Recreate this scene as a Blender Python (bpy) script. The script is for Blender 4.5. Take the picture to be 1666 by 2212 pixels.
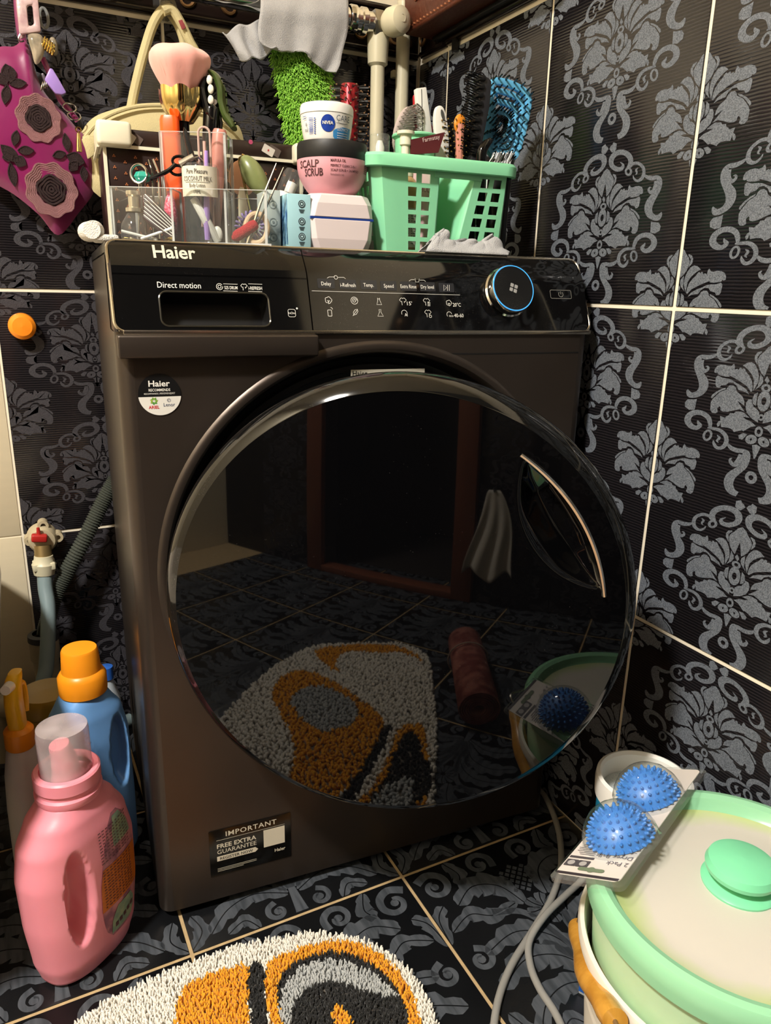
import bpy, bmesh, math, random
from mathutils import Vector, Matrix
random.seed(7)
PI = math.pi
for o in list(bpy.data.objects):
    bpy.data.objects.remove(o, do_unlink=True)
scene = bpy.context.scene
COL = scene.collection

# ------------------------------------------------------------------ camera, world, light, exposure
CAM = Vector((-0.09378, -0.82263, 0.80756))
ROT = (1.27848, -0.022405, -0.454518)
FPX = 1604.6
XR, YB = 0.6235, 0.5267                 # right wall plane, back wall plane
YAW = -0.06214                          # the machine stands slightly turned
cam_data = bpy.data.cameras.new('camera')
cam = bpy.data.objects.new('camera', cam_data)
COL.objects.link(cam)
cam.location = CAM
cam.rotation_euler = ROT
cam_data.sensor_fit = 'HORIZONTAL'
cam_data.sensor_width = 36.0
cam_data.lens = FPX / 1666.0 * 36.0
cam_data.clip_start = 0.02
scene.camera = cam

world = bpy.data.worlds.new('world')
scene.world = world
world.use_nodes = True
world.node_tree.nodes['Background'].inputs[0].default_value = (0.9, 0.8, 0.7, 1)
world.node_tree.nodes['Background'].inputs[1].default_value = 0.02

LAMP = Vector((-0.95, -0.80, 2.22))
ld = bpy.data.lights.new('ceiling_lamp_light', 'AREA')
ld.shape = 'DISK'
ld.size = 0.22
ld.energy = 44.0
ld.color = (1.0, 0.945, 0.865)
lamp_light = bpy.data.objects.new('ceiling_lamp_light', ld)
COL.objects.link(lamp_light)
lamp_light.location = LAMP - Vector((0, 0, 0.03))

vs = scene.view_settings
vs.view_transform = 'Standard'
vs.look = 'None'
vs.gamma = 1.0
vs.use_curve_mapping = False
vs.exposure = 1.02

# ------------------------------------------------------------------ measuring helpers (pixel of the 1666x2212 photo -> point at a real depth)
RM = cam.rotation_euler.to_matrix()
def ray(u, v): return RM @ Vector(((u - 833) / FPX, -(v - 1106) / FPX, -1.0))
def onplane(u, v, n, k):
    n = Vector(n); r = ray(u, v)
    return CAM + r * ((k - n.dot(CAM)) / n.dot(r))
def atx(u, v, x=XR): return onplane(u, v, (1, 0, 0), x)
def aty(u, v, y=YB): return onplane(u, v, (0, 1, 0), y)
def atz(u, v, z=0.0): return onplane(u, v, (0, 0, 1), z)
CW, SW = math.cos(YAW), math.sin(YAW)
def MW(x, y, z): return Vector((CW * x - SW * y, SW * x + CW * y, z))        # machine-local -> world
def toM(P): return Vector((CW * P.x + SW * P.y, -SW * P.x + CW * P.y, P.z))
def atm(u, v, y): return toM(onplane(u, v, (-SW, CW, 0), y))                  # machine-local point at depth y
def mpp(P): return -((RM.transposed() @ (Vector(P) - CAM)).z) / FPX           # metres per pixel at P

# ------------------------------------------------------------------ materials
def srgb(h):
    h = h.lstrip('#')
    f = lambda c: c / 12.92 if c <= 0.04045 else ((c + 0.055) / 1.055) ** 2.4
    return tuple(f(int(h[i:i + 2], 16) / 255) for i in (0, 2, 4)) + (1.0,)
MATS = {}
def mat(name, col, rough=0.5, metal=0.0, spec=0.5, coat=0.0, var=0.08, vs_=30.0, bump=0.0, bs=300.0,
        trans=0.0, ior=1.45, sss=0.0, emis=0.0, sheen=0.0, stretch=None, rvar=0.0, col2=None):
    if name in MATS: return MATS[name]
    m = bpy.data.materials.new(name); m.use_nodes = True
    nt = m.node_tree; N = nt.nodes; L = nt.links
    b = N['Principled BSDF']
    c = srgb(col) if isinstance(col, str) else col
    tc = N.new('ShaderNodeTexCoord'); mp = N.new('ShaderNodeMapping')
    L.new(tc.outputs['Object'], mp.inputs[0])
    if stretch: mp.inputs['Scale'].default_value = stretch
    nz = N.new('ShaderNodeTexNoise'); nz.inputs['Scale'].default_value = vs_; nz.inputs['Detail'].default_value = 4
    L.new(mp.outputs[0], nz.inputs['Vector'])
    mx = N.new('ShaderNodeMix'); mx.data_type = 'RGBA'
    if col2: c2 = srgb(col2)
    else: c2 = tuple(min(1, x * (1 + var)) for x in c[:3]) + (1,); c = tuple(x * (1 - var) for x in c[:3]) + (1,)
    mx.inputs[6].default_value = c; mx.inputs[7].default_value = c2
    if col2:
        rp = N.new('ShaderNodeMapRange'); rp.inputs[1].default_value = 0.4; rp.inputs[2].default_value = 0.62
        L.new(nz.outputs[0], rp.inputs[0]); L.new(rp.outputs[0], mx.inputs[0])
    else: L.new(nz.outputs[0], mx.inputs[0])
    L.new(mx.outputs[2], b.inputs['Base Color'])
    b.inputs['Roughness'].default_value = rough
    b.inputs['Metallic'].default_value = metal
    b.inputs['Specular IOR Level'].default_value = spec
    b.inputs['IOR'].default_value = ior
    b.inputs['Coat Weight'].default_value = coat
    b.inputs['Coat Roughness'].default_value = 0.05
    b.inputs['Transmission Weight'].default_value = trans
    if sheen: b.inputs['Sheen Weight'].default_value = sheen
    if sss:
        b.inputs['Subsurface Weight'].default_value = sss
        b.inputs['Subsurface Radius'].default_value = (0.01, 0.006, 0.004)
        b.inputs['Subsurface Scale'].default_value = 0.6
    if emis:
        b.inputs['Emission Color'].default_value = c; b.inputs['Emission Strength'].default_value = emis
    if rvar:
        mr = N.new('ShaderNodeMapRange'); mr.inputs[3].default_value = max(0, rough - rvar); mr.inputs[4].default_value = rough + rvar
        L.new(nz.outputs[0], mr.inputs[0]); L.new(mr.outputs[0], b.inputs['Roughness'])
    if bump:
        n2 = N.new('ShaderNodeTexNoise'); n2.inputs['Scale'].default_value = bs; n2.inputs['Detail'].default_value = 3
        L.new(mp.outputs[0], n2.inputs['Vector'])
        bp = N.new('ShaderNodeBump'); bp.inputs['Strength'].default_value = bump; bp.inputs['Distance'].default_value = 0.002
        L.new(n2.outputs[0], bp.inputs['Height']); L.new(bp.outputs[0], b.inputs['Normal'])
    MATS[name] = m
    return m
def mat_clear(name, tint=(0.93, 0.95, 0.94, 1), rough=0.03, gloss=1.0, haze=0.04, hazecol=(0.8, 0.8, 0.78, 1)):
    """thin clear plastic: see-through, with a Fresnel gloss and a little surface haze"""
    if name in MATS: return MATS[name]
    m = bpy.data.materials.new(name); m.use_nodes = True
    nt = m.node_tree; N = nt.nodes; L = nt.links
    N.remove(N['Principled BSDF']); out = N['Material Output']
    tr = N.new('ShaderNodeBsdfTransparent'); tr.inputs[0].default_value = tint
    gl = N.new('ShaderNodeBsdfGlossy'); gl.inputs['Roughness'].default_value = rough
    lw = N.new('ShaderNodeLayerWeight'); lw.inputs[0].default_value = 0.5
    pw_ = N.new('ShaderNodeMath'); pw_.operation = 'POWER'; pw_.inputs[1].default_value = 4.5; L.new(lw.outputs['Facing'], pw_.inputs[0])
    fr = N.new('ShaderNodeMath'); fr.operation = 'MULTIPLY_ADD'; fr.inputs[1].default_value = 0.55 * gloss; fr.inputs[2].default_value = 0.03 * gloss; L.new(pw_.outputs[0], fr.inputs[0])
    df = N.new('ShaderNodeBsdfDiffuse'); df.inputs[0].default_value = hazecol
    nz = N.new('ShaderNodeTexNoise'); nz.inputs['Scale'].default_value = 22
    tc = N.new('ShaderNodeTexCoord'); L.new(tc.outputs['Object'], nz.inputs['Vector'])
    ml = N.new('ShaderNodeMath'); ml.operation = 'MULTIPLY'; ml.inputs[1].default_value = haze * 2
    L.new(nz.outputs[0], ml.inputs[0])
    m0 = N.new('ShaderNodeMixShader'); L.new(ml.outputs[0], m0.inputs[0]); L.new(tr.outputs[0], m0.inputs[1]); L.new(df.outputs[0], m0.inputs[2])
    m1 = N.new('ShaderNodeMixShader'); L.new(fr.outputs[0], m1.inputs[0]); L.new(m0.outputs[0], m1.inputs[1]); L.new(gl.outputs[0], m1.inputs[2])
    L.new(m1.outputs[0], out.inputs[0])
    MATS[name] = m
    return m

# ------------------------------------------------------------------ mesh builder
def rotm(rx=0, ry=0, rz=0):
    return Matrix.Rotation(rz, 4, 'Z') @ Matrix.Rotation(ry, 4, 'Y') @ Matrix.Rotation(rx, 4, 'X')
def frame(o, x, y):
    """matrix whose local x,y,z are x, y', x cross y' placed at o"""
    x = Vector(x).normalized(); z = x.cross(Vector(y)).normalized(); y = z.cross(x)
    m = Matrix((x, y, z)).transposed().to_4x4(); m.translation = Vector(o)
    return m
def catmull(P, k=6, closed=False):
    P = [Vector(p) for p in P]; n = len(P); out = []
    rng = range(n) if closed else range(n - 1)
    for i in rng:
        g = (lambda j: P[j % n]) if closed else (lambda j: P[min(max(j, 0), n - 1)])
        p0, p1, p2, p3 = g(i - 1), g(i), g(i + 1), g(i + 2)
        for s in range(k):
            t = s / k
            out.append(0.5 * ((2 * p1) + (-p0 + p2) * t + (2 * p0 - 5 * p1 + 4 * p2 - p3) * t * t + (-p0 + 3 * p1 - 3 * p2 + p3) * t ** 3))
    if not closed: out.append(P[-1].copy())
    return out
class MB:
    def __init__(s): s.v = []; s.f = []
    def add(s, vs_, fs):
        b = len(s.v); s.v += [Vector(p) for p in vs_]; s.f += [[b + i for i in f] for f in fs]; return s
    def box(s, c, d, m=None):
        x, y, z = d[0] / 2, d[1] / 2, d[2] / 2
        P = [Vector((a * x, b * y, e * z)) for e in (-1, 1) for b in (-1, 1) for a in (-1, 1)]
        M = m if m is not None else Matrix.Identity(4)
        return s.add([(M @ p) + Vector(c) for p in P], [(0, 2, 3, 1), (4, 5, 7, 6), (0, 1, 5, 4), (2, 6, 7, 3), (0, 4, 6, 2), (1, 3, 7, 5)])
    def tube(s, pts, r, n=10, cap=True, closed=False):
        pts = [Vector(p) for p in pts]; k = len(pts)
        rr = r if isinstance(r, (list, tuple)) else [r] * k
        T = []
        for i in range(k):
            if closed: t = pts[(i + 1) % k] - pts[i - 1]
            else: t = pts[min(i + 1, k - 1)] - pts[max(i - 1, 0)]
            T.append(t.normalized() if t.length > 1e-9 else Vector((0, 0, 1)))
        u = T[0].orthogonal().normalized(); V = []
        for i in range(k):
            u = (u - T[i] * u.dot(T[i]));  u = u.normalized() if u.length > 1e-6 else T[i].orthogonal().normalized()
            w = T[i].cross(u)
            V += [pts[i] + (u * math.cos(2 * PI * j / n) + w * math.sin(2 * PI * j / n)) * rr[i] for j in range(n)]
        F = []
        for i in range(k if closed else k - 1):
            a = i * n; b = ((i + 1) % k) * n
            F += [(a + j, a + (j + 1) % n, b + (j + 1) % n, b + j) for j in range(n)]
        if cap and not closed:
            F.append(tuple(range(n - 1, -1, -1))); F.append(tuple((k - 1) * n + j for j in range(n)))
        return s.add(V, F)
    def cyl(s, a, b, r, r2=None, n=20): return s.tube([a, b], [r, r if r2 is None else r2], n)
    def lathe(s, prof, n=32, m=None, a0=0, a1=2 * PI, sx=1, sy=1):
        """prof: (r, z) list about local z"""
        M = m if m is not None else Matrix.Identity(4); full = abs(a1 - a0 - 2 * PI) < 1e-6
        k = n if full else n + 1; V = []; F = []
        for r, z in prof:
            V += [M @ Vector((r * sx * math.cos(a0 + (a1 - a0) * j / n), r * sy * math.sin(a0 + (a1 - a0) * j / n), z)) for j in range(k)]
        for i in range(len(prof) - 1):
            for j in range(n if not full else k):
                j2 = (j + 1) % k
                F.append((i * k + j, i * k + j2, (i + 1) * k + j2, (i + 1) * k + j))
        return s.add(V, F)
    def sphere(s, c, r, nu=16, nv=10, m=None):
        rr = r if isinstance(r, (list, tuple)) else (r, r, r); M = m if m is not None else Matrix.Identity(4)
        V = [Vector(c) + M @ Vector((0, 0, rr[2]))]; F = []
        for i in range(1, nv):
            a = PI * i / nv
            V += [Vector(c) + M @ Vector((rr[0] * math.sin(a) * math.cos(2 * PI * j / nu), rr[1] * math.sin(a) * math.sin(2 * PI * j / nu), rr[2] * math.cos(a))) for j in range(nu)]
        V.append(Vector(c) + M @ Vector((0, 0, -rr[2]))); e = len(V) - 1
        for j in range(nu):
            F.append((0, 1 + j, 1 + (j + 1) % nu)); F.append((e, e - nu + (j + 1) % nu, e - nu + j))
            for i in range(nv - 2):
                a = 1 + i * nu; F.append((a + j, a + nu + j, a + nu + (j + 1) % nu, a + (j + 1) % nu))
        return s.add(V, F)
    def prism(s, out, t, m=None, z0=0.0):
        """2D outline (ccw seen from +z) extruded from z0 to z0+t"""
        M = m if m is not None else Matrix.Identity(4); n = len(out)
        V = [M @ Vector((p[0], p[1], z0)) for p in out] + [M @ Vector((p[0], p[1], z0 + t)) for p in out]
        F = [tuple(range(n - 1, -1, -1)), tuple(range(n, 2 * n))] + [(i, (i + 1) % n, n + (i + 1) % n, n + i) for i in range(n)]
        return s.add(V, F)
    def flat(s, out, m=None, z=0.0):
        M = m if m is not None else Matrix.Identity(4)
        return s.add([M @ Vector((p[0], p[1], z)) for p in out], [tuple(range(len(out)))])
    def loft(s, rings, cap=True):
        n = len(rings[0]); V = [p for r in rings for p in r]; F = []
        for i in range(len(rings) - 1):
            F += [(i * n + j, i * n + (j + 1) % n, (i + 1) * n + (j + 1) % n, (i + 1) * n + j) for j in range(n)]
        if cap: F.append(tuple(range(n - 1, -1, -1))); F.append(tuple((len(rings) - 1) * n + j for j in range(n)))
        return s.add(V, F)
    def grid(s, fn, nu, nv):
        V = [Vector(fn(i / nu, j / nv)) for j in range(nv + 1) for i in range(nu + 1)]
        F = [(j * (nu + 1) + i, j * (nu + 1) + i + 1, (j + 1) * (nu + 1) + i + 1, (j + 1) * (nu + 1) + i) for j in range(nv) for i in range(nu)]
        return s.add(V, F)
    def xf(s, m): s.v = [m @ p for p in s.v]; return s
    def mesh(s, name, smooth=True, bevel=0.0, seg=2, solid=0.0, fix=True, angle=0.6):
        bm = bmesh.new(); vv = [bm.verts.new(p) for p in s.v]
        for f in s.f:
            try: bm.faces.new([vv[i] for i in f])
            except ValueError: pass
        if fix: bmesh.ops.recalc_face_normals(bm, faces=bm.faces[:])
        if solid:                                     # give a sheet its thickness along the vertex normals
            bm.normal_update(); fs0 = bm.faces[:]; vs0 = bm.verts[:]; be = [e for e in bm.edges if len(e.link_faces) == 1]
            mp_ = {v: bm.verts.new(v.co - v.normal * solid) for v in vs0}
            for f in fs0: bm.faces.new([mp_[v] for v in reversed(f.verts)])
            for e in be:
                lp = e.link_loops[0]; a, b = lp.vert, lp.link_loop_next.vert
                bm.faces.new([b, a, mp_[a], mp_[b]])
        if bevel:
            bmesh.ops.remove_doubles(bm, verts=bm.verts[:], dist=1e-6)
            ed = [e for e in bm.edges if len(e.link_faces) == 2 and e.calc_face_angle(0) > 0.5]
            bmesh.ops.bevel(bm, geom=ed, offset=bevel, segments=seg, profile=0.5, affect='EDGES', clamp_overlap=True)
        big = [f for f in bm.faces if len(f.verts) > 4]
        if big: bmesh.ops.triangulate(bm, faces=big)
        if smooth:
            for f in bm.faces: f.smooth = True
            for e in bm.edges:
                if len(e.link_faces) == 2 and e.calc_face_angle(0) > angle: e.smooth = False
        me = bpy.data.meshes.new(name); bm.to_mesh(me); bm.free()
        return me
    def build(s, name, material, parent=None, **k):
        return link(name, s.mesh(name, **k), material, parent)
def link(name, me, material=None, parent=None):
    o = bpy.data.objects.new(name, me); COL.objects.link(o)
    if material is not None:
        me.materials.clear(); me.materials.append(material)
    if parent is not None: o.parent = parent
    return o
def tag(o, label, cat, group=None):
    o['label'] = label; o['category'] = cat
    if group: o['group'] = group
    return o
def thing(name, label, cat, loc=(0, 0, 0), rot=(0, 0, 0), group=None):
    o = bpy.data.objects.new(name, None); COL.objects.link(o); o.empty_display_size = 0.02
    o.location = loc; o.rotation_euler = rot
    return tag(o, label, cat, group)
def struct(o): o['kind'] = 'structure'; return o
def rrect(w, h, r, n=5, cx=0, cy=0):
    r = min(r, w / 2 - 1e-5, h / 2 - 1e-5); P = []
    for sx, sy, a in ((1, -1, -PI / 2), (1, 1, 0), (-1, 1, PI / 2), (-1, -1, PI)):
        for i in range(n + 1):
            t = a + PI / 2 * i / n
            P.append((cx + sx * (w / 2 - r) + r * math.cos(t), cy + sy * (h / 2 - r) + r * math.sin(t)))
    return P
TXT = {}
def text_verts(s, size, bold=0.0, res=2, space=1.0):
    key = (s, bold, res, space)
    if key not in TXT:
        cu = bpy.data.curves.new('t', 'FONT'); cu.body = s; cu.size = 1.0; cu.resolution_u = res; cu.offset = bold; cu.space_character = space
        cu.fill_mode = 'FRONT'
        o = bpy.data.objects.new('t', cu); me = bpy.data.meshes.new_from_object(o)
        TXT[key] = ([v.co.copy() for v in me.vertices], [tuple(p.vertices) for p in me.polygons])
        bpy.data.objects.remove(o); bpy.data.curves.remove(cu); bpy.data.meshes.remove(me)
    V, F = TXT[key]
    return [Vector((p.x * size, p.y * size)) for p in V], F
def text(mb, s, size, x=0, y=0, width=None, align='L', bold=0.0, m=None, z=0.0, wrap=None, res=2, space=1.0):
    """lettering added to a builder; width fits it to that width; wrap=(radius function) bends it round the z axis"""
    V, F = text_verts(s, size, bold, res, space)
    if not V: return mb
    x0 = min(p.x for p in V); x1 = max(p.x for p in V); k = 1.0
    if width: k = width / (x1 - x0)
    w = (x1 - x0) * k; off = {'L': 0, 'C': -w / 2, 'R': -w}[align]
    P = [Vector((x + off + (p.x - x0) * k, y + p.y, z)) for p in V]
    if wrap:
        Q = []
        for p in P:
            r = wrap(p.y); a = p.x / r
            Q.append(Vector((r * math.sin(a), -r * math.cos(a), p.y)))
        P = Q
    M = m if m is not None else Matrix.Identity(4)
    return mb.add([M @ p for p in P], F)
def strip2(mb, pts, w, m=None, z=0.0, closed=False):
    """flat line of width w along 2D points"""
    P = [Vector((p[0], p[1])) for p in pts]; n = len(P); V = []; F = []
    M = m if m is not None else Matrix.Identity(4)
    for i in range(n):
        a = P[i - 1] if (closed or i > 0) else P[i]; b = P[(i + 1) % n] if (closed or i < n - 1) else P[i]
        t = (b - a).normalized() if (b - a).length > 1e-9 else Vector((1, 0)); nn = Vector((-t.y, t.x)) * w / 2
        V += [M @ Vector((*(P[i] + nn), z)), M @ Vector((*(P[i] - nn), z))]
    for i in range(n if closed else n - 1):
        j = (i + 1) % n; F.append((2 * i, 2 * i + 1, 2 * j + 1, 2 * j))
    return mb.add(V, F)
def circ(cx, cy, r, n=24, r2=None, a0=0.0, a1=2 * PI, closed=True):
    r2 = r if r2 is None else r2
    k = n if closed else n + 1
    return [(cx + r * math.cos(a0 + (a1 - a0) * i / n), cy + r2 * math.sin(a0 + (a1 - a0) * i / n)) for i in range(k)]
def hsh(i, j=0): 
    x = math.sin(i * 127.1 + j * 311.7) * 43758.5453
    return x - math.floor(x)
def copy_tree(o, parent=None):
    c = o.copy(); COL.objects.link(c); c.parent = parent
    for ch in o.children: copy_tree(ch, c)
    return c

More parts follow.
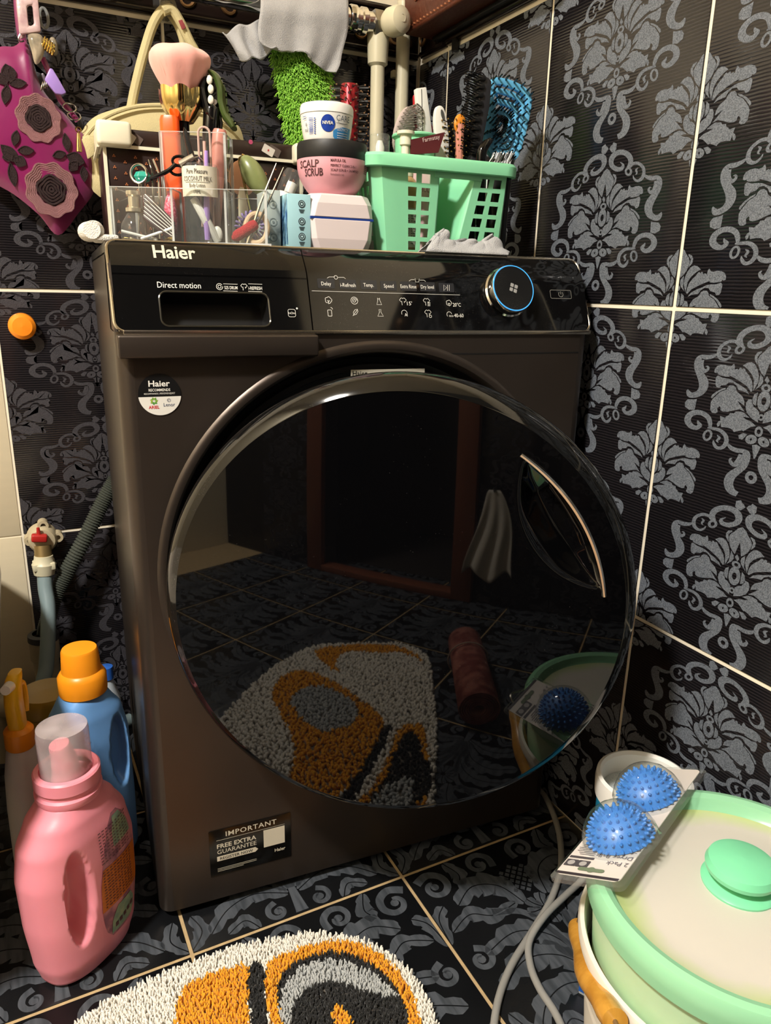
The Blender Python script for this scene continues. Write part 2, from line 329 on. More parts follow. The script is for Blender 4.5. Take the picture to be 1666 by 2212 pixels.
# ================================================================== THE ROOM
DAMASK = {"poly":[[[1,596],[57,563],[90,518],[132,479],[156,433],[146,388],[120,330],[83,287],[42,256],[31,315],[19,372],[5,402],[-11,411]],[[125,519],[173,504],[198,465],[194,420],[164,386],[149,369],[174,412],[171,450],[149,479],[120,506]],[[94,281],[53,238],[46,201],[65,161],[105,125],[130,104],[99,159],[83,198],[87,235]],[[331,346],[277,384],[226,393],[180,375],[138,324],[112,261],[105,196],[129,137],[149,89],[152,145],[163,210],[198,262],[248,304],[292,332]],[[161,88],[167,144],[187,198],[229,246],[272,283],[295,313],[315,320],[331,305],[343,320],[363,320],[374,296],[397,306],[411,281],[423,292],[430,332],[446,357],[474,328],[487,295],[512,321],[557,331],[618,327],[666,309],[692,271],[692,235],[667,227],[630,239],[642,220],[617,210],[532,203],[477,208],[522,226],[462,216],[384,192],[332,172],[240,133],[177,77]],[[190,44],[232,92],[298,124],[377,150],[442,177],[495,185],[575,187],[635,205],[658,185],[659,158],[636,151],[652,123],[650,96],[633,75],[594,69],[574,98],[533,115],[507,112],[474,145],[419,148],[368,120],[340,79],[292,74],[237,64]],[[231,-82],[238,-35],[273,14],[320,28],[356,22],[356,64],[375,98],[410,118],[458,116],[483,91],[494,63],[539,40],[576,21],[624,-28],[660,-67],[679,-104],[677,-150],[672,-195],[643,-225],[596,-226],[566,-208],[584,-190],[579,-162],[550,-136],[504,-121],[536,-151],[534,-178],[495,-190],[431,-182],[357,-155],[282,-132],[213,-147],[248,-116],[309,-77],[379,-47],[460,-22],[365,-31],[292,-57]],[[502,82],[555,63],[621,26],[676,-23],[690,-51],[672,-63],[641,-28],[601,13],[555,42],[512,60]],[[43,-282],[111,-242],[182,-228],[263,-235],[339,-265],[305,-227],[244,-208],[142,-203],[209,-165],[250,-153],[288,-165],[330,-163],[348,-187],[398,-190],[409,-218],[440,-234],[457,-253],[524,-244],[521,-266],[474,-273],[492,-297],[498,-334],[489,-367],[418,-360],[362,-362],[335,-371],[310,-394],[248,-368],[210,-357],[189,-363],[147,-330],[106,-300]],[[497,-290],[535,-308],[554,-341],[539,-373],[516,-359],[521,-331]],[[146,-1],[191,-8],[212,-47],[212,-95],[185,-155],[113,-208],[29,-238],[39,-185],[30,-132],[53,-109],[87,-87],[130,-78],[159,-96],[147,-113],[180,-102],[158,-72],[116,-67],[144,-34]],[[89,84],[131,53],[143,4],[131,-42],[88,-66],[106,-22],[101,26]],[[134,-388],[192,-383],[245,-420],[233,-454],[190,-459],[163,-427]],[[-8,-476],[54,-493],[39,-527],[34,-561],[8,-571],[8,-635],[-11,-635]],[[9,826],[28,855],[58,869],[75,894],[135,872],[120,838],[138,808],[108,776],[58,778]],[[883,-99],[923,-110],[949,-112],[1013,-120],[1051,-162],[1042,-214],[971,-242],[893,-229],[926,-199],[930,-146]]],"strip":[[[[232,640],[243,632],[258,620],[271,609],[272,603],[268,599],[261,593],[253,588],[245,587],[235,587],[218,589],[200,592],[185,596],[170,602],[151,611],[134,621],[122,630],[116,638],[111,649],[109,661],[109,671],[112,682],[119,693],[128,704],[138,712],[152,719],[168,725],[186,729],[204,730],[224,729],[247,726],[269,720],[288,714],[306,706],[324,695],[340,684],[353,673],[363,663],[371,652],[378,640],[382,629],[381,615],[375,598],[366,581],[360,568]],[[238,645],[251,639],[272,631],[294,620],[312,605],[319,587],[318,570],[309,554],[291,542],[265,536],[235,534],[202,536],[168,543],[136,556],[105,571],[77,589],[53,609],[36,630],[25,652],[19,673],[18,693],[22,712],[31,730],[45,747],[62,761],[84,773],[110,782],[140,789],[172,792],[206,791],[242,787],[279,780],[314,769],[348,754],[380,737],[408,718],[431,697],[448,675],[459,653],[465,631],[464,609],[454,588],[438,570],[422,555],[412,545]]],[[[466,507],[463,485],[448,469],[423,462],[393,465],[365,478],[343,499],[333,523],[336,545],[351,561],[376,568],[406,565],[434,551],[455,531],[466,507]],[[427,512],[426,500],[420,492],[410,488],[398,489],[386,495],[377,506],[372,518],[373,530],[379,538],[389,542],[401,541],[413,534],[423,524],[427,512]]],[[[437,552],[445,559],[457,568],[469,576],[481,580],[495,581],[513,580],[532,577],[548,573],[566,566],[587,555],[605,543],[619,532],[628,521],[636,508],[641,494],[643,480],[642,465],[638,450],[632,436],[625,425],[615,417],[601,411],[587,406],[576,404],[568,405],[555,409],[541,416],[529,423],[519,430],[509,441],[501,452],[495,460]],[[401,572],[408,579],[418,591],[433,603],[453,612],[477,615],[503,616],[531,613],[559,607],[588,596],[615,582],[640,565],[662,547],[678,528],[689,509],[695,489],[698,471],[698,451],[693,432],[686,414],[673,398],[656,386],[634,378],[611,372],[586,372],[560,377],[537,387],[519,399],[504,411],[494,425],[488,440],[486,452],[484,460]]],[[[558,543],[550,541],[537,538],[524,532],[515,522],[519,508],[527,496],[535,487],[539,482],[539,480],[536,475],[530,470],[526,467]],[[566,537],[562,532],[556,525],[551,517],[551,513],[552,509],[558,500],[564,489],[566,477],[559,469],[548,465],[538,463],[531,462]]],[[[681,429],[689,422],[701,413],[718,401],[738,391],[759,382],[782,375],[806,370],[832,366],[858,367],[879,371],[893,374],[900,375],[898,374],[894,372],[893,369],[895,362],[899,354],[904,344],[909,333],[911,322],[911,308],[910,292],[907,277],[900,263],[888,250],[872,237],[853,222],[834,207],[816,192],[798,177],[780,160],[765,141],[755,120],[749,99],[746,77],[748,53],[756,29],[768,6],[785,-16],[806,-37],[833,-55],[862,-69],[889,-80],[916,-88],[941,-94],[967,-97],[992,-97],[1015,-91],[1033,-79],[1043,-65],[1048,-52],[1051,-40],[1052,-29],[1049,-18],[1045,-10],[1042,-5]],[[699,447],[710,443],[725,438],[740,433],[754,429],[769,427],[786,424],[804,421],[818,419],[832,419],[851,419],[874,419],[899,417],[925,410],[947,399],[963,386],[975,374],[983,360],[990,343],[993,326],[994,308],[993,290],[989,271],[983,252],[974,232],[963,212],[949,194],[936,176],[925,159],[914,142],[903,124],[895,108],[889,94],[884,80],[881,66],[878,54],[878,43],[880,32],[884,21],[889,11],[894,3],[901,-4],[912,-13],[926,-21],[939,-27],[948,-30],[956,-31],[962,-32],[966,-33],[972,-33],[982,-30],[995,-24],[1005,-19],[1013,-15],[1020,-11],[1026,-6],[1030,-2]]],[[[856,357],[858,347],[859,334],[860,321],[858,310],[855,299],[851,287],[846,275],[842,269],[838,265],[831,261],[823,259],[822,257],[822,255],[815,258],[807,263],[802,266],[800,269],[801,274],[805,280],[807,283],[807,285],[812,286],[818,285],[823,285]],[[906,357],[912,347],[921,333],[930,315],[935,296],[933,278],[928,260],[920,244],[907,229],[888,219],[866,214],[843,213],[818,216],[794,227],[779,240],[769,254],[764,267],[765,278],[772,288],[780,294],[789,299],[801,300],[812,297],[819,294],[824,292]]],[[[823,-341],[818,-345],[811,-351],[803,-356],[796,-361],[786,-365],[773,-371],[758,-382],[753,-401],[763,-421],[781,-437],[804,-451],[834,-462],[864,-465],[894,-463],[922,-458],[947,-449],[970,-437],[991,-423],[1009,-405],[1021,-384],[1025,-361],[1022,-337],[1013,-313],[996,-289],[972,-269],[944,-252],[913,-238],[881,-228],[847,-222],[814,-221],[781,-223],[751,-227],[723,-235],[696,-246],[672,-259],[652,-274],[637,-292],[626,-311],[620,-330],[615,-347],[613,-362],[614,-377],[617,-389],[618,-398]],[[833,-345],[833,-350],[833,-358],[833,-368],[831,-378],[824,-389],[817,-398],[816,-403],[818,-400],[821,-400],[829,-406],[837,-411],[841,-412],[849,-411],[863,-409],[879,-404],[891,-398],[903,-389],[915,-379],[924,-368],[928,-359],[928,-349],[926,-337],[921,-326],[916,-318],[908,-310],[895,-301],[879,-293],[863,-287],[847,-283],[826,-280],[804,-280],[784,-281],[764,-285],[744,-291],[725,-299],[710,-308],[698,-319],[689,-333],[681,-348],[674,-362],[668,-373],[664,-385],[661,-395],[659,-403]]],[[[726,-495],[724,-525],[709,-549],[685,-562],[654,-562],[625,-548],[602,-523],[590,-492],[591,-461],[607,-438],[632,-425],[662,-426],[691,-440],[714,-465],[726,-495]],[[691,-494],[691,-514],[684,-530],[673,-538],[658,-538],[644,-529],[632,-513],[625,-493],[625,-473],[632,-457],[643,-449],[658,-449],[672,-458],[684,-475],[691,-494]]],[[[672,-399],[658,-396],[637,-393],[612,-390],[588,-387],[565,-386],[539,-384],[511,-385],[482,-390],[455,-398],[429,-410],[405,-425],[386,-442],[372,-462],[363,-484],[358,-506],[359,-529],[366,-552],[379,-574],[396,-594],[416,-611],[442,-623],[469,-629],[495,-631],[520,-627],[541,-617],[555,-604],[565,-591],[572,-578],[575,-565],[574,-552],[571,-542],[569,-534]],[[674,-413],[660,-414],[640,-416],[617,-417],[595,-419],[572,-420],[548,-420],[528,-422],[509,-425],[490,-432],[470,-442],[452,-454],[439,-466],[429,-480],[422,-497],[419,-515],[419,-530],[424,-545],[433,-561],[445,-575],[455,-584],[464,-588],[475,-592],[487,-593],[496,-593],[503,-590],[513,-583],[524,-573],[534,-564],[542,-556],[550,-547],[556,-539],[561,-533]]],[[[522,-464],[512,-467],[497,-471],[480,-478],[469,-491],[474,-507],[486,-519],[496,-528],[501,-532],[502,-534],[499,-539],[493,-544],[489,-548]],[[530,-470],[524,-476],[516,-485],[509,-493],[509,-497],[511,-499],[518,-508],[527,-520],[532,-533],[524,-544],[512,-549],[501,-552],[494,-553]]],[[[358,-532],[345,-537],[327,-545],[308,-552],[291,-557],[276,-559],[260,-562],[242,-563],[227,-564],[215,-563],[198,-561],[175,-558],[150,-557],[127,-558],[103,-561],[80,-570],[62,-586],[53,-605],[49,-626],[48,-647],[49,-669],[53,-690],[58,-712],[66,-736],[78,-759],[93,-781],[111,-801],[128,-819],[143,-837],[161,-857],[178,-877],[191,-894],[199,-909],[205,-925],[209,-944],[211,-962],[210,-978],[205,-992],[198,-1007],[189,-1020],[182,-1028],[176,-1033],[160,-1040],[140,-1046],[124,-1051]],[[380,-546],[373,-555],[363,-568],[348,-583],[330,-595],[308,-604],[286,-609],[262,-613],[238,-615],[211,-613],[189,-609],[173,-606],[165,-606],[158,-608],[154,-612],[155,-615],[154,-618],[151,-626],[147,-640],[144,-656],[143,-673],[145,-690],[148,-708],[153,-726],[161,-741],[173,-755],[190,-768],[210,-784],[231,-802],[252,-819],[275,-838],[299,-861],[319,-887],[331,-915],[338,-942],[340,-969],[336,-996],[327,-1022],[313,-1046],[294,-1068],[268,-1087],[232,-1101],[197,-1107],[169,-1108],[152,-1109]]],[[[141,-621],[140,-634],[138,-652],[138,-674],[141,-695],[149,-714],[159,-734],[173,-752],[194,-769],[224,-780],[253,-781],[275,-775],[293,-766],[305,-755],[314,-741],[319,-727],[321,-714],[314,-701],[304,-693],[293,-688],[287,-684]],[[201,-624],[205,-636],[210,-654],[216,-673],[223,-688],[230,-702],[239,-717],[246,-728],[249,-732],[243,-731],[242,-733],[247,-734],[253,-735],[261,-732],[271,-724],[280,-716],[286,-710],[287,-707],[285,-701],[280,-695],[276,-690]]],[[[151,-437],[148,-460],[131,-478],[103,-488],[71,-487],[41,-476],[17,-456],[7,-432],[10,-409],[27,-391],[55,-382],[87,-383],[117,-394],[140,-413],[151,-437]],[[91,-435],[91,-441],[88,-446],[84,-449],[79,-449],[73,-446],[69,-441],[67,-434],[67,-428],[70,-423],[74,-420],[80,-420],[85,-423],[89,-429],[91,-435]]]],"ring":[[0,79,112,0.38],[-178,39,37,0.42],[139,60,44,0.45],[-334,51,57,0.47],[-851,77,71,0.4]],"drop":[[[-10,267],[27,221],[6,183],[-33,224]]]}
PW, PH, GAP, TT = 0.2832, 0.4055, 0.0050, 0.0016

def m_tile():
    m = bpy.data.materials.new('black_ribbed_glaze'); m.use_nodes = True
    nt = m.node_tree; N = nt.nodes; L = nt.links; b = N['Principled BSDF']
    tc = N.new('ShaderNodeTexCoord')
    w = N.new('ShaderNodeTexWave'); w.wave_type = 'BANDS'; w.bands_direction = 'Z'
    w.inputs['Scale'].default_value = 85; w.inputs['Distortion'].default_value = 1.2; w.inputs['Detail'].default_value = 1
    w.inputs['Detail Scale'].default_value = 0.6
    L.new(tc.outputs['Object'], w.inputs['Vector'])
    nz = N.new('ShaderNodeTexNoise'); nz.inputs['Scale'].default_value = 9
    L.new(tc.outputs['Object'], nz.inputs['Vector'])
    mx = N.new('ShaderNodeMix'); mx.data_type = 'RGBA'
    mx.inputs[6].default_value = srgb('#0d0d0f'); mx.inputs[7].default_value = srgb('#242124')
    L.new(w.outputs['Fac'], mx.inputs[0]); L.new(mx.outputs[2], b.inputs['Base Color'])
    mr = N.new('ShaderNodeMapRange'); mr.inputs[3].default_value = 0.10; mr.inputs[4].default_value = 0.2
    L.new(nz.outputs[0], mr.inputs[0]); L.new(mr.outputs[0], b.inputs['Roughness'])
    b.inputs['Specular IOR Level'].default_value = 0.45
    bp = N.new('ShaderNodeBump'); bp.inputs['Strength'].default_value = 0.22; bp.inputs['Distance'].default_value = 0.0006
    L.new(w.outputs['Fac'], bp.inputs['Height']); L.new(bp.outputs[0], b.inputs['Normal'])
    return m
M_TILE = m_tile()
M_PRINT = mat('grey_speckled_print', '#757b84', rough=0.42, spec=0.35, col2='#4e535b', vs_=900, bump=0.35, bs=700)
M_PRINT_SHADE = mat('shaded_grey_print', '#434146', rough=0.45, spec=0.3, col2='#343337', vs_=900, bump=0.35, bs=700)  # same print, darkened: the back wall's dimness put into the colour
M_GROUT = mat('cream_grout', '#f2e8d2', rough=0.8, var=0.12, vs_=25)
M_CREAM = mat('cream_glaze', '#d8ccb0', rough=0.3, var=0.06, vs_=6, stretch=(1, 1, 14))
M_CEIL = mat('ceiling_paint', '#ece4d4', rough=0.9, var=0.03)

def damask_mb():
    mb = MB()
    def put(pts, ox, oz, mir):
        P = [(((-x if mir else x) / 1e4 + ox), z / 1e4 + oz) for x, z in pts]
        mb.add([(x, 0, z) for x, z in P], [tuple(range(len(P)))])
    def strip(L, R, ox, oz, mir):
        k = -1 if mir else 1; n = len(L); V = []
        for a, b in zip(L, R): V += [(k * a[0] / 1e4 + ox, 0, a[1] / 1e4 + oz), (k * b[0] / 1e4 + ox, 0, b[1] / 1e4 + oz)]
        mb.add(V, [(2 * i, 2 * i + 1, 2 * i + 3, 2 * i + 2) for i in range(n - 1)])
    def ring(zc, rw, rh, h, ox, oz):
        n = 18; V = []
        for i in range(n):
            a = 2 * PI * i / n
            V += [(rw / 1e4 * math.cos(a) + ox, 0, (zc + rh * math.sin(a)) / 1e4 + oz), (rw * h / 1e4 * math.cos(a) + ox, 0, (zc + rh * h * math.sin(a)) / 1e4 + oz)]
        mb.add(V, [(2 * i, 2 * i + 1, 2 * ((i + 1) % n) + 1, 2 * ((i + 1) % n)) for i in range(n)])
    def motif(ox, oz, framed):
        ps = DAMASK['poly'] if framed else DAMASK['poly'][:-2]
        ss = DAMASK['strip'] if framed else DAMASK['strip'][-1:]
        rs = DAMASK['ring'] if framed else DAMASK['ring'][:-1]
        for mir in (0, 1):
            for p in ps: put(p, ox, oz, mir)
            for a, b in ss: strip(a, b, ox, oz, mir)
        for r in rs: ring(*r, ox, oz)
        for d in DAMASK['drop']: put(d, ox, oz, 0)
    hp = PH / 2
    for k in (-1, 0, 1, 2): motif(0, 0.111 + k * hp, True)
    for k in (-1, 0, 1, 2):
        for sx in (-1, 1): motif(sx * PW / 2, 0.111 + (k + 0.5) * hp, False)
    return mb
_d = damask_mb()
def print_mesh(xa, xb, za, zb):
    bm = bmesh.new(); vv = [bm.verts.new((p.x, -TT - 0.0002, p.z)) for p in _d.v]
    for f in _d.f:
        try: bm.faces.new([vv[i] for i in f])
        except ValueError: pass
    bmesh.ops.triangulate(bm, faces=[f for f in bm.faces if len(f.verts) > 4])
    for co, no in (((xa, 0, 0), (-1, 0, 0)), ((xb, 0, 0), (1, 0, 0)), ((0, 0, za), (0, 0, -1)), ((0, 0, zb), (0, 0, 1))):
        bmesh.ops.bisect_plane(bm, geom=bm.verts[:] + bm.edges[:] + bm.faces[:], plane_co=co, plane_no=no, clear_outer=True)
    for f in bm.faces:
        f.normal_update()
        if f.normal.y > 0: f.normal_flip()
    me = bpy.data.meshes.new('print'); bm.to_mesh(me); bm.free(); me.materials.append(M_PRINT)
    return me
TILES = {}
def tile_meshes(xa, xb, za, zb):
    key = (round(xa, 4), round(xb, 4), round(za, 4), round(zb, 4))
    if key not in TILES:
        g = GAP / 2; mb = MB().box(((xa + xb) / 2, -TT / 2, (za + zb) / 2), (xb - xa - GAP, TT, zb - za - GAP))
        me = mb.mesh('tile', bevel=0.0009, seg=2); me.materials.append(M_TILE)
        TILES[key] = (me, print_mesh(xa + g + 0.0006, xb - g - 0.0006, za + g + 0.0006, zb - g - 0.0006))
    return TILES[key]
def put_tile(parent, loc, rz, xa=-PW / 2, xb=PW / 2, za=0.0, zb=PH, sz=1.0, pm=None):
    a, b = tile_meshes(xa, xb, za, zb)
    t = bpy.data.objects.new('tile', a); COL.objects.link(t); t.parent = parent
    t.location = loc; t.rotation_euler = (0, 0, rz); t.scale = (1, 1, sz)
    p = bpy.data.objects.new('damask_print', b); COL.objects.link(p); p.parent = t
    if pm: p.material_slots[0].link = 'OBJECT'; p.material_slots[0].material = pm
    return t
ZL = [-0.016, 0.3895, 0.7920, 1.1985]
ZTOP = 2.42; XL = -1.4; YF = -1.4; LZ = 1.285
WB = YB + TT     # grout face lies a little behind the tile faces
WR = XR + TT
wall_back = struct(MB().box(((XL + WR) / 2, WB + 0.05, ZTOP / 2), (WR - XL + 0.2, 0.1, ZTOP)).build('wall_back', M_GROUT))
wall_right = struct(MB().box((WR + 0.05, (WB + YF) / 2, ZTOP / 2), (0.1, WB - YF, ZTOP)).build('wall_right', M_GROUT))
wall_left = struct(MB().box((XL - 0.05, (WB + YF) / 2, ZTOP / 2), (0.1, WB - YF, ZTOP)).build('wall_left', M_CREAM))
ceiling = struct(MB().box(((XL + WR) / 2, (WB + YF) / 2, ZTOP + 0.04), (WR - XL + 0.2, WB - YF + 0.2, 0.08)).build('ceiling', M_CEIL))
# front wall (behind the photographer) with a doorway
DX0, DX1, DZ = -0.78, -0.16, 1.98
fw = MB()
fw.box(((XL - 0.1 + DX0) / 2, YF - 0.05, ZTOP / 2), (DX0 - XL + 0.1, 0.1, ZTOP))
fw.box(((DX1 + WR + 0.1) / 2, YF - 0.05, ZTOP / 2), (WR + 0.1 - DX1, 0.1, ZTOP))
fw.box(((DX0 + DX1) / 2, YF - 0.05, (DZ + ZTOP) / 2), (DX1 - DX0, 0.1, ZTOP - DZ))
wall_front = struct(fw.build('wall_front', mat('dark_wall_glaze', '#1a1817', rough=.25, var=.2, vs_=8)))
M_WOOD = mat('red_brown_wood', '#7a4733', rough=0.3, var=0.25, vs_=8, stretch=(8, 8, 1))
df = struct(bpy.data.objects.new('door_1', None)); COL.objects.link(df); df.location = (0, YF + 0.012, 0)
MB().box((DX0 - 0.03, 0, DZ / 2 + 0.015), (0.08, 0.03, DZ + 0.03)).build('jamb', M_WOOD, df, bevel=0.004)
MB().box((DX1 + 0.03, 0, DZ / 2 + 0.015), (0.08, 0.03, DZ + 0.03)).build('jamb', M_WOOD, df, bevel=0.004)
MB().box(((DX0 + DX1) / 2, 0, DZ + 0.04), (DX1 - DX0 + 0.14, 0.03, 0.08)).build('lintel', M_WOOD, df, bevel=0.004)
MB().box(((DX0 + DX1) / 2, -0.02, 0.012), (DX1 - DX0, 0.07, 0.03)).build('threshold', M_WOOD, df, bevel=0.004)
M_HALL = mat('hall_dark', '#241d1a', rough=0.7)
hall = MB().box(((DX0 + DX1) / 2, YF - 0.9, 1.1), (1.4, 0.05, 2.4)).box(((DX0 + DX1) / 2, YF - 0.5, -0.03), (1.4, 0.85, 0.05))
hall.box((DX0 - 0.38, YF - 0.5, 1.1), (0.05, 0.85, 2.4)).box((DX1 + 0.38, YF - 0.5, 1.1), (0.05, 0.85, 2.4)).box(((DX0 + DX1) / 2, YF - 0.5, 2.3), (1.4, 0.85, 0.05))
struct(hall.build('wall_hall', M_HALL))

# tiles on the right wall (columns run towards the camera)
YC = [WB, 0.4224, 0.1392, -0.144, -0.4272, -0.7104, -0.9936, -1.2768]
for r in range(3):
    z0 = ZL[r]; hh = ZL[r + 1] - z0; sz = hh / PH
    za = 0.0 if r else 0.016 + 0.001
    for c in range(7):
        yc = YC[c + 1] + PW / 2
        xa = -PW / 2
        if c == 0: xa = PW / 2 - (YB - TT - YC[1])
        put_tile(wall_right, (WR, yc, z0), -PI / 2, xa, PW / 2, za / sz, PH, sz)
# tiles on the back wall
XC = [-0.1149, 0.1683, 0.4515]
for r in range(3):
    z0 = ZL[r]; hh = ZL[r + 1] - z0; sz = hh / PH
    za = 0.0 if r else 0.017
    for c in range(3):
        xb = PW / 2 if c < 2 else (XR - 0.002 - XC[2]) - PW / 2
        put_tile(wall_back, (XC[c] + PW / 2, WB, z0), 0, -PW / 2, xb, za / sz, PH, sz, M_PRINT_SHADE)
    for c in range(4):                                   # plain cream tiles beside them
        x1 = XC[0] - c * PW; zz0 = max(z0, 0.001)
        MB().box((x1 - PW / 2, WB - TT / 2, (zz0 + ZL[r + 1]) / 2), (PW - 0.003, TT, ZL[r + 1] - zz0 - 0.003)).build('tile', M_CREAM, wall_back, bevel=0.0008)
# the front wall is tiled the same way on both sides of the doorway
for r in range(3):
    z0 = ZL[r]; sz = (ZL[r + 1] - z0) / PH; za = 0.0 if r else 0.017
    for xc in (DX1 + 0.072 + PW / 2, DX1 + 0.072 + PW * 1.5, DX0 - 0.072 - PW / 2):
        wd = PW / 2
        put_tile(wall_front, (xc, YF, z0), PI, -wd, wd, za / sz, PH, sz, M_PRINT_SHADE)
# relief border strip above the tiles: dark glaze with gilt acanthus sprays
M_BORD = mat('dark_relief_glaze', '#1c1310', rough=0.22, var=0.3, vs_=40)
M_GILT = mat('gilt_relief', '#7a5a38', rough=0.32, metal=0.55, var=0.35, vs_=80)
def border_meshes(Lg):
    b = MB().box((0, -0.004, 0.039), (Lg - 0.003, 0.008, 0.078))
    b.cyl((-Lg / 2 + 0.002, -0.009, 0.006), (Lg / 2 - 0.002, -0.009, 0.006), 0.004, n=8)
    b.cyl((-Lg / 2 + 0.002, -0.009, 0.072), (Lg / 2 - 0.002, -0.009, 0.072), 0.004, n=8)
    g = MB()
    def spray(cx, s):
        for k in range(7):
            a = (k - 3) * 0.42; ln = 0.028 * (1 - 0.07 * abs(k - 3))
            p = [Vector((cx + s * math.sin(a) * ln * t, -0.009 - 0.003 * math.sin(PI * t), 0.036 + math.cos(a) * ln * t * (0.9 if k % 2 else 1.0) - 0.006)) for t in (0.1, 0.4, 0.75, 1)]
            g.tube(p, [0.0015, 0.0035, 0.003, 0.0008], 6)
        for sg in (-1, 1):
            P = []
            for i in range(14):
                t = i / 13; a = t * 4.2; r = 0.014 * (1 - 0.75 * t)
                P.append(Vector((cx + sg * (0.036 + r * math.cos(a + PI)), -0.010, 0.030 + r * math.sin(a + PI))))
            g.tube(P, [0.0034 - 0.002 * i / 13 for i in range(14)], 6)
    n = max(1, int(Lg / 0.1))
    for i in range(n): spray(-Lg / 2 + Lg * (i + 0.5) / n, 1)
    return b.mesh('border_tile', bevel=0.0006), g.mesh('relief')
def border(parent, loc, rz, Lg):
    key = round(Lg, 3)
    if key not in border.c: border.c[key] = border_meshes(Lg)
    a, b = border.c[key]
    o = link('border_tile', a, M_BORD, parent); o.location = loc; o.rotation_euler = (0, 0, rz)
    link('gilt_relief', b, M_GILT, o)
border.c = {}
for c in range(3):
    x0 = XC[c]; x1 = XC[c] + PW if c < 2 else XR - 0.002
    border(wall_back, ((x0 + x1) / 2, WB, ZL[3] + 0.004), 0, x1 - x0 - 0.004)
for c in range(7):
    y1 = YC[c] if c else YB - 0.014
    border(wall_right, (WR, (y1 + YC[c + 1]) / 2, ZL[3] + 0.004), -PI / 2, y1 - YC[c + 1] - 0.004)

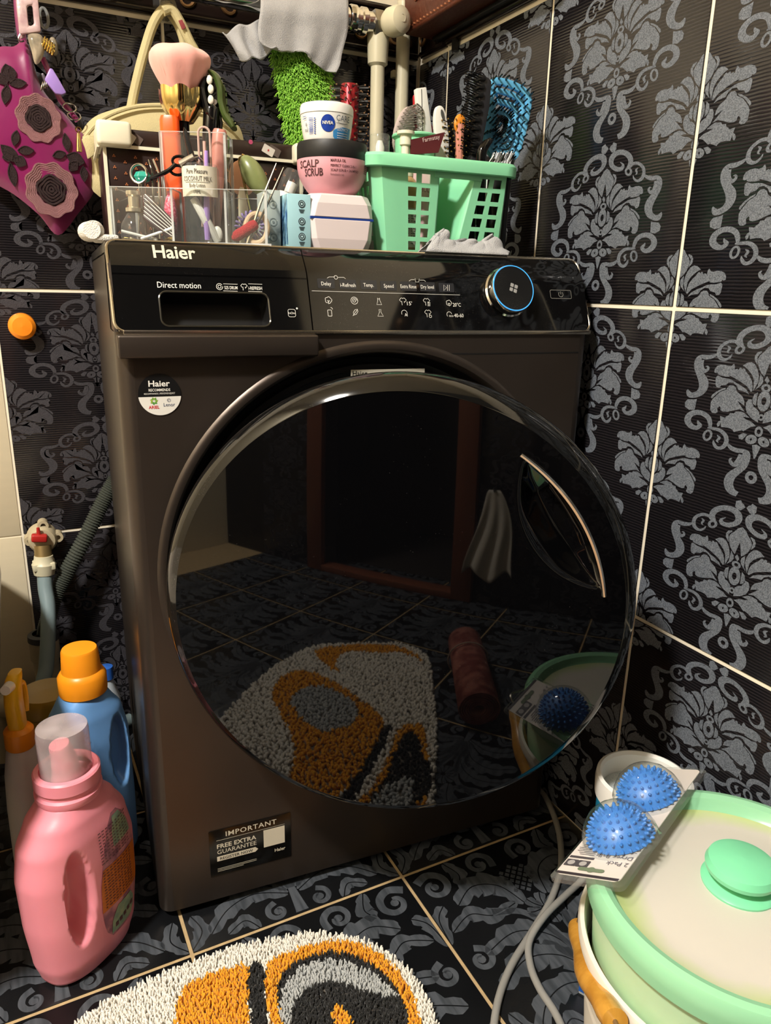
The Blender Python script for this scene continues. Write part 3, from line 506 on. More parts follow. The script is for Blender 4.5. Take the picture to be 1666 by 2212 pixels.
# floor
M_FTILE = mat('black_floor_glaze', '#111214', rough=0.28, spec=0.4, var=0.25, vs_=12, rvar=0.08)
M_FPRINT = mat('floor_leaf_print', '#4e5258', rough=0.4, spec=0.3, col2='#3a3e43', vs_=14, stretch=(9, 1, 1))
M_FGROUT = mat('tan_floor_grout', '#b39a72', rough=0.85, var=0.3, vs_=60)
floor = struct(MB().box(((XL + XR) / 2, (YB + YF) / 2, -0.0512), (XR - XL + 0.3, YB - YF + 0.3, 0.1)).build('floor', M_FGROUT))
def leaf_mb():
    mb = MB()
    def leaf(P, w, lob, gap=0.0008):
        Q = catmull([(x, y, 0) for x, y in P], 8); n = len(Q)
        for sg in (-1, 1):
            A = []; B = []
            for i, q in enumerate(Q):
                t = i / (n - 1); a = Q[max(i - 1, 0)]; b = Q[min(i + 1, n - 1)]
                d = (b - a).normalized(); nn = Vector((-d.y, d.x, 0)) * sg
                ww = w * (math.sin(PI * min(1, t * 0.92 + 0.05)) ** 0.7) * (0.72 + 0.42 * abs(math.sin(lob * PI * t)))
                A.append(q + nn * gap); B.append(q + nn * max(ww, gap * 1.5) - d * ww * 0.25 * math.cos(lob * 2 * PI * t))
            V = [p for ab in zip(A, B) for p in ab]
            mb.add(V, [(2 * i, 2 * i + 1, 2 * i + 3, 2 * i + 2) for i in range(n - 1)])
    def ribbon(P, w0, w1, k=8):
        Q = catmull([(x, y, 0) for x, y in P], k); n = len(Q); V = []
        for i, q in enumerate(Q):
            d = (Q[min(i + 1, n - 1)] - Q[max(i - 1, 0)]).normalized(); nn = Vector((-d.y, d.x, 0)); w = w0 + (w1 - w0) * i / (n - 1)
            V += [q + nn * w / 2, q - nn * w / 2]
        mb.add(V, [(2 * i, 2 * i + 1, 2 * i + 3, 2 * i + 2) for i in range(n - 1)])
    def curl(cx, cy, r, a0, turns, w):
        P = []
        for i in range(9):
            t = i / 8; a = a0 + turns * 2 * PI * t; rr = r * (1 - 0.72 * t)
            P.append((cx + rr * math.cos(a), cy + rr * math.sin(a)))
        ribbon(P, w, w * 0.5, 4)
        mb.add([(cx + 0.006 * math.cos(2 * PI * i / 10), cy + 0.006 * math.sin(2 * PI * i / 10), 0) for i in range(10)], [tuple(range(10))])
    def petal_flower(cx, cy, r, n, a0=0):
        for k in range(n):
            a = a0 + 2 * PI * k / n
            leaf([(cx + 0.18 * r * math.cos(a), cy + 0.18 * r * math.sin(a)), (cx + 0.6 * r * math.cos(a + 0.1), cy + 0.6 * r * math.sin(a + 0.1)), (cx + r * math.cos(a), cy + r * math.sin(a))], r * 0.3, 2)
    def net(cx, cy, r):
        for i in range(-4, 5):
            for j in range(-4, 5):
                x, y = cx + i * r / 4.4, cy + j * r / 4.4
                if (x - cx) ** 2 + (y - cy) ** 2 < r * r and (i + j) % 2 == 0:
                    e = r / 6.2; mb.add([(x - e, y, 0), (x, y - e, 0), (x + e, y, 0), (x, y + e, 0)], [(0, 1, 2, 3)])
    for sx in (-1, 1):
        f = lambda P: [(sx * x, y) for x, y in P]
        leaf(f([(0.006, -0.10), (0.03, -0.055), (0.075, -0.04), (0.125, -0.062)]), 0.02, 6)
        leaf(f([(0.004, -0.10), (0.018, -0.03), (0.06, 0.0), (0.115, -0.012)]), 0.018, 6)
        leaf(f([(0.008, -0.108), (0.05, -0.09), (0.09, -0.10), (0.12, -0.13)]), 0.016, 5)
        ribbon(f([(0.003, -0.1), (0.01, -0.04), (0.03, 0.02), (0.07, 0.04)]), 0.005, 0.012)
        leaf(f([(0.02, 0.035), (0.035, 0.075), (0.07, 0.09), (0.105, 0.07)]), 0.02, 5)
        leaf(f([(0.03, 0.04), (0.07, 0.035), (0.1, 0.05), (0.135, 0.035)]), 0.013, 4)
        curl(sx * 0.118, 0.112, 0.026, PI * (0.2 if sx > 0 else 0.8), 1.15 * sx, 0.013)
        curl(sx * 0.038, 0.122, 0.022, PI * (1.2 if sx > 0 else -0.2), -1.15 * sx, 0.011)
        curl(sx * 0.125, -0.015, 0.018, PI * 0.5, 1.1 * sx, 0.01)
        curl(sx * 0.03, -0.132, 0.016, PI * 0.5, -1.0 * sx, 0.009)
        leaf(f([(0.148, 0.02), (0.142, 0.06), (0.125, 0.078)]), 0.011, 3)
        leaf(f([(0.085, 0.145), (0.075, 0.118), (0.085, 0.1)]), 0.012, 3)
        leaf(f([(0.148, -0.145), (0.13, -0.12), (0.138, -0.09)]), 0.011, 3)
        leaf(f([(0.06, -0.148), (0.075, -0.128), (0.1, -0.14)]), 0.01, 3)
    net(0, 0.075, 0.026)
    petal_flower(0, 0.015, 0.028, 7, 0.3)
    ribbon([(0, -0.145), (0, -0.12), (0, -0.09)], 0.018, 0.008)
    return mb
_lf = leaf_mb(); FT = 0.30
def floor_print(xa, xb, ya, yb):
    bm = bmesh.new(); vv = [bm.verts.new((p.x, p.y, 0.0002)) for p in _lf.v]
    for f in _lf.f:
        try: bm.faces.new([vv[i] for i in f])
        except ValueError: pass
    for co, no in (((xa, 0, 0), (-1, 0, 0)), ((xb, 0, 0), (1, 0, 0)), ((0, ya, 0), (0, -1, 0)), ((0, yb, 0), (0, 1, 0))):
        bmesh.ops.bisect_plane(bm, geom=bm.verts[:] + bm.edges[:] + bm.faces[:], plane_co=co, plane_no=no, clear_outer=True)
    for f in bm.faces:
        f.normal_update()
        if f.normal.z < 0: f.normal_flip()
    me = bpy.data.meshes.new('leaf_print'); bm.to_mesh(me); bm.free(); me.materials.append(M_FPRINT); return me
ftile_me = MB().box((0, 0, -0.003), (FT - 0.0045, FT - 0.0045, 0.006)).mesh('floor_tile', bevel=0.0008); ftile_me.materials.append(M_FTILE)
fprint_me = floor_print(-FT / 2 + 0.003, FT / 2 - 0.003, -FT / 2 + 0.003, FT / 2 - 0.003)
fa = 0.018
for i in range(-5, 1):
    for j in range(-5, 3):
        dx, dy = (i + 0.5) * FT, (j + 0.5) * FT
        x = 0.326 + dx * math.cos(fa) - dy * math.sin(fa); y = -0.059 + dx * math.sin(fa) + dy * math.cos(fa)
        if x > XR + 0.1 or y > YB + 0.12 or x < XL - 0.1 or y < YF - 0.1: continue
        t = bpy.data.objects.new('floor_tile', ftile_me); COL.objects.link(t); t.parent = floor
        t.location = (x, y, 0); t.rotation_euler = (0, 0, fa)
        p = bpy.data.objects.new('leaf_print', fprint_me); COL.objects.link(p); p.parent = t
        p.rotation_euler = (0, 0, 0.0)
# ceiling lamp: a shallow glass dome
cl = thing('ceiling_lamp', 'round white glass ceiling lamp above the room', 'lamp', (LAMP.x, LAMP.y, ZTOP))
MB().lathe([(0, 0), (0.05, 0), (0.05, -0.02), (0.012, -0.03), (0.012, -0.12), (0.13, -0.13), (0.12, -0.15)], 32).build('base', mat('lamp_metal', '#d9d2c4', rough=0.4), cl)
MB().lathe([(0.12, -0.13), (0.118, -0.145), (0.1, -0.16), (0.06, -0.175), (0.0, -0.18)], 32).build('glass_dome', mat('lamp_glass', '#fff0d8', rough=0.4, emis=3.0), cl)

# ================================================================== WASHING MACHINE
def mat_dusty(name, col, rough, dust=0.5, scale=900, thr=0.70, metal=0.0, spec=0.5, coat=0.0, patch=9.0):
    m = mat(name, col, rough=rough, metal=metal, spec=spec, coat=coat, var=0.15, vs_=10)
    nt = m.node_tree; N = nt.nodes; L = nt.links; b = N['Principled BSDF']
    tc = N.new('ShaderNodeTexCoord')
    v = N.new('ShaderNodeTexNoise'); v.inputs['Scale'].default_value = scale; v.inputs['Detail'].default_value = 2
    p = N.new('ShaderNodeTexNoise'); p.inputs['Scale'].default_value = patch; p.inputs['Detail'].default_value = 3
    L.new(tc.outputs['Object'], v.inputs['Vector']); L.new(tc.outputs['Object'], p.inputs['Vector'])
    a = N.new('ShaderNodeMapRange'); a.inputs[1].default_value = thr; a.inputs[2].default_value = thr + 0.06; L.new(v.outputs[0], a.inputs[0])
    c = N.new('ShaderNodeMapRange'); c.inputs[1].default_value = 0.45; c.inputs[2].default_value = 0.75; L.new(p.outputs[0], c.inputs[0])
    ml = N.new('ShaderNodeMath'); ml.operation = 'MULTIPLY'; L.new(a.outputs[0], ml.inputs[0]); L.new(c.outputs[0], ml.inputs[1])
    m2 = N.new('ShaderNodeMath'); m2.operation = 'MULTIPLY'; L.new(ml.outputs[0], m2.inputs[0]); m2.inputs[1].default_value = dust
    src = b.inputs['Base Color'].links[0].from_socket
    mx = N.new('ShaderNodeMix'); mx.data_type = 'RGBA'; L.new(m2.outputs[0], mx.inputs[0]); L.new(src, mx.inputs[6]); mx.inputs[7].default_value = (0.55, 0.52, 0.47, 1)
    L.new(mx.outputs[2], b.inputs['Base Color'])
    return m
M_BODY = mat_dusty('bronze_metal_paint', '#4b433d', 0.36, dust=0.25, scale=700, thr=0.72, metal=0.75)
M_GLOSS = mat_dusty('gloss_black_console', '#0a0a0b', 0.06, dust=0.35, scale=1100, thr=0.68, spec=0.55)
M_DGLASS = mat_dusty('dark_door_glass', '#050506', 0.025, dust=0.25, scale=800, thr=0.72, spec=0.62)
M_CHROME = mat('chrome', '#d8d6d0', rough=0.12, metal=1.0, var=0.04)
M_TRIM = mat('champagne_trim', '#b9b1a2', rough=0.22, metal=1.0, var=0.05)
M_BLKPL = mat('black_plastic', '#0e0e0f', rough=0.45, var=0.1)
M_RUB = mat('grey_rubber', '#3a3b3c', rough=0.6)
M_WPRINT = mat('white_ink', '#e4e2da', rough=0.5, var=0.02)
M_GREYK = mat('key_grey', '#26272b', rough=0.25, var=0.05)
M_BLUELED = mat('blue_led', '#3f9cf0', rough=0.3, emis=0.4, var=0.02)
WX, WD, WH, Z0 = 0.595, 0.455, 0.85, 0.0148
wm = thing('washing_machine', 'dark bronze front-loading washing machine with round black door ajar', 'washing machine', (0, 0, 0), (0, 0, YAW))
cr = 0.018
# body shell: sides and back, rounded at the front edges
def sect(z):
    P = [Vector((WX, WD, z)), Vector((WX, cr, z))]
    P += [Vector((WX - cr + cr * math.cos(a), cr - cr * math.sin(a), z)) for a in [PI / 2 * i / 6 for i in range(1, 7)]]
    Q = [Vector((cr - cr * math.sin(a), cr - cr * math.cos(a), z)) for a in [PI / 2 * i / 6 for i in range(0, 7)]]
    return P, Q + [Vector((0, WD, z))]
b = MB()
for side in (0, 1):
    A = sect(Z0)[side]; B = sect(0.7586)[side]; n = len(A)
    b.add(A + B, [(i, i + 1, n + i + 1, n + i) for i in range(n - 1)])
b.add([(0, WD, Z0), (WX, WD, Z0), (WX, WD, WH - 0.012), (0, WD, WH - 0.012)], [(0, 1, 2, 3)])
for x in (0, WX): b.add([(x, WD, 0.7586), (x, 0.06, 0.7586), (x, 0.06, WH - 0.012), (x, WD, WH - 0.012)], [(0, 1, 2, 3)])
b.add([(0, cr, Z0), (WX, cr, Z0), (WX, WD, Z0), (0, WD, Z0)], [(0, 1, 2, 3)])
b.build('body', M_BODY, wm, fix=False)
# front panel: rectangle with the round door recess
RC = Vector((0.2975, 0, 0.4773)); NA = 128
fp = MB(); V = []
x0, x1, zz0, zz1 = cr - 0.001, WX - cr + 0.001, Z0, 0.7586
def rect_hit(a):
    dx, dz = math.cos(a), math.sin(a); t = 9
    if dx > 1e-9: t = min(t, (x1 - RC.x) / dx)
    if dx < -1e-9: t = min(t, (x0 - RC.x) / dx)
    if dz > 1e-9: t = min(t, (zz1 - RC.z) / dz)
    if dz < -1e-9: t = min(t, (zz0 - RC.z) / dz)
    return Vector((RC.x + dx * t, 0, RC.z + dz * t))
ANG = [2 * PI * i / NA for i in range(NA)] + [math.atan2(z - RC.z, x - RC.x) % (2 * PI) for x in (x0, x1) for z in (zz0, zz1)]
ANG = sorted(ANG)
rings = [[rect_hit(a) for a in ANG]]
for r, y in ((0.272, 0.0), (0.2695, -0.0022), (0.266, -0.0034), (0.262, -0.0028), (0.2585, 0.001), (0.257, 0.006)):
    rings.append([Vector((RC.x + r * math.cos(a), y, RC.z + r * math.sin(a))) for a in ANG])
fp.loft(rings, cap=False)
fp.build('front_panel', M_BODY, wm)
prof = [(0.257, 0.006), (0.255, 0.02), (0.25, 0.03), (0.244, 0.032), (0.242, 0.026), (0.236, 0.026), (0.233, 0.036), (0.215, 0.042), (0.19, 0.042)]
MR = frame(RC, (1, 0, 0), (0, 0, 1)) @ Matrix.Diagonal((1, 1, -1, 1))
MB().lathe(prof, 96, MR).build('door_recess', M_BLKPL, wm)
MB().lathe([(0.192, 0.04), (0.186, 0.028), (0.176, 0.03), (0.168, 0.045), (0.166, 0.08), (0.175, 0.12)], 72, MR).build('gasket', M_RUB, wm)
MB().lathe([(0.178, 0.12), (0.2, 0.13), (0.2, 0.36), (0.0, 0.365)], 48, MR).build('drum', mat('steel_drum', '#8a8a88', rough=0.3, metal=1.0), wm)
# seam under the console, arching over the door ring
arch = [(0.215, 0.7325), (0.232, 0.7345), (0.255, 0.741), (0.28, 0.7455), (0.305, 0.7465), (0.335, 0.744), (0.365, 0.7375), (0.385, 0.7335), (0.40, 0.7325), (0.5, 0.7325), (0.577, 0.7325)]
sm = MB(); strip2(sm, [(p.x, p.y) for p in catmull([(x, z, 0) for x, z in arch], 4)], 0.0016, frame((0, -0.0004, 0), (1, 0, 0), (0, 0, 1)))
sm.build('seam', mat('seam_black', '#060606', rough=0.7), wm)
# kick edge, feet
MB().box((WX / 2, 0.03, Z0 - 0.002), (WX - 0.06, 0.02, 0.006)).build('plinth', M_BLKPL, wm)
for x in (0.05, WX - 0.05):
    for y in (0.06, WD - 0.05):
        MB().cyl((x, y, 0.0), (x, y, Z0 + 0.002), 0.02, 0.016, 16).build('foot', M_RUB, wm)
# top lid
MB().box((WX / 2, (0.05 + WD) / 2, WH - 0.009), (WX, WD - 0.05, 0.018)).build('top_lid', mat('dark_lid', '#1b1a19', rough=0.3), wm, bevel=0.004)
# console: sloping glossy fascia
PM = frame((0, 0, 0.7586), (1, 0, 0), (0, 0.0342, 0.0914)); PMI = PM.inverted(); PLEN = math.hypot(0.0342, 0.0914)
def atp(u, v, h=0.0):
    """pixel -> (x, up-slope) on the console fascia, h metres in front of it"""
    n = PM.to_3x3() @ Vector((0, 0, 1)); nw = MW(*n); o = MW(*(PM.translation + n * h))
    return PMI @ toM(onplane(u, v, nw, nw.dot(o)))
TB_ = 0.070                               # above this the fascia leans back more strongly
PM2 = frame(PM @ Vector((0, TB_, 0)), (1, 0, 0), (0, 0.0235, 0.0258)); PM2I = PM2.inverted(); TL2 = math.hypot(0.0235, 0.0258)
def PS(x, t, z=0.0): return PM @ Vector((x, t, z)) if t <= TB_ else PM2 @ Vector((x, t - TB_, z))
def atp2(u, v):
    n = PM2.to_3x3() @ Vector((0, 0, 1)); nw = MW(*n); o = MW(*PM2.translation)
    return PM2I @ toM(onplane(u, v, nw, nw.dot(o)))
con = bpy.data.objects.new('console', None); COL.objects.link(con); con.parent = wm
wedge = MB()
def wsec(o): return [(0.0028 + o, 0.7586), (0.0275 + o * 0.6, 0.8225), (0.0505 + o * .1, 0.8488), (0.08, 0.8488), (0.08, 0.7586)]
def wbox(xa, xb, o): wedge.loft([[Vector((x, y, z)) for y, z in wsec(o)] for x in (xa, xb)])
wbox(0.001, 0.02, 0); wbox(0.02, 0.19, 0.045); wbox(0.19, WX - 0.001, 0)
wedge.build('console_body', M_BODY, con)
SEAMX = atp(668, 640).x
hl = atp(342, 630); hr = atp(586, 706)
hx0, hx1, hy0, hy1 = hl.x, hr.x, hr.y, hl.y
# drawer fascia (left) with the grip opening
n5 = 6
outer = rrect(SEAMX - 0.0045, TB_ - 0.0015, 0.0006, n5, (0.0035 + SEAMX - 0.001) / 2, TB_ / 2 + .00075)
inner = rrect(hx1 - hx0, hy1 - hy0, 0.008, n5, (hx0 + hx1) / 2, (hy0 + hy1) / 2)
dr = MB(); ring3 = lambda P, z: [PM @ Vector((x, y, z)) for x, y in P]
dr.loft([ring3(outer, -0.001), ring3(outer, 0.0008), ring3(inner, 0.0008), ring3(inner, -0.002)], cap=False)
dr.build('drawer_fascia', M_GLOSS, con)
pk = MB(); inn2 = rrect(hx1 - hx0 - 0.006, hy1 - hy0 - 0.006, 0.007, n5, (hx0 + hx1) / 2, (hy0 + hy1) / 2 - 0.001)
pk.loft([ring3(inner, -0.001), ring3(inner, -0.016), ring3(inn2, -0.0265)], cap=False); pk.add(ring3(inn2, -0.0265), [tuple(range(len(inn2)))])
pk.build('grip_pocket', M_BLKPL, con)
MB().tube([PM @ Vector((x, y, 0.0009)) for x, y in inner], 0.0011, 6, closed=True).build('grip_rim', mat('smoke_rim', '#3a372f', rough=0.15, metal=0.4), con)
def curved(nm, xa, xb, t0):
    """fascia piece that bends softly back along its top"""
    mb = MB(); ts = [t0 + (TB_ - .008 - t0) * i / 4 for i in range(5)]
    P = [(PM @ Vector((0, t, .0008))) for t in ts]
    a, m_, b_ = P[-1], PM @ Vector((0, TB_, .0008)), PM2 @ Vector((0, .008, .0008))
    P += [a.lerp(m_, k).lerp(m_.lerp(b_, k), k) for k in (.2, .4, .6, .8, 1.0)] + [PM2 @ Vector((0, TL2 - .003, .0008)), PM2 @ Vector((0, TL2 - .001, -.0002))]
    mb.grid(lambda u, v: Vector((xa + (xb - xa) * u, P[int(round(v * (len(P) - 1)))].y, P[int(round(v * (len(P) - 1)))].z)), 2, len(P) - 1)
    return mb.build(nm, M_GLOSS, con, angle=1.2)
curved('display_fascia', SEAMX + .0005, WX - .003, .0015)
curved('drawer_fascia_top', .0035, SEAMX - .001, TB_ - .010)
tr = MB()
TLN = TB_ + TL2
o2 = rrect(WX - 0.003, TLN - 0.001, 0.011, 8, WX / 2, TLN / 2)
tr.tube([PS(x, y) for x, y in o2], 0.0018, 8, closed=True)
tr.build('trim_frame', M_TRIM, con)
MB().box((WX / 2 + 0.003, -0.0008, 0.7582), (WX - 0.012, 0.005, 0.0052)).build('trim_strip', M_TRIM, con, bevel=0.0012)
# drawer lower lip: proud bar
MB().box(((0.002 + 0.215) / 2, -0.004, 0.7445), (0.213, 0.02, 0.0235)).build('drawer_lip', M_BODY, con, bevel=0.0025, seg=3)
# lettering on the console -----------------------------------------------------
LM = PM @ Matrix.Translation((0, 0, 0.0012))
def ptext(mb, s, u0, u1, v, cap, bold=0.0, res=2):
    a = atp(u0, v); c = atp(u1, v); t = atp(u0, v - cap)
    return text(mb, s, (t.y - a.y) / 0.70, a.x, a.y, width=c.x - a.x, bold=bold, m=LM, res=res)
lt = MB(); a_, c_, t_ = atp2(332, 558), atp2(424, 559), atp2(332, 531)
text(lt, 'Haier', (t_.y - a_.y) / .70, a_.x, a_.y, width=c_.x - a_.x, bold=.02, m=PM2 @ Matrix.Translation((0, 0, .0013)), res=4); lt.build('brand_lettering', mat('silver_ink', '#d6d2c4', rough=0.3, metal=0.3), con)
lt = MB()
ptext(lt, 'Direct motion', 340, 434, 622, 13)
ptext(lt, '525 DRUM', 485, 513, 625.5, 7, 0.006)
ptext(lt, 'i-REFRESH', 537, 566, 626.5, 7, 0.006)
def pl(mb, pts, w=0.0006, closed=False): return strip2(mb, [(atp(u, v).x, atp(u, v).y) for u, v in pts], w, LM, closed=closed)
pl(lt, [(482, 614), (513, 615)], .0004); pl(lt, [(482, 629), (513, 630)], .0004); pl(lt, [(536, 614), (566, 615)], .0004); pl(lt, [(536, 630), (566, 631)], .0004)
def ic(u, v): p = atp(u, v); return p.x, p.y
def arcp(c, r, a0=0, a1=2 * PI, n=16): return [(c[0] + r * math.cos(a0 + (a1 - a0) * i / n), c[1] + r * math.sin(a0 + (a1 - a0) * i / n)) for i in range(n + 1)]
def ln(P, w=0.0005, closed=False): strip2(lt, P, w, LM, closed=closed)
def shirt(c, s):
    P = [(-.35, -1), (-.35, .1), (-.6, -.1), (-1, .4), (-.5, .95), (-.2, .95), (0, .75), (.2, .95), (.5, .95), (1, .4), (.6, -.1), (.35, .1), (.35, -.4)]
    ln([(c[0] + x * s, c[1] + y * s) for x, y in P])
def cotton(c, s):
    P = [(s * (0.8 + .18 * abs(math.sin(2.5 * (t + .6)))) * math.cos(t), s * (.75 + .18 * abs(math.sin(2.5 * (t + .6)))) * math.sin(t)) for t in [2 * PI * i / 40 for i in range(40)]]
    ln([(c[0] + x, c[1] + y) for x, y in P], closed=True); ln([(c[0], c[1]), (c[0], c[1] - s * 1.1)]); ln([(c[0] - s * .4, c[1] - s * .1), (c[0], c[1] - s * .5), (c[0] + s * .4, c[1] - s * .1)])
c = ic(474, 620); ln(arcp(c, .0034, .6, 2 * PI + .1)); ln(arcp(c, .0017))
shirt(ic(527, 621), .0036)
c = ic(630, 677); ln(rrect(.0085, .0085, .002, 4, *c), .0004, True); text(lt, 'hOn', .0036, c[0], c[1] - .0012, width=.0072, align='C', m=LM); lt.flat(circ(*ic(641, 667), .0011, 10), LM)
for s, u0, u1, v in (('Delay', 694, 715, 617), ('i-Refresh', 735, 768, 620), ('Temp.', 785, 807, 620), ('Speed', 829, 850, 622), ('Extra Rinse', 865, 899, 623), ('Dry level', 909, 937, 624)):
    ptext(lt, s, u0, u1, v, 8)
pl(lt, [(958, 616), (958, 629), (964, 622)], .0005, True); pl(lt, [(966, 616), (966, 629)], .0005); pl(lt, [(970, 616), (970, 629)], .0005)
pl(lt, [(673, 629), (993, 638)], .0004)
pl(lt, [(706, 602), (710, 599), (721, 599)], .0004); pl(lt, [(730, 600), (742, 600), (746, 603)], .0004); ln(arcp(ic(725, 600), .0021))
pl(lt, [(883, 608), (887, 605), (895, 605)], .0004); pl(lt, [(906, 606), (915, 606), (919, 609)], .0004); pl(lt, [(896, 602), (897, 610), (904, 610), (905, 603)], .0004)
S = .0042
cotton(ic(709, 649), S)
c = ic(765, 650); ln(arcp(c, S), .0005); ln([(c[0] + S * (.75 - .6 * i / 20) * math.cos(i * .5), c[1] + S * (.75 - .6 * i / 20) * math.sin(i * .5)) for i in range(21)])
c = ic(818, 652); ln([(c[0] + x * S, c[1] + y * S) for x, y in ((-.3, 1), (-.15, .7), (.15, .7), (.3, 1), (.3, .3), (.75, -.9), (-.75, -.9), (-.3, .3))], closed=True)
shirt(ic(870, 652), S * 1.05); ptext(lt, "15'", 879, 890, 660, 8)
shirt(ic(921, 653), S * 1.05); pl(lt, [(923, 655), (929, 655)]); pl(lt, [(923, 658), (929, 658)]); pl(lt, [(923, 661), (929, 661)])
cotton(ic(969, 655), S * .9); ptext(lt, '20°C', 978, 995, 663, 8)
c = ic(712, 677); ln(rrect(S * 1.1, S * 1.7, .0007, 3, *c), closed=True); ln(arcp(ic(714, 669), .0022, 0, 1.6, 6))
c = ic(767, 676); ln([(c[0] - S * .8, c[1] - S * .9), (c[0] + S * .7, c[1] + S * .8)]); ln([(c[0] + x * S, c[1] + y * S) for x, y in ((-.5, -.7), (-.6, 0), (0, .8), (.75, .95), (.8, .3), (.2, -.5))], closed=True)
c = ic(821, 677); ln([(c[0] + x * S, c[1] + y * S) for x, y in ((-.3, 1), (.3, 1), (.2, .3), (.85, -.9), (-.85, -.9), (-.2, .3))], closed=True)
c = ic(873, 677); ln(arcp(c, S * .85, -1.0, 3.6, 16)); ptext(lt, 'AI', 874, 880, 684, 7)
shirt(ic(924, 678), S * 1.05); ln(arcp(ic(929, 684), .0016))
c = ic(970, 680); ln(arcp(c, S * .8, .2, 3.9, 14)); ptext(lt, 'eco', 970, 979, 685, 5); ptext(lt, '40-60', 981, 1001, 686, 8)
lt.build('control_print', M_WPRINT, con, smooth=False)
for u, v in ((704, 613), (751, 615), (796, 616), (839, 618), (882, 619), (923, 620), (964, 622)):
    c = atp(u, v); MB().prism(rrect(.0205, .0112, .0008, 2, c.x, c.y), .0003, PM, .0008).build('touch_key', M_GREYK, con)
pw = MB(); a = atp(1187, 627); c2_ = atp(1234, 646)
strip2(pw, rrect(c2_.x - a.x, a.y - c2_.y, .002, 4, (a.x + c2_.x) / 2, (a.y + c2_.y) / 2), .0005, LM, closed=True)
c = ((a.x + c2_.x) / 2, (a.y + c2_.y) / 2); strip2(pw, arcp(c, .0034, 2.2, 2.2 + 5.0), .0006, LM); strip2(pw, [(c[0], c[1]), (c[0], c[1] + .004)], .0006, LM)
pw.build('power_key_print', mat('dim_ink', '#8f8d86', rough=0.4), con, smooth=False)
# program dial
dc = atp(1110, 622, 0.019); DM = PM @ Matrix.Translation((dc.x, dc.y, 0.0)); R_ = 0.0298
dial = bpy.data.objects.new('program_dial', None); COL.objects.link(dial); dial.parent = wm
MB().lathe([(R_ + .0015, 0.0005), (R_ + .0018, 0.004), (R_, 0.006), (R_, 0.017), (R_ - .0008, 0.0185)], 64, DM).build('knob_side', M_CHROME, dial)
MB().lathe([(R_ - .0008, 0.0184), (R_ - .0012, 0.0192), (R_ - .0022, 0.0190)], 64, DM).build('light_ring', M_BLUELED, dial)
MB().lathe([(R_ - .0022, 0.0188), (R_ * .6, 0.0186), (0, 0.0184)], 64, DM).build('knob_face', mat_dusty('knob_black', '#0b0b0c', 0.3, dust=.5, thr=.6, scale=1500), dial)
lg = MB()
for i in (-1, 1):
    for j in (-1, 1): lg.flat(rrect(.0046, .0046, .0008, 2, i * .0029, j * .0029), DM @ Matrix.Rotation(-.35, 4, 'Z'), .0190)
lg.build('dial_mark', mat('dial_grey', '#9a9a98', rough=0.4), dial)
# stickers on the front
FM = frame((0, -0.0006, 0), (1, 0, 0), (0, 0, 1))
sk = bpy.data.objects.new('detergent_sticker', None); COL.objects.link(sk); sk.parent = wm
cx, cz, rs = 0.0412, 0.6937, 0.0221
M_STKB = mat('sticker_black', '#101011', rough=0.35); M_STKW = mat('sticker_white', '#dcdad3', rough=0.4)
split = -0.1 * rs; aa = math.asin(split / rs)
MB().prism(circ(cx, cz, rs, 40, a0=aa, a1=PI - aa, closed=False), .0003, FM).build('sticker_top', M_STKB, sk)
MB().prism(circ(cx, cz, rs, 40, a0=PI - aa, a1=2 * PI + aa, closed=False), .0003, FM).build('sticker_base', M_STKW, sk)
FT_ = FM @ Matrix.Translation((0, 0, .0005)); t = MB()
text(t, 'Haier', .0088, cx, cz + .0088, width=.022, align='C', bold=.02, m=FT_)
text(t, 'RECOMMENDS', .004, cx, cz + .0036, width=.0222, align='C', bold=.015, m=FT_)
text(t, 'RECOMMANDE | РЕКОМЕНДУЕТ', .0024, cx, cz + .0003, width=.032, align='C', m=FT_)
t.build('sticker_lettering', M_WPRINT, sk, smooth=False)
t = MB(); text(t, 'ARIEL', .0046, cx - .0067, cz - .0148, width=.011, align='C', bold=.02, m=FT_); t.build('red_lettering', mat('red_ink', '#c4262c', rough=.5), sk, smooth=False)
t = MB(); text(t, 'Lenor', .0055, cx + .0092, cz - .0128, width=.0118, align='C', m=FT_); strip2(t, circ(cx + .009, cz - .0062, .0018, 12), .0003, FT_, closed=True); strip2(t, arcp((cx + .009, cz - .0064), .001, 0, 4.5, 8), .0003, FT_)
t.build('blue_lettering', mat('navy_ink', '#3a4566', rough=.5), sk, smooth=False)
t = MB()
for k in range(7):
    a = 2 * PI * k / 7; P = [(cx - .0064 + r * math.cos(a + d), cz - .0066 + r * math.sin(a + d)) for r, d in ((.001, 0), (.003, -.5), (.0044, .15), (.0028, .55))]
    t.flat(P, FT_)
t.build('flower_mark', mat('leaf_green_ink', '#4d8f3a', rough=.5, col2='#b9c24a', vs_=300), sk, smooth=False)
gs = bpy.data.objects.new('guarantee_sticker', None); COL.objects.link(gs); gs.parent = wm
gx0, gx1, gz0, gz1 = 0.0665, 0.1765, 0.0530, 0.1250
MB().prism(rrect(gx1 - gx0, gz1 - gz0, .001, 2, (gx0 + gx1) / 2, (gz0 + gz1) / 2), .0003, FM).build('sticker_sheet', mat('gloss_sticker', '#0c0b0a', rough=0.12), gs)
gw = gx1 - gx0; gh = gz1 - gz0; gx = lambda f: gx0 + f * gw; gz = lambda f: gz0 + f * gh; t = MB()
text(t, 'IMPORTANT', .0105, gx(.20), gz(.83), width=.62 * gw, m=FT_, bold=.008, space=1.1)
strip2(t, [(gx(.085), gz(.775)), (gx(.92), gz(.775))], .0005, FT_)
text(t, 'FREE EXTRA', .0092, gx(.09), gz(.60), width=.475 * gw, m=FT_, bold=.02)
text(t, 'GUARANTEE', .0092, gx(.09), gz(.475), width=.475 * gw, m=FT_)
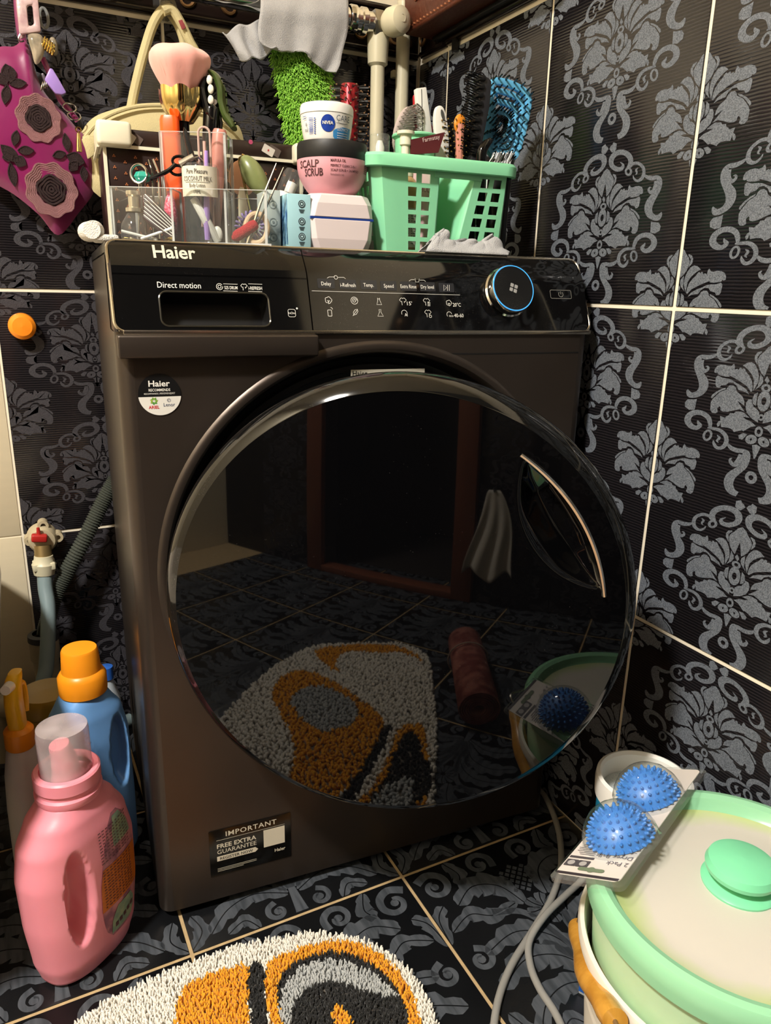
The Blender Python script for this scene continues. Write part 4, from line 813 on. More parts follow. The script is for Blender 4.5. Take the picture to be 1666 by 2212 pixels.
text(t, 'Haier', .0072, gx(.79), gz(.20), width=.135 * gw, m=FT_, bold=.02)
t.flat([(gx(.085), gz(.32)), (gx(.55), gz(.32)), (gx(.585), gz(.37)), (gx(.55), gz(.425)), (gx(.085), gz(.425))], FT_)
t.flat([(gx(.655), gz(.36)), (gx(.92), gz(.36)), (gx(.92), gz(.745)), (gx(.655), gz(.745))], FT_)
for k, e in enumerate((.56, .56, .40)): strip2(t, [(gx(.085), gz(.155 - .03 * k)), (gx(e), gz(.155 - .03 * k))], .0006, FT_)
t.build('sticker_print', mat('cream_ink', '#cfc8b4', rough=.5), gs, smooth=False)
t = MB(); text(t, 'REGISTER NOW', .006, gx(.12), gz(.343), width=.40 * gw, m=FT_ @ Matrix.Translation((0, 0, .0002)), bold=.01)
t.build('sticker_dark_lettering', M_STKB, gs, smooth=False)
# door, ajar on its left hinge
TH = 0.422; DC = Vector((0.2613, -0.1507, 0.4773)) + 0.024 * Vector((-math.sin(TH), -math.cos(TH), 0)); DE1 = Vector((math.cos(TH), -math.sin(TH), 0)); DM_ = frame(DC, DE1, (0, 0, 1))
door = bpy.data.objects.new('porthole_door', None); COL.objects.link(door); door.parent = wm; door.matrix_local = DM_
DMI = DM_.inverted()
def atd(u, v):
    n = DM_.to_3x3() @ Vector((0, 0, 1)); nw = MW(*n); q = DMI @ toM(onplane(u, v, nw, nw.dot(MW(*DC)))); return Vector((q.x, q.y))
A_ = atd(1137, 990); B_ = atd(1303, 1272); ch = (B_ - A_); clen = ch.length; cd = ch / clen; cn = Vector((-cd.y, cd.x))
if cn.x < 0: cn = -cn
def scoop(x, y):
    p = Vector((x, y)) - A_; t = p.dot(cd) / clen; o = p.dot(cn)
    if t <= 0 or t >= 1: return 0.0
    k = 4 * t * (1 - t); lo, hi = -0.042 * k ** 0.8, 0.0155 * k
    if o <= lo or o >= hi: return 0.0
    s = (o - lo) / (hi - lo); e = min(1, s * 1.6); e = e * e * (3 - 2 * e)
    ed = min(1, (1 - s) * 14)
    return -0.024 * e * min(1, k * 1.3) * ed
def domez(r): return 0.0105 * (1 - (r / 0.236) ** 2)
NR, NT = 110, 420
V = [Vector((0, 0, domez(0)))]; F = []
for i in range(1, NR + 1):
    r = 0.236 * i / NR
    for j in range(NT):
        a = 2 * PI * j / NT; x, y = r * math.cos(a), r * math.sin(a)
        V.append(Vector((x, y, domez(r) + scoop(x, y))))
for j in range(NT): F.append((0, 1 + j, 1 + (j + 1) % NT))
for i in range(NR - 1):
    for j in range(NT): F.append((1 + i * NT + j, 1 + (i + 1) * NT + j, 1 + (i + 1) * NT + (j + 1) % NT, 1 + i * NT + (j + 1) % NT))
g = MB(); g.add(V, F); g.build('door_glass', M_DGLASS, door, fix=False, angle=1.4)
MB().lathe([(0.2362, -0.0005), (0.2372, -0.0012), (0.243, -0.004), (0.2485, -0.010), (0.2518, -0.018), (0.2525, -0.024), (0.251, -0.032), (0.246, -0.038), (0.24, -0.040), (0.19, -0.041)], 160).build('door_rim', mat_dusty('smoked_rim', '#0d0d0d', 0.07, dust=.4, thr=.66, spec=.6), door)
MB().lathe([(0.192, -0.040), (0.172, -0.043), (0.160, -0.06), (0.145, -0.085), (0.10, -0.10), (0, -0.104)], 72).build('door_bowl', mat('bowl_glass', '#20211f', rough=0.05, spec=.6), door)
arc = [A_ + cd * clen * t + cn * (0.0157 * 4 * t * (1 - t)) for t in [i / 24 for i in range(-1, 26)]]
hs = MB(); hs.tube([Vector((p.x, p.y, domez(p.length) + 0.0012)) for p in arc], [0.0022 + .0008 * math.sin(PI * i / 26) for i in range(27)], 8)
hs.build('handle_strip', M_CHROME, door)
MB().box((-0.243, 0, -0.046), (0.012, 0.11, 0.03)).build('hinge', M_BLKPL, door, bevel=0.002)
# rating label stuck on the top of the recess
lb = bpy.data.objects.new('rating_label', None); COL.objects.link(lb); lb.parent = wm
la = atm(758, 799, 0.012); lc = atm(917, 799, 0.012)
LF = frame((la.x, 0.012, la.z - 0.016), (1, 0, 0), (0, 0, 1))
MB().prism([(0, 0), (lc.x - la.x, 0), (lc.x - la.x, .016), (0, .016)], .0008, LF).build('label_sheet', mat('silver_label', '#b7b3a4', rough=.4), lb)
t = MB(); text(t, 'Haier', .0085, .002, .0088, m=LF @ Matrix.Translation((0, 0, .001)), bold=.01); t.build('label_lettering', M_STKB, lb, smooth=False)

# ================================================================== THINGS ON TOP OF THE MACHINE
ZT = 0.8505
def T(name, label, cat, x, y, z=ZT, rz=0.0, group=None, rx=0.0, ry=0.0):
    return thing(name, label, cat, MW(x, y, z), (rx, ry, YAW + rz), group)
M_ACR = mat_clear('clear_acrylic', tint=(0.975, 0.985, 0.98, 1), haze=0.012)
M_CLRP = mat_clear('clear_plastic', tint=(0.95, 0.96, 0.95, 1), rough=0.08, haze=0.05)
M_WHITEP = mat('white_plastic', '#e9e7e1', rough=0.3, var=0.03)
M_CREAMP = mat('cream_plastic', '#e2dcc4', rough=0.4, var=0.05)
M_BLK = mat('satin_black', '#141414', rough=0.35, var=0.1)
M_BLKG = mat('gloss_black_plastic', '#0c0c0c', rough=0.12)
M_GOLD = mat('polished_gold', '#dcc07a', rough=0.12, metal=1.0, var=0.06)
M_STEEL = mat('steel', '#b8b6b0', rough=0.2, metal=1.0)

# ---- vanity case behind everything ------------------------------------------------------------------
cy0, cy1 = 0.300, 0.425
cl_, cr_ = atm(229, 430, cy0).x, atm(655, 440, cy0).x
cz = atm(330, 322, cy0).z; czt = atm(330, 284, cy0).z
vc = T('vanity_case', 'dark brown vanity case with playing card print and cream lid corners', 'case', (cl_ + cr_) / 2, cy0)
hw = (cr_ - cl_) / 2; hgt = cz - ZT; lh = czt - ZT; dp = cy1 - cy0
M_CASE = mat('dark_brown_vinyl', '#241512', rough=0.28, var=0.15); M_LIDB = mat('brown_lid_vinyl', '#2a1d18', rough=0.3)
MB().box((0, dp / 2, hgt / 2), (2 * hw, dp, hgt)).build('body', M_CASE, vc, bevel=0.004)
MB().box((0, dp / 2, (hgt + lh) / 2), (2 * hw + 0.008, dp + 0.008, lh - hgt)).build('lid', M_LIDB, vc, bevel=0.004)
t = MB().box((0, -0.0048, hgt - 0.001), (2 * hw + 0.008, 0.003, 0.004)); t.box((-hw - 0.0045, dp / 2, hgt - 0.001), (0.003, dp, 0.004)); t.build('lid_piping', M_CREAMP, vc)
for sx in (-1, 1): MB().box((sx * (hw - 0.003), -0.0008, hgt * 0.49), (0.0045, 0.003, hgt * 0.98)).build('edge_piping', M_CREAMP, vc)
cwid = abs(atm(270, 300, cy0).x - atm(195, 300, cy0).x); ctop = atm(235, 264, cy0).z - ZT; cbot = atm(235, 318, cy0).z - ZT
MB().box((-hw - 0.006 + cwid / 2, dp * 0.3 - 0.012, (ctop + cbot) / 2), (cwid, dp * 0.6 + 0.016, ctop - cbot)).build('lid_corner', M_CREAMP, vc, bevel=0.005, seg=3)
MB().box((hw - 0.004, dp * 0.3 - 0.012, (ctop + cbot) / 2 - 0.004), (0.026, dp * 0.6 + 0.016, (ctop - cbot) * 0.9)).build('lid_corner', M_CREAMP, vc, bevel=0.005, seg=3)
FR = frame((0, -0.0012, 0), (1, 0, 0), (0, 0, 1)); t = MB(); k = 0
for i in range(int(2 * hw / 0.0135)):
    for j in range(int(hgt / 0.0135)):
        x = -hw + 0.014 + i * 0.0135; z = 0.008 + j * 0.0135 + (0.0067 if i % 2 else 0)
        if x > hw - 0.012 or z > hgt - 0.008: continue
        for dx, dz in ((-.0011, -.0006), (.0011, -.0006), (0, .0012)): t.flat(circ(x + dx, z + dz, .0009, 6), FR)
t.build('motif_print', mat('copper_ink', '#a9653c', rough=.45), vc, smooth=False)
FL = frame((0, -0.0047, 0), (1, 0, 0), (0, 0, 1))
def card(u, v, ang, w=.017, h=.011):
    p = atm(u, v, cy0) ; x = p.x - (cl_ + cr_) / 2; z = p.z - ZT; R = FL @ Matrix.Translation((x, z, 0)) @ Matrix.Rotation(ang, 4, 'Z')
    a = MB().flat(rrect(w, h, .0012, 3), R @ Matrix.Translation((.008, .0035, 0)), 0.0002); a.build('card_back_print', mat('card_grey', '#5d514b', rough=.4), vc, smooth=False)
    MB().flat(rrect(w, h, .0012, 3), R, 0.0004).build('card_print', mat('card_white', '#cfc8bd', rough=.4), vc, smooth=False)
    MB().flat([(-.0014, 0), (0, -.002), (.0014, 0), (0, .002)], R, 0.0006).build('card_pip', mat('card_red', '#b03030', rough=.4), vc, smooth=False)
card(578, 326, -.45); card(281, 299, -.6, .012, .011)
p = atm(540, 308, cy0); MB().flat(circ(p.x - (cl_ + cr_) / 2, p.z - ZT, .0032, 7), FL, 0.0003).build('rose_print', mat('rose_ink', '#b0486a', rough=.45), vc, smooth=False)

# ---- clear organiser -----------------------------------------------------------------------------
pL = atm(243, 503, 0.118); pR = atm(577, 515, 0.052)
OA = math.atan2(pR.y - pL.y, pR.x - pL.x); OW = math.hypot(pR.x - pL.x, pR.y - pL.y); OD = 0.092; OH = 0.056; OT = 0.121
og = T('makeup_organiser', 'clear acrylic makeup organiser with a tall middle compartment', 'organiser', pL.x, pL.y, ZT, OA)
def OG(x, y, z=0.0): # organiser-local -> machine-local xyz
    return Vector((pL.x + x * math.cos(OA) - y * math.sin(OA), pL.y + x * math.sin(OA) + y * math.cos(OA), ZT + z))
def TO(name, label, cat, x, y, z=0.003, rz=0.0, rx=0.0, ry=0.0, group=None):
    p = OG(x, y, z); return thing(name, label, cat, MW(*p), (rx, ry, YAW + OA + rz), group)
tk = 0.0025
tx0, tx1 = 0.047, 0.122; ty0 = 0.046
M_EDGE = mat_clear('polished_edge', tint=(0.9, 0.92, 0.91, 1), rough=0.2, haze=0.42, hazecol=(0.9, 0.9, 0.88, 1))
def panel(nm, c, s):
    p = MB().box(c, s).build(nm, M_ACR, og, bevel=0.0004)
    e = MB()
    if s[2] > .01:                                        # pale polished edges on top and down both sides
        e.box((c[0], c[1], c[2] + s[2] / 2 + .0003), (s[0], s[1], .0007))
        for k in (-1, 1):
            if s[0] > s[1]: e.box((c[0] + k * (s[0] / 2 + .0003), c[1], c[2]), (.0007, s[1], s[2]))
            else: e.box((c[0], c[1] + k * (s[1] / 2 + .0003), c[2]), (s[0], .0007, s[2]))
    else:
        for k in (-1, 1): e.box((c[0], c[1] + k * s[1] / 2, c[2]), (s[0], .0008, s[2])); e.box((c[0] + k * s[0] / 2, c[1], c[2]), (.0008, s[1], s[2]))
    x = e.build('polished_edge', M_EDGE, p); x['kind'] = 'stuff'
panel('base', (OW / 2, OD / 2, tk / 2), (OW + 0.01, OD + 0.008, tk))
panel('front_wall', (OW / 2, tk / 2, OH / 2 + tk), (OW, tk, OH)); panel('side_wall', (tk / 2, OD / 2, OH / 2 + tk), (tk, OD - 2 * tk, OH)); panel('side_wall', (OW - tk / 2, OD / 2, OH / 2 + tk), (tk, OD - 2 * tk, OH))
panel('back_wall', (OW / 2, OD - tk / 2, OH / 2 + tk), (OW, tk, OH))
panel('divider', (0.068, ty0 / 2, OH / 2 + tk), (tk, ty0 - 2 * tk, OH)); panel('divider', (0.128, ty0 / 2, OH / 2 + tk), (tk, ty0 - 2 * tk, OH))
panel('tower_front', ((tx0 + tx1) / 2, ty0, OT / 2 + tk), (tx1 - tx0, tk, OT)); panel('tower_back', ((tx0 + tx1) / 2, OD - 2 * tk, OT / 2 + tk), (tx1 - tx0, tk, OT))
panel('tower_side', (tx0 + tk / 2, (ty0 + OD) / 2 - tk, OT / 2 + tk), (tk, OD - ty0 - 3 * tk, OT)); panel('tower_side', (tx1 - tk / 2, (ty0 + OD) / 2 - tk, OT / 2 + tk), (tk, OD - ty0 - 3 * tk, OT))
# ---- what stands in it
def og_at(u, v, y):
    """pixel -> organiser-local point at organiser depth y"""
    q = OG(0, y); n = Vector((-math.sin(OA), math.cos(OA), 0)); nw = MW(*n); o = MW(*q)
    P = toM(onplane(u, v, nw, nw.dot(o))); d = P - Vector((pL.x, pL.y, ZT))
    return Vector((d.x * math.cos(OA) + d.y * math.sin(OA), -d.x * math.sin(OA) + d.y * math.cos(OA), d.z))
# labelled clear cup
q = og_at(437, 430, 0.026); hz = og_at(437, 357, 0.008).z
lb = TO('lotion_cup', 'clear round lotion bottle with cream coconut milk label in organiser', 'bottle', q.x, 0.0242)
R0 = 0.0205; MB().lathe([(0, 0), (R0 - .002, 0), (R0, .003), (R0, hz - .006), (R0 - .003, hz)], 40).build('body', M_CLRP, lb)
z0l = og_at(437, 430, 0.004).z; z1l = og_at(437, 364, 0.004).z
MB().lathe([(R0 + .0004, z0l), (R0 + .0004, z1l)], 24, a0=-PI / 2 - 1.25, a1=-PI / 2 + 1.25).build('label', mat('ribbed_cream_label', '#d9d3c0', rough=.55, var=.12, vs_=3, stretch=(400, 400, 1)), lb)
t = MB(); wr = lambda y: R0 + .0008; lhh = z1l - z0l
text(t, 'Pure Pleasure', .0072, 0, z0l + lhh * .74, width=.0245, align='C', wrap=wr, bold=.005)
text(t, 'COCONUT MILK', .0072, 0, z0l + lhh * .50, width=.035, align='C', wrap=wr)
text(t, 'Body Lotion', .006, 0, z0l + lhh * .29, width=.018, align='C', wrap=wr)
text(t, '170ML', .0052, 0, z0l + lhh * .08, width=.008, align='C', wrap=wr)
strip2(t, [(0, 0)], .1) if 0 else None
for i in range(16):
    a = -.7 + 1.4 * i / 16; t.add([(wr(0) * math.sin(a + d), -wr(0) * math.cos(a + d), z0l + lhh * .455 + e) for d, e in ((0, 0), (1.4 / 16, 0), (1.4 / 16, .0004), (0, .0004))], [(0, 1, 2, 3)])
t.build('lettering', mat('dark_label_ink', '#4a4742', rough=.6), lb, smooth=False)
# powder brush
q = og_at(390, 240, 0.068); zb = og_at(390, 262, 0.068).z; zt_ = og_at(390, 203, 0.068).z; zh = og_at(380, 103, 0.068).z
br = TO('powder_brush', 'pink fluffy powder brush with golden tulip ferrule', 'makeup brush', q.x, 0.076, 0.003)
MB().tube([(0, 0, 0), (0, 0, zb * .5), (0, 0, zb)], [.005, .008, .0075], 16).build('handle', M_BLKG, br)
pf = MB(); n = 64; rings = []
for i in range(12):
    s_ = i / 11; z = zb - .003 + (zt_ - zb + .003) * s_; r0 = .012 + .0115 * math.sin(min(1, s_ * 1.25) * PI / 2)
    rings.append([Vector(((r0 + .0022 * abs(math.sin(3.5 * a)) * (.3 + s_)) * math.cos(a), (r0 + .0022 * abs(math.sin(3.5 * a)) * (.3 + s_)) * math.sin(a), z + (.004 * abs(math.sin(3.5 * a)) if i == 11 else 0))) for a in [2 * PI * j / n for j in range(n)]])
pf.loft(rings, cap=False); pf.add(rings[0], [tuple(range(n))]); pf.build('ferrule', M_GOLD, br)
M_BRIS = mat('pink_bristles', '#f2aea2', rough=.75, var=.12, vs_=120, stretch=(1, 1, .1), sheen=.3)
hd = MB(); prof = [(.016, zt_ - .008), (.021, zt_ + .004), (.028, zt_ + .016), (.0335, zt_ + .028), (.0340, zt_ + .036), (.030, zh - .0055), (.022, zh - .0015), (.010, zh), (0, zh)]
pr = catmull([(r, z, 0) for r, z in prof], 4); n = 40
for i in range(len(pr) - 1): pass
rings = [[Vector((max(p.x, .0004) * (1 + .02 * math.sin(5 * a + 1) + .012 * math.sin(13 * a)) * math.cos(a), max(p.x, .0004) * (1 + .035 * math.sin(7 * a + 1)) * math.sin(a), p.y + .0012 * math.sin(5 * a + .6) * (p.x / .03))) for a in [2 * PI * j / n for j in range(n)]] for p in pr]
hd.loft(rings); hd.build('bristle_head', M_BRIS, br)
fz = MB(); rnd = random.Random(3)
for i in range(4200):
    a = rnd.uniform(0, 2 * PI); e = rnd.uniform(0, 1) ** .7; rr = .0335 * math.sqrt(e); zt2 = zh - .0008 - .020 * (rr / .0345) ** 4 + .0012 * math.sin(5 * a + .6) * (rr / .03) + rnd.uniform(-.003, .0022)
    rr *= rnd.uniform(.97, 1.07)
    top = Vector((rr * math.cos(a), rr * math.sin(a), zt2)); base = Vector((rr * .74 * math.cos(a), rr * .74 * math.sin(a), zt2 - .014)); w = Vector((-math.sin(a), math.cos(a), 0)) * .00018
    fz.add([base - w, base + w, top], [(0, 1, 2)])
o = fz.build('bristle_tips', M_BRIS, br); o['kind'] = 'stuff'
# orange tube
q = og_at(364, 300, 0.06); z1 = og_at(364, 258, 0.06).z; wv = (og_at(386, 300, .06).x - og_at(345, 300, .06).x)
ot = TO('orange_tube', 'bright orange flat plastic tube inside the clear tower', 'tube', q.x + .003, 0.0575)
M_OR = mat('neon_orange', '#ff5a14', rough=.35, var=.05, sss=.2)
rings = [[Vector((x * k + sh, y * k2, z)) for x, y in rrect(wv, .016, .006, 4)] for z, k, k2, sh in ((0, .8, .9, .004), (.03, .85, 1, .003), (z1 * .82, .98, 1, 0), (z1 * .86, 1.02, 1.05, 0))]
MB().loft(rings).build('body', M_OR, ot)
rings = [[Vector((x * k, y * k, z)) for x, y in rrect(wv * .98, .015, .006, 4)] for z, k in ((z1 * .865, 1), (z1 * .97, 1), (z1, .85))]
MB().loft(rings).build('cap', M_OR, ot)
# black lipstick
q = og_at(436, 262, 0.072); ls = TO('lipstick', 'glossy black lipstick tube leaning behind the powder brush', 'lipstick', q.x - .004, 0.077, .003, ry=.10)
z1 = og_at(448, 234, .072).z
MB().lathe([(0, 0), (.0085, 0), (.0085, z1 * .72)], 24).build('case', M_BLKG, ls); MB().lathe([(.009, z1 * .72), (.0095, z1 * .73), (.0095, z1 * .985), (.0085, z1), (0, z1)], 24).build('cap', M_BLKG, ls)
# pink tube
q = og_at(458, 310, .07); pt = TO('lip_gloss', 'dusty pink lip gloss tube in the clear tower', 'tube', q.x - .004, .064, .003, ry=.12)
z1 = og_at(458, 286, .07).z; MB().lathe([(0, 0), (.0085, 0), (.009, .03), (.009, z1 * .6)], 20).build('body', mat('dusty_pink', '#d99a8c', rough=.3), pt); MB().lathe([(.0085, z1 * .6), (.0085, z1 * .97), (.007, z1), (0, z1)], 20).build('cap', mat('rose_cap', '#c98478', rough=.3), pt)
# olive claw clip with black teeth, hooked over the back of the tower
q = og_at(470, 210, .085); za = og_at(470, 158, .085).z; zc_ = og_at(500, 278, .085).z
cc = TO('claw_clip', 'olive green and black claw clip perched behind the brush', 'hair clip', q.x, .086, OT + .002)
zo = OT + .002
P = [og_at(u, v, .085) - Vector((q.x, .085, zo)) for u, v in ((455, 157), (468, 168), (478, 195), (480, 225), (488, 250), (500, 268), (506, 278))]
P = catmull(P, 5); n = len(P); rings = []
for i, p in enumerate(P):
    d = (P[min(i + 1, n - 1)] - P[max(i - 1, 0)]).normalized(); sd = Vector((d.z, 0, -d.x)); wd = .0052 * (0.6 + .5 * math.sin(PI * i / (n - 1)))
    rings.append([p + sd * wd * math.cos(a) + Vector((0, 1, 0)) * .013 * math.sin(a) for a in [2 * PI * j / 12 for j in range(12)]])
MB().loft(rings).build('jaw', mat('olive_plastic', '#46562a', rough=.25), cc)
P2 = [og_at(u, v, .078) - Vector((q.x, .085, zo)) for u, v in ((450, 170), (440, 190), (445, 220), (452, 245), (462, 262))]
P2 = catmull(P2, 5); rings = []; n = len(P2)
for i, p in enumerate(P2): rings.append([p + Vector((.006 * math.cos(a), .012 * math.sin(a), 0)) for a in [2 * PI * j / 12 for j in range(12)]])
MB().loft(rings).build('back_jaw', M_BLKG, cc)
t = MB()
for k in range(9):
    i = 6 + int(k * 2.6); p = P[min(i, len(P) - 1)]; t.tube([p, p + Vector((.006, -.004, .001)), p + Vector((.010, -.006, -.001))], [.0013, .001, .0004], 6)
t.build('teeth', M_BLKG, cc)
t = MB()
for u, v in ((452, 172), (455, 192), (455, 215)): t.sphere(og_at(u, v, .068) - Vector((q.x, .085, zo)), (.0035, .002, .005), 10, 7)
t.build('pearl_studs', mat('pearl_white', '#e8e2d2', rough=.3), cc)
sp_ = MB(); pm = og_at(468, 225, .082) - Vector((q.x, .085, zo)); sp_.cyl(pm + Vector((0, -.012, 0)), pm + Vector((0, .012, 0)), .003, n=12); sp_.tube([pm, pm + Vector((.004, 0, -.02)), Vector((0, 0, 0))], .0025, 8); sp_.build('spring', M_STEEL, cc)
# black pencil, snap clip, lilac stick, white spatula: in the lotion cup
bx = og_at(437, 430, .026).x
def cupx(u, v, y=.024): return og_at(u, v, y) - Vector((bx, .027, .003))
pn = TO('eye_pencil', 'thin black pencil leaning in the lotion bottle', 'pencil', bx, .027, .006)
a = cupx(400, 290); b = Vector((.012, .004, 0)); MB().tube([b, b.lerp(a, .9), a], [.0034, .0034, .0022], 10).build('barrel', M_BLK, pn); MB().tube([a, a + (a - b).normalized() * .004], [.0022, .0006], 8).build('tip', M_BLKG, pn)
sc = TO('snap_clip', 'clear rounded snap hair clip standing in the lotion bottle', 'hair clip', bx, .027, .006)
t = MB(); c0 = cupx(442, 320); w = .0065
t.tube([c0 + Vector((w * math.cos(a), 0, .012 + w * math.sin(a))) for a in [PI * i / 10 for i in range(11)]] + [Vector((c0.x - w, c0.y, z)) for z in (.03, .015)] + [Vector((c0.x + w, c0.y, .015)), c0 + Vector((w, 0, 0))], .0013, 8, closed=True); t.build('frame', mat('clear_pink', '#d8b9ae', rough=.2, trans=.3), sc)
MB().tube([Vector((c0.x, c0.y, .0)), Vector((c0.x, c0.y, .02)), c0 + Vector((0, 0, .004))], .0018, 8).build('tongue', mat('pale_pink', '#caa59a', rough=.3), sc)
li = TO('lilac_stick', 'short lilac plastic stick in the lotion bottle', 'stick', bx, .027, .006)
a = cupx(446, 332, .016); MB().tube([Vector((.006, -.010, 0)), Vector((.006, -.010, .02)), a], [.003, .0038, .002], 10).build('blade', mat('lilac', '#a98ad0', rough=.35), li)
ws = TO('white_spatula', 'white curved plastic spatula inside the clear bottle', 'spatula', bx, .027, .005)
P = [Vector((.016, -.002, 0)), Vector((.010, -.006, .012)), Vector((.002, -.01, .028)), Vector((-.008, -.010, .045))]
MB().tube(catmull(P, 5), [.004 + .0012 * math.sin(i * .2) for i in range(16)], 10).build('stem', M_WHITEP, ws); MB().sphere((.016, -.002, .008), (.006, .003, .009), 12, 8).build('tip', M_WHITEP, ws)
# eyelash curler lying across the left compartment
q = og_at(360, 375, .02)
ec = TO('eyelash_curler', 'black handled eyelash curler lying across the organiser', 'eyelash curler', q.x, .02, OH + .0045)
def eq(u, v, y=.018): return og_at(u, v, y) - Vector((q.x, .02, OH + .0045))
dz = -min(0, min(eq(u, v).z for u, v in ((327, 388), (360, 372), (388, 352)))) + .002
t = MB()
for oy in (0, .006):
    t.tube(catmull([eq(325, 390, .018 + oy) + Vector((0, 0, dz)), eq(345, 382, .018 + oy) + Vector((0, 0, dz)), eq(365, 372, .018 + oy) + Vector((0, 0, dz)), eq(380, 358, .018 + oy) + Vector((0, 0, dz))], 5), .0024, 8)
for u, v in ((388, 352), (384, 372)):
    c = eq(u, v, .02) + Vector((0, 0, dz)); t.tube([c + Vector((.008 * math.cos(a), 0, .005 * math.sin(a))) for a in [2 * PI * i / 16 for i in range(16)]], .0017, 8, closed=True)
t.build('handles', M_BLKG, ec)
t = MB(); c = eq(404, 350, .014) + Vector((0, 0, dz)); t.tube([c + Vector((-.008, 0, -.004)), c + Vector((.008, 0, .004))], .0035, 10); t.tube([c + Vector((.004, 0, .001)), c + Vector((.012, .004, .004)), c + Vector((.016, .01, .0))], .0014, 8); t.build('jaw', M_STEEL, ec)
# left compartment: teal gem clip, chrome ring, small bottle, striped claw, pink sponge, cotton sticks, gold clips
tg = TO('gem_clip', 'teal faceted gem hair clip above the left compartment', 'hair clip', .030, .028, .003)
c = og_at(308, 382, .028) - Vector((.03, .028, .003)); t = MB(); t.sphere(c, (.010, .008, .007), 7, 4); t.build('gem', mat('teal_gem', '#2f9a88', rough=.08, coat=.5), tg)
t = MB(); t.tube([(0, 0, 0), c * .5, c], [.002, .002, .003], 8); t.build('stem', M_STEEL, tg)
cr2 = TO('key_ring', 'silver split ring beside the teal gem clip', 'ring', .022, .024, .003)
c = og_at(300, 375, .024) - Vector((.022, .024, .003)); t = MB(); t.tube([c + Vector((.009 * math.cos(a), .002 * math.sin(a), .010 * math.sin(a))) for a in [2 * PI * i / 24 for i in range(24)]], .0014, 8, closed=True); t.build('ring', M_STEEL, cr2)
t = MB(); t.tube([(0, 0, 0), c + Vector((0, 0, -.010))], .0012, 8); t.build('shank', M_STEEL, cr2)
ht = TO('hair_pin', 'silver bent hair pin sticking out of the organiser', 'hair pin', .038, .03, .003)
c = og_at(322, 345, .03) - Vector((.038, .03, .003)); d = og_at(330, 372, .03) - Vector((.038, .03, .003)); t = MB(); t.tube([Vector((0, 0, 0)), d, c, c + Vector((.004, .002, .001)), d + Vector((.006, .003, 0)), Vector((.006, .003, 0))], .0013, 8); t.build('wire', M_STEEL, ht)
sb = TO('perfume_vial', 'small clear vial with silver cap in left compartment', 'bottle', .022, .014, .003)
MB().lathe([(0, 0), (.0155, 0), (.017, .006), (.0155, .018), (.009, .028), (.006, .031)], 28).build('bottle', M_CLRP, sb)
MB().lathe([(.0095, .031), (.0095, .035), (.006, .036), (.006, .047), (.008, .049), (.008, .053), (0, .054)], 20).build('cap', mat('champagne_cap', '#c9bda6', rough=.25, metal=.7), sb)
st_ = TO('striped_claw_clip', 'brown and white striped hair claw in left compartment', 'hair clip', .052, .016, .003)
t = MB()
for k in range(6):
    a = .5 + k * .13; t.tube(catmull([Vector((.012, -.004 + k * .002, .004 + k * .003)), Vector((-.002, -.006 + k * .002, .014 + k * .004)), Vector((-.018, -.004 + k * .002, .026 + k * .0045))], 4), [.0032] * 9, 8)
t.build('teeth', mat('brown_smoke', '#4a3a3a', rough=.25), st_)
t = MB()
for k in range(6): t.tube(catmull([Vector((.0125, -.0075 + k * .002, .006 + k * .003)), Vector((-.002, -.0095 + k * .002, .016 + k * .004)), Vector((-.018, -.0075 + k * .002, .028 + k * .0045))], 4), .0006, 6)
t.build('white_stripes', M_WHITEP, st_)
ps = TO('mesh_sponge', 'crimson sparkly mesh pouch behind the striped claw', 'pouch', .058, .034, .003)
t = MB(); t.sphere((0, 0, .027), (.008, .007, .027), 14, 10); t.build('pouch', mat('crimson_glitter', '#b3203f', rough=.3, col2='#f08aa0', vs_=500), ps)
MB().cyl((0, 0, .05), (0, 0, .056), .003, n=8).build('knot', mat('crimson', '#9c1c38', rough=.5), ps)
for i, (x0_, y0_, x1_, y1_, z1_) in enumerate(((.008, .007, .045, .012, .010), (.03, .006, .064, .010, .014))):
    cs = TO('cotton_stick', ('white plastic stick slanting down in left compartment front', 'white plastic stick slanting up in left compartment front')[i], 'stick', x0_, y0_, .003)
    t = MB(); za_, zb_ = ((z1_, .002), (.002, z1_))[i]; t.tube([(0, 0, za_), (x1_ - x0_, y1_ - y0_, zb_)], .0016, 8); t.build('shaft', M_WHITEP, cs); MB().sphere((x1_ - x0_, y1_ - y0_, zb_), .0022, 8, 6).build('tip', M_WHITEP, cs)
for i in range(3):
    gcl = TO('gold_clip', ('small gold hair clip under the clear vial', 'small gold hair clip between the white sticks', 'small gold hair clip by the compartment divider')[i], 'hair clip', (.012, .044, .060)[i], (.028, .02, .012)[i], .003, rz=i * 1.1)
    t = MB(); t.box((0, 0, .003), (.016, .005, .0015), rotm(ry=.12)); t.box((0, 0, .0012), (.016, .005, .0015)); t.build('blades', M_GOLD, gcl, bevel=.0004); MB().cyl((-.008, -.003, .002), (-.008, .003, .002), .002, n=10).build('hinge', M_GOLD, gcl)
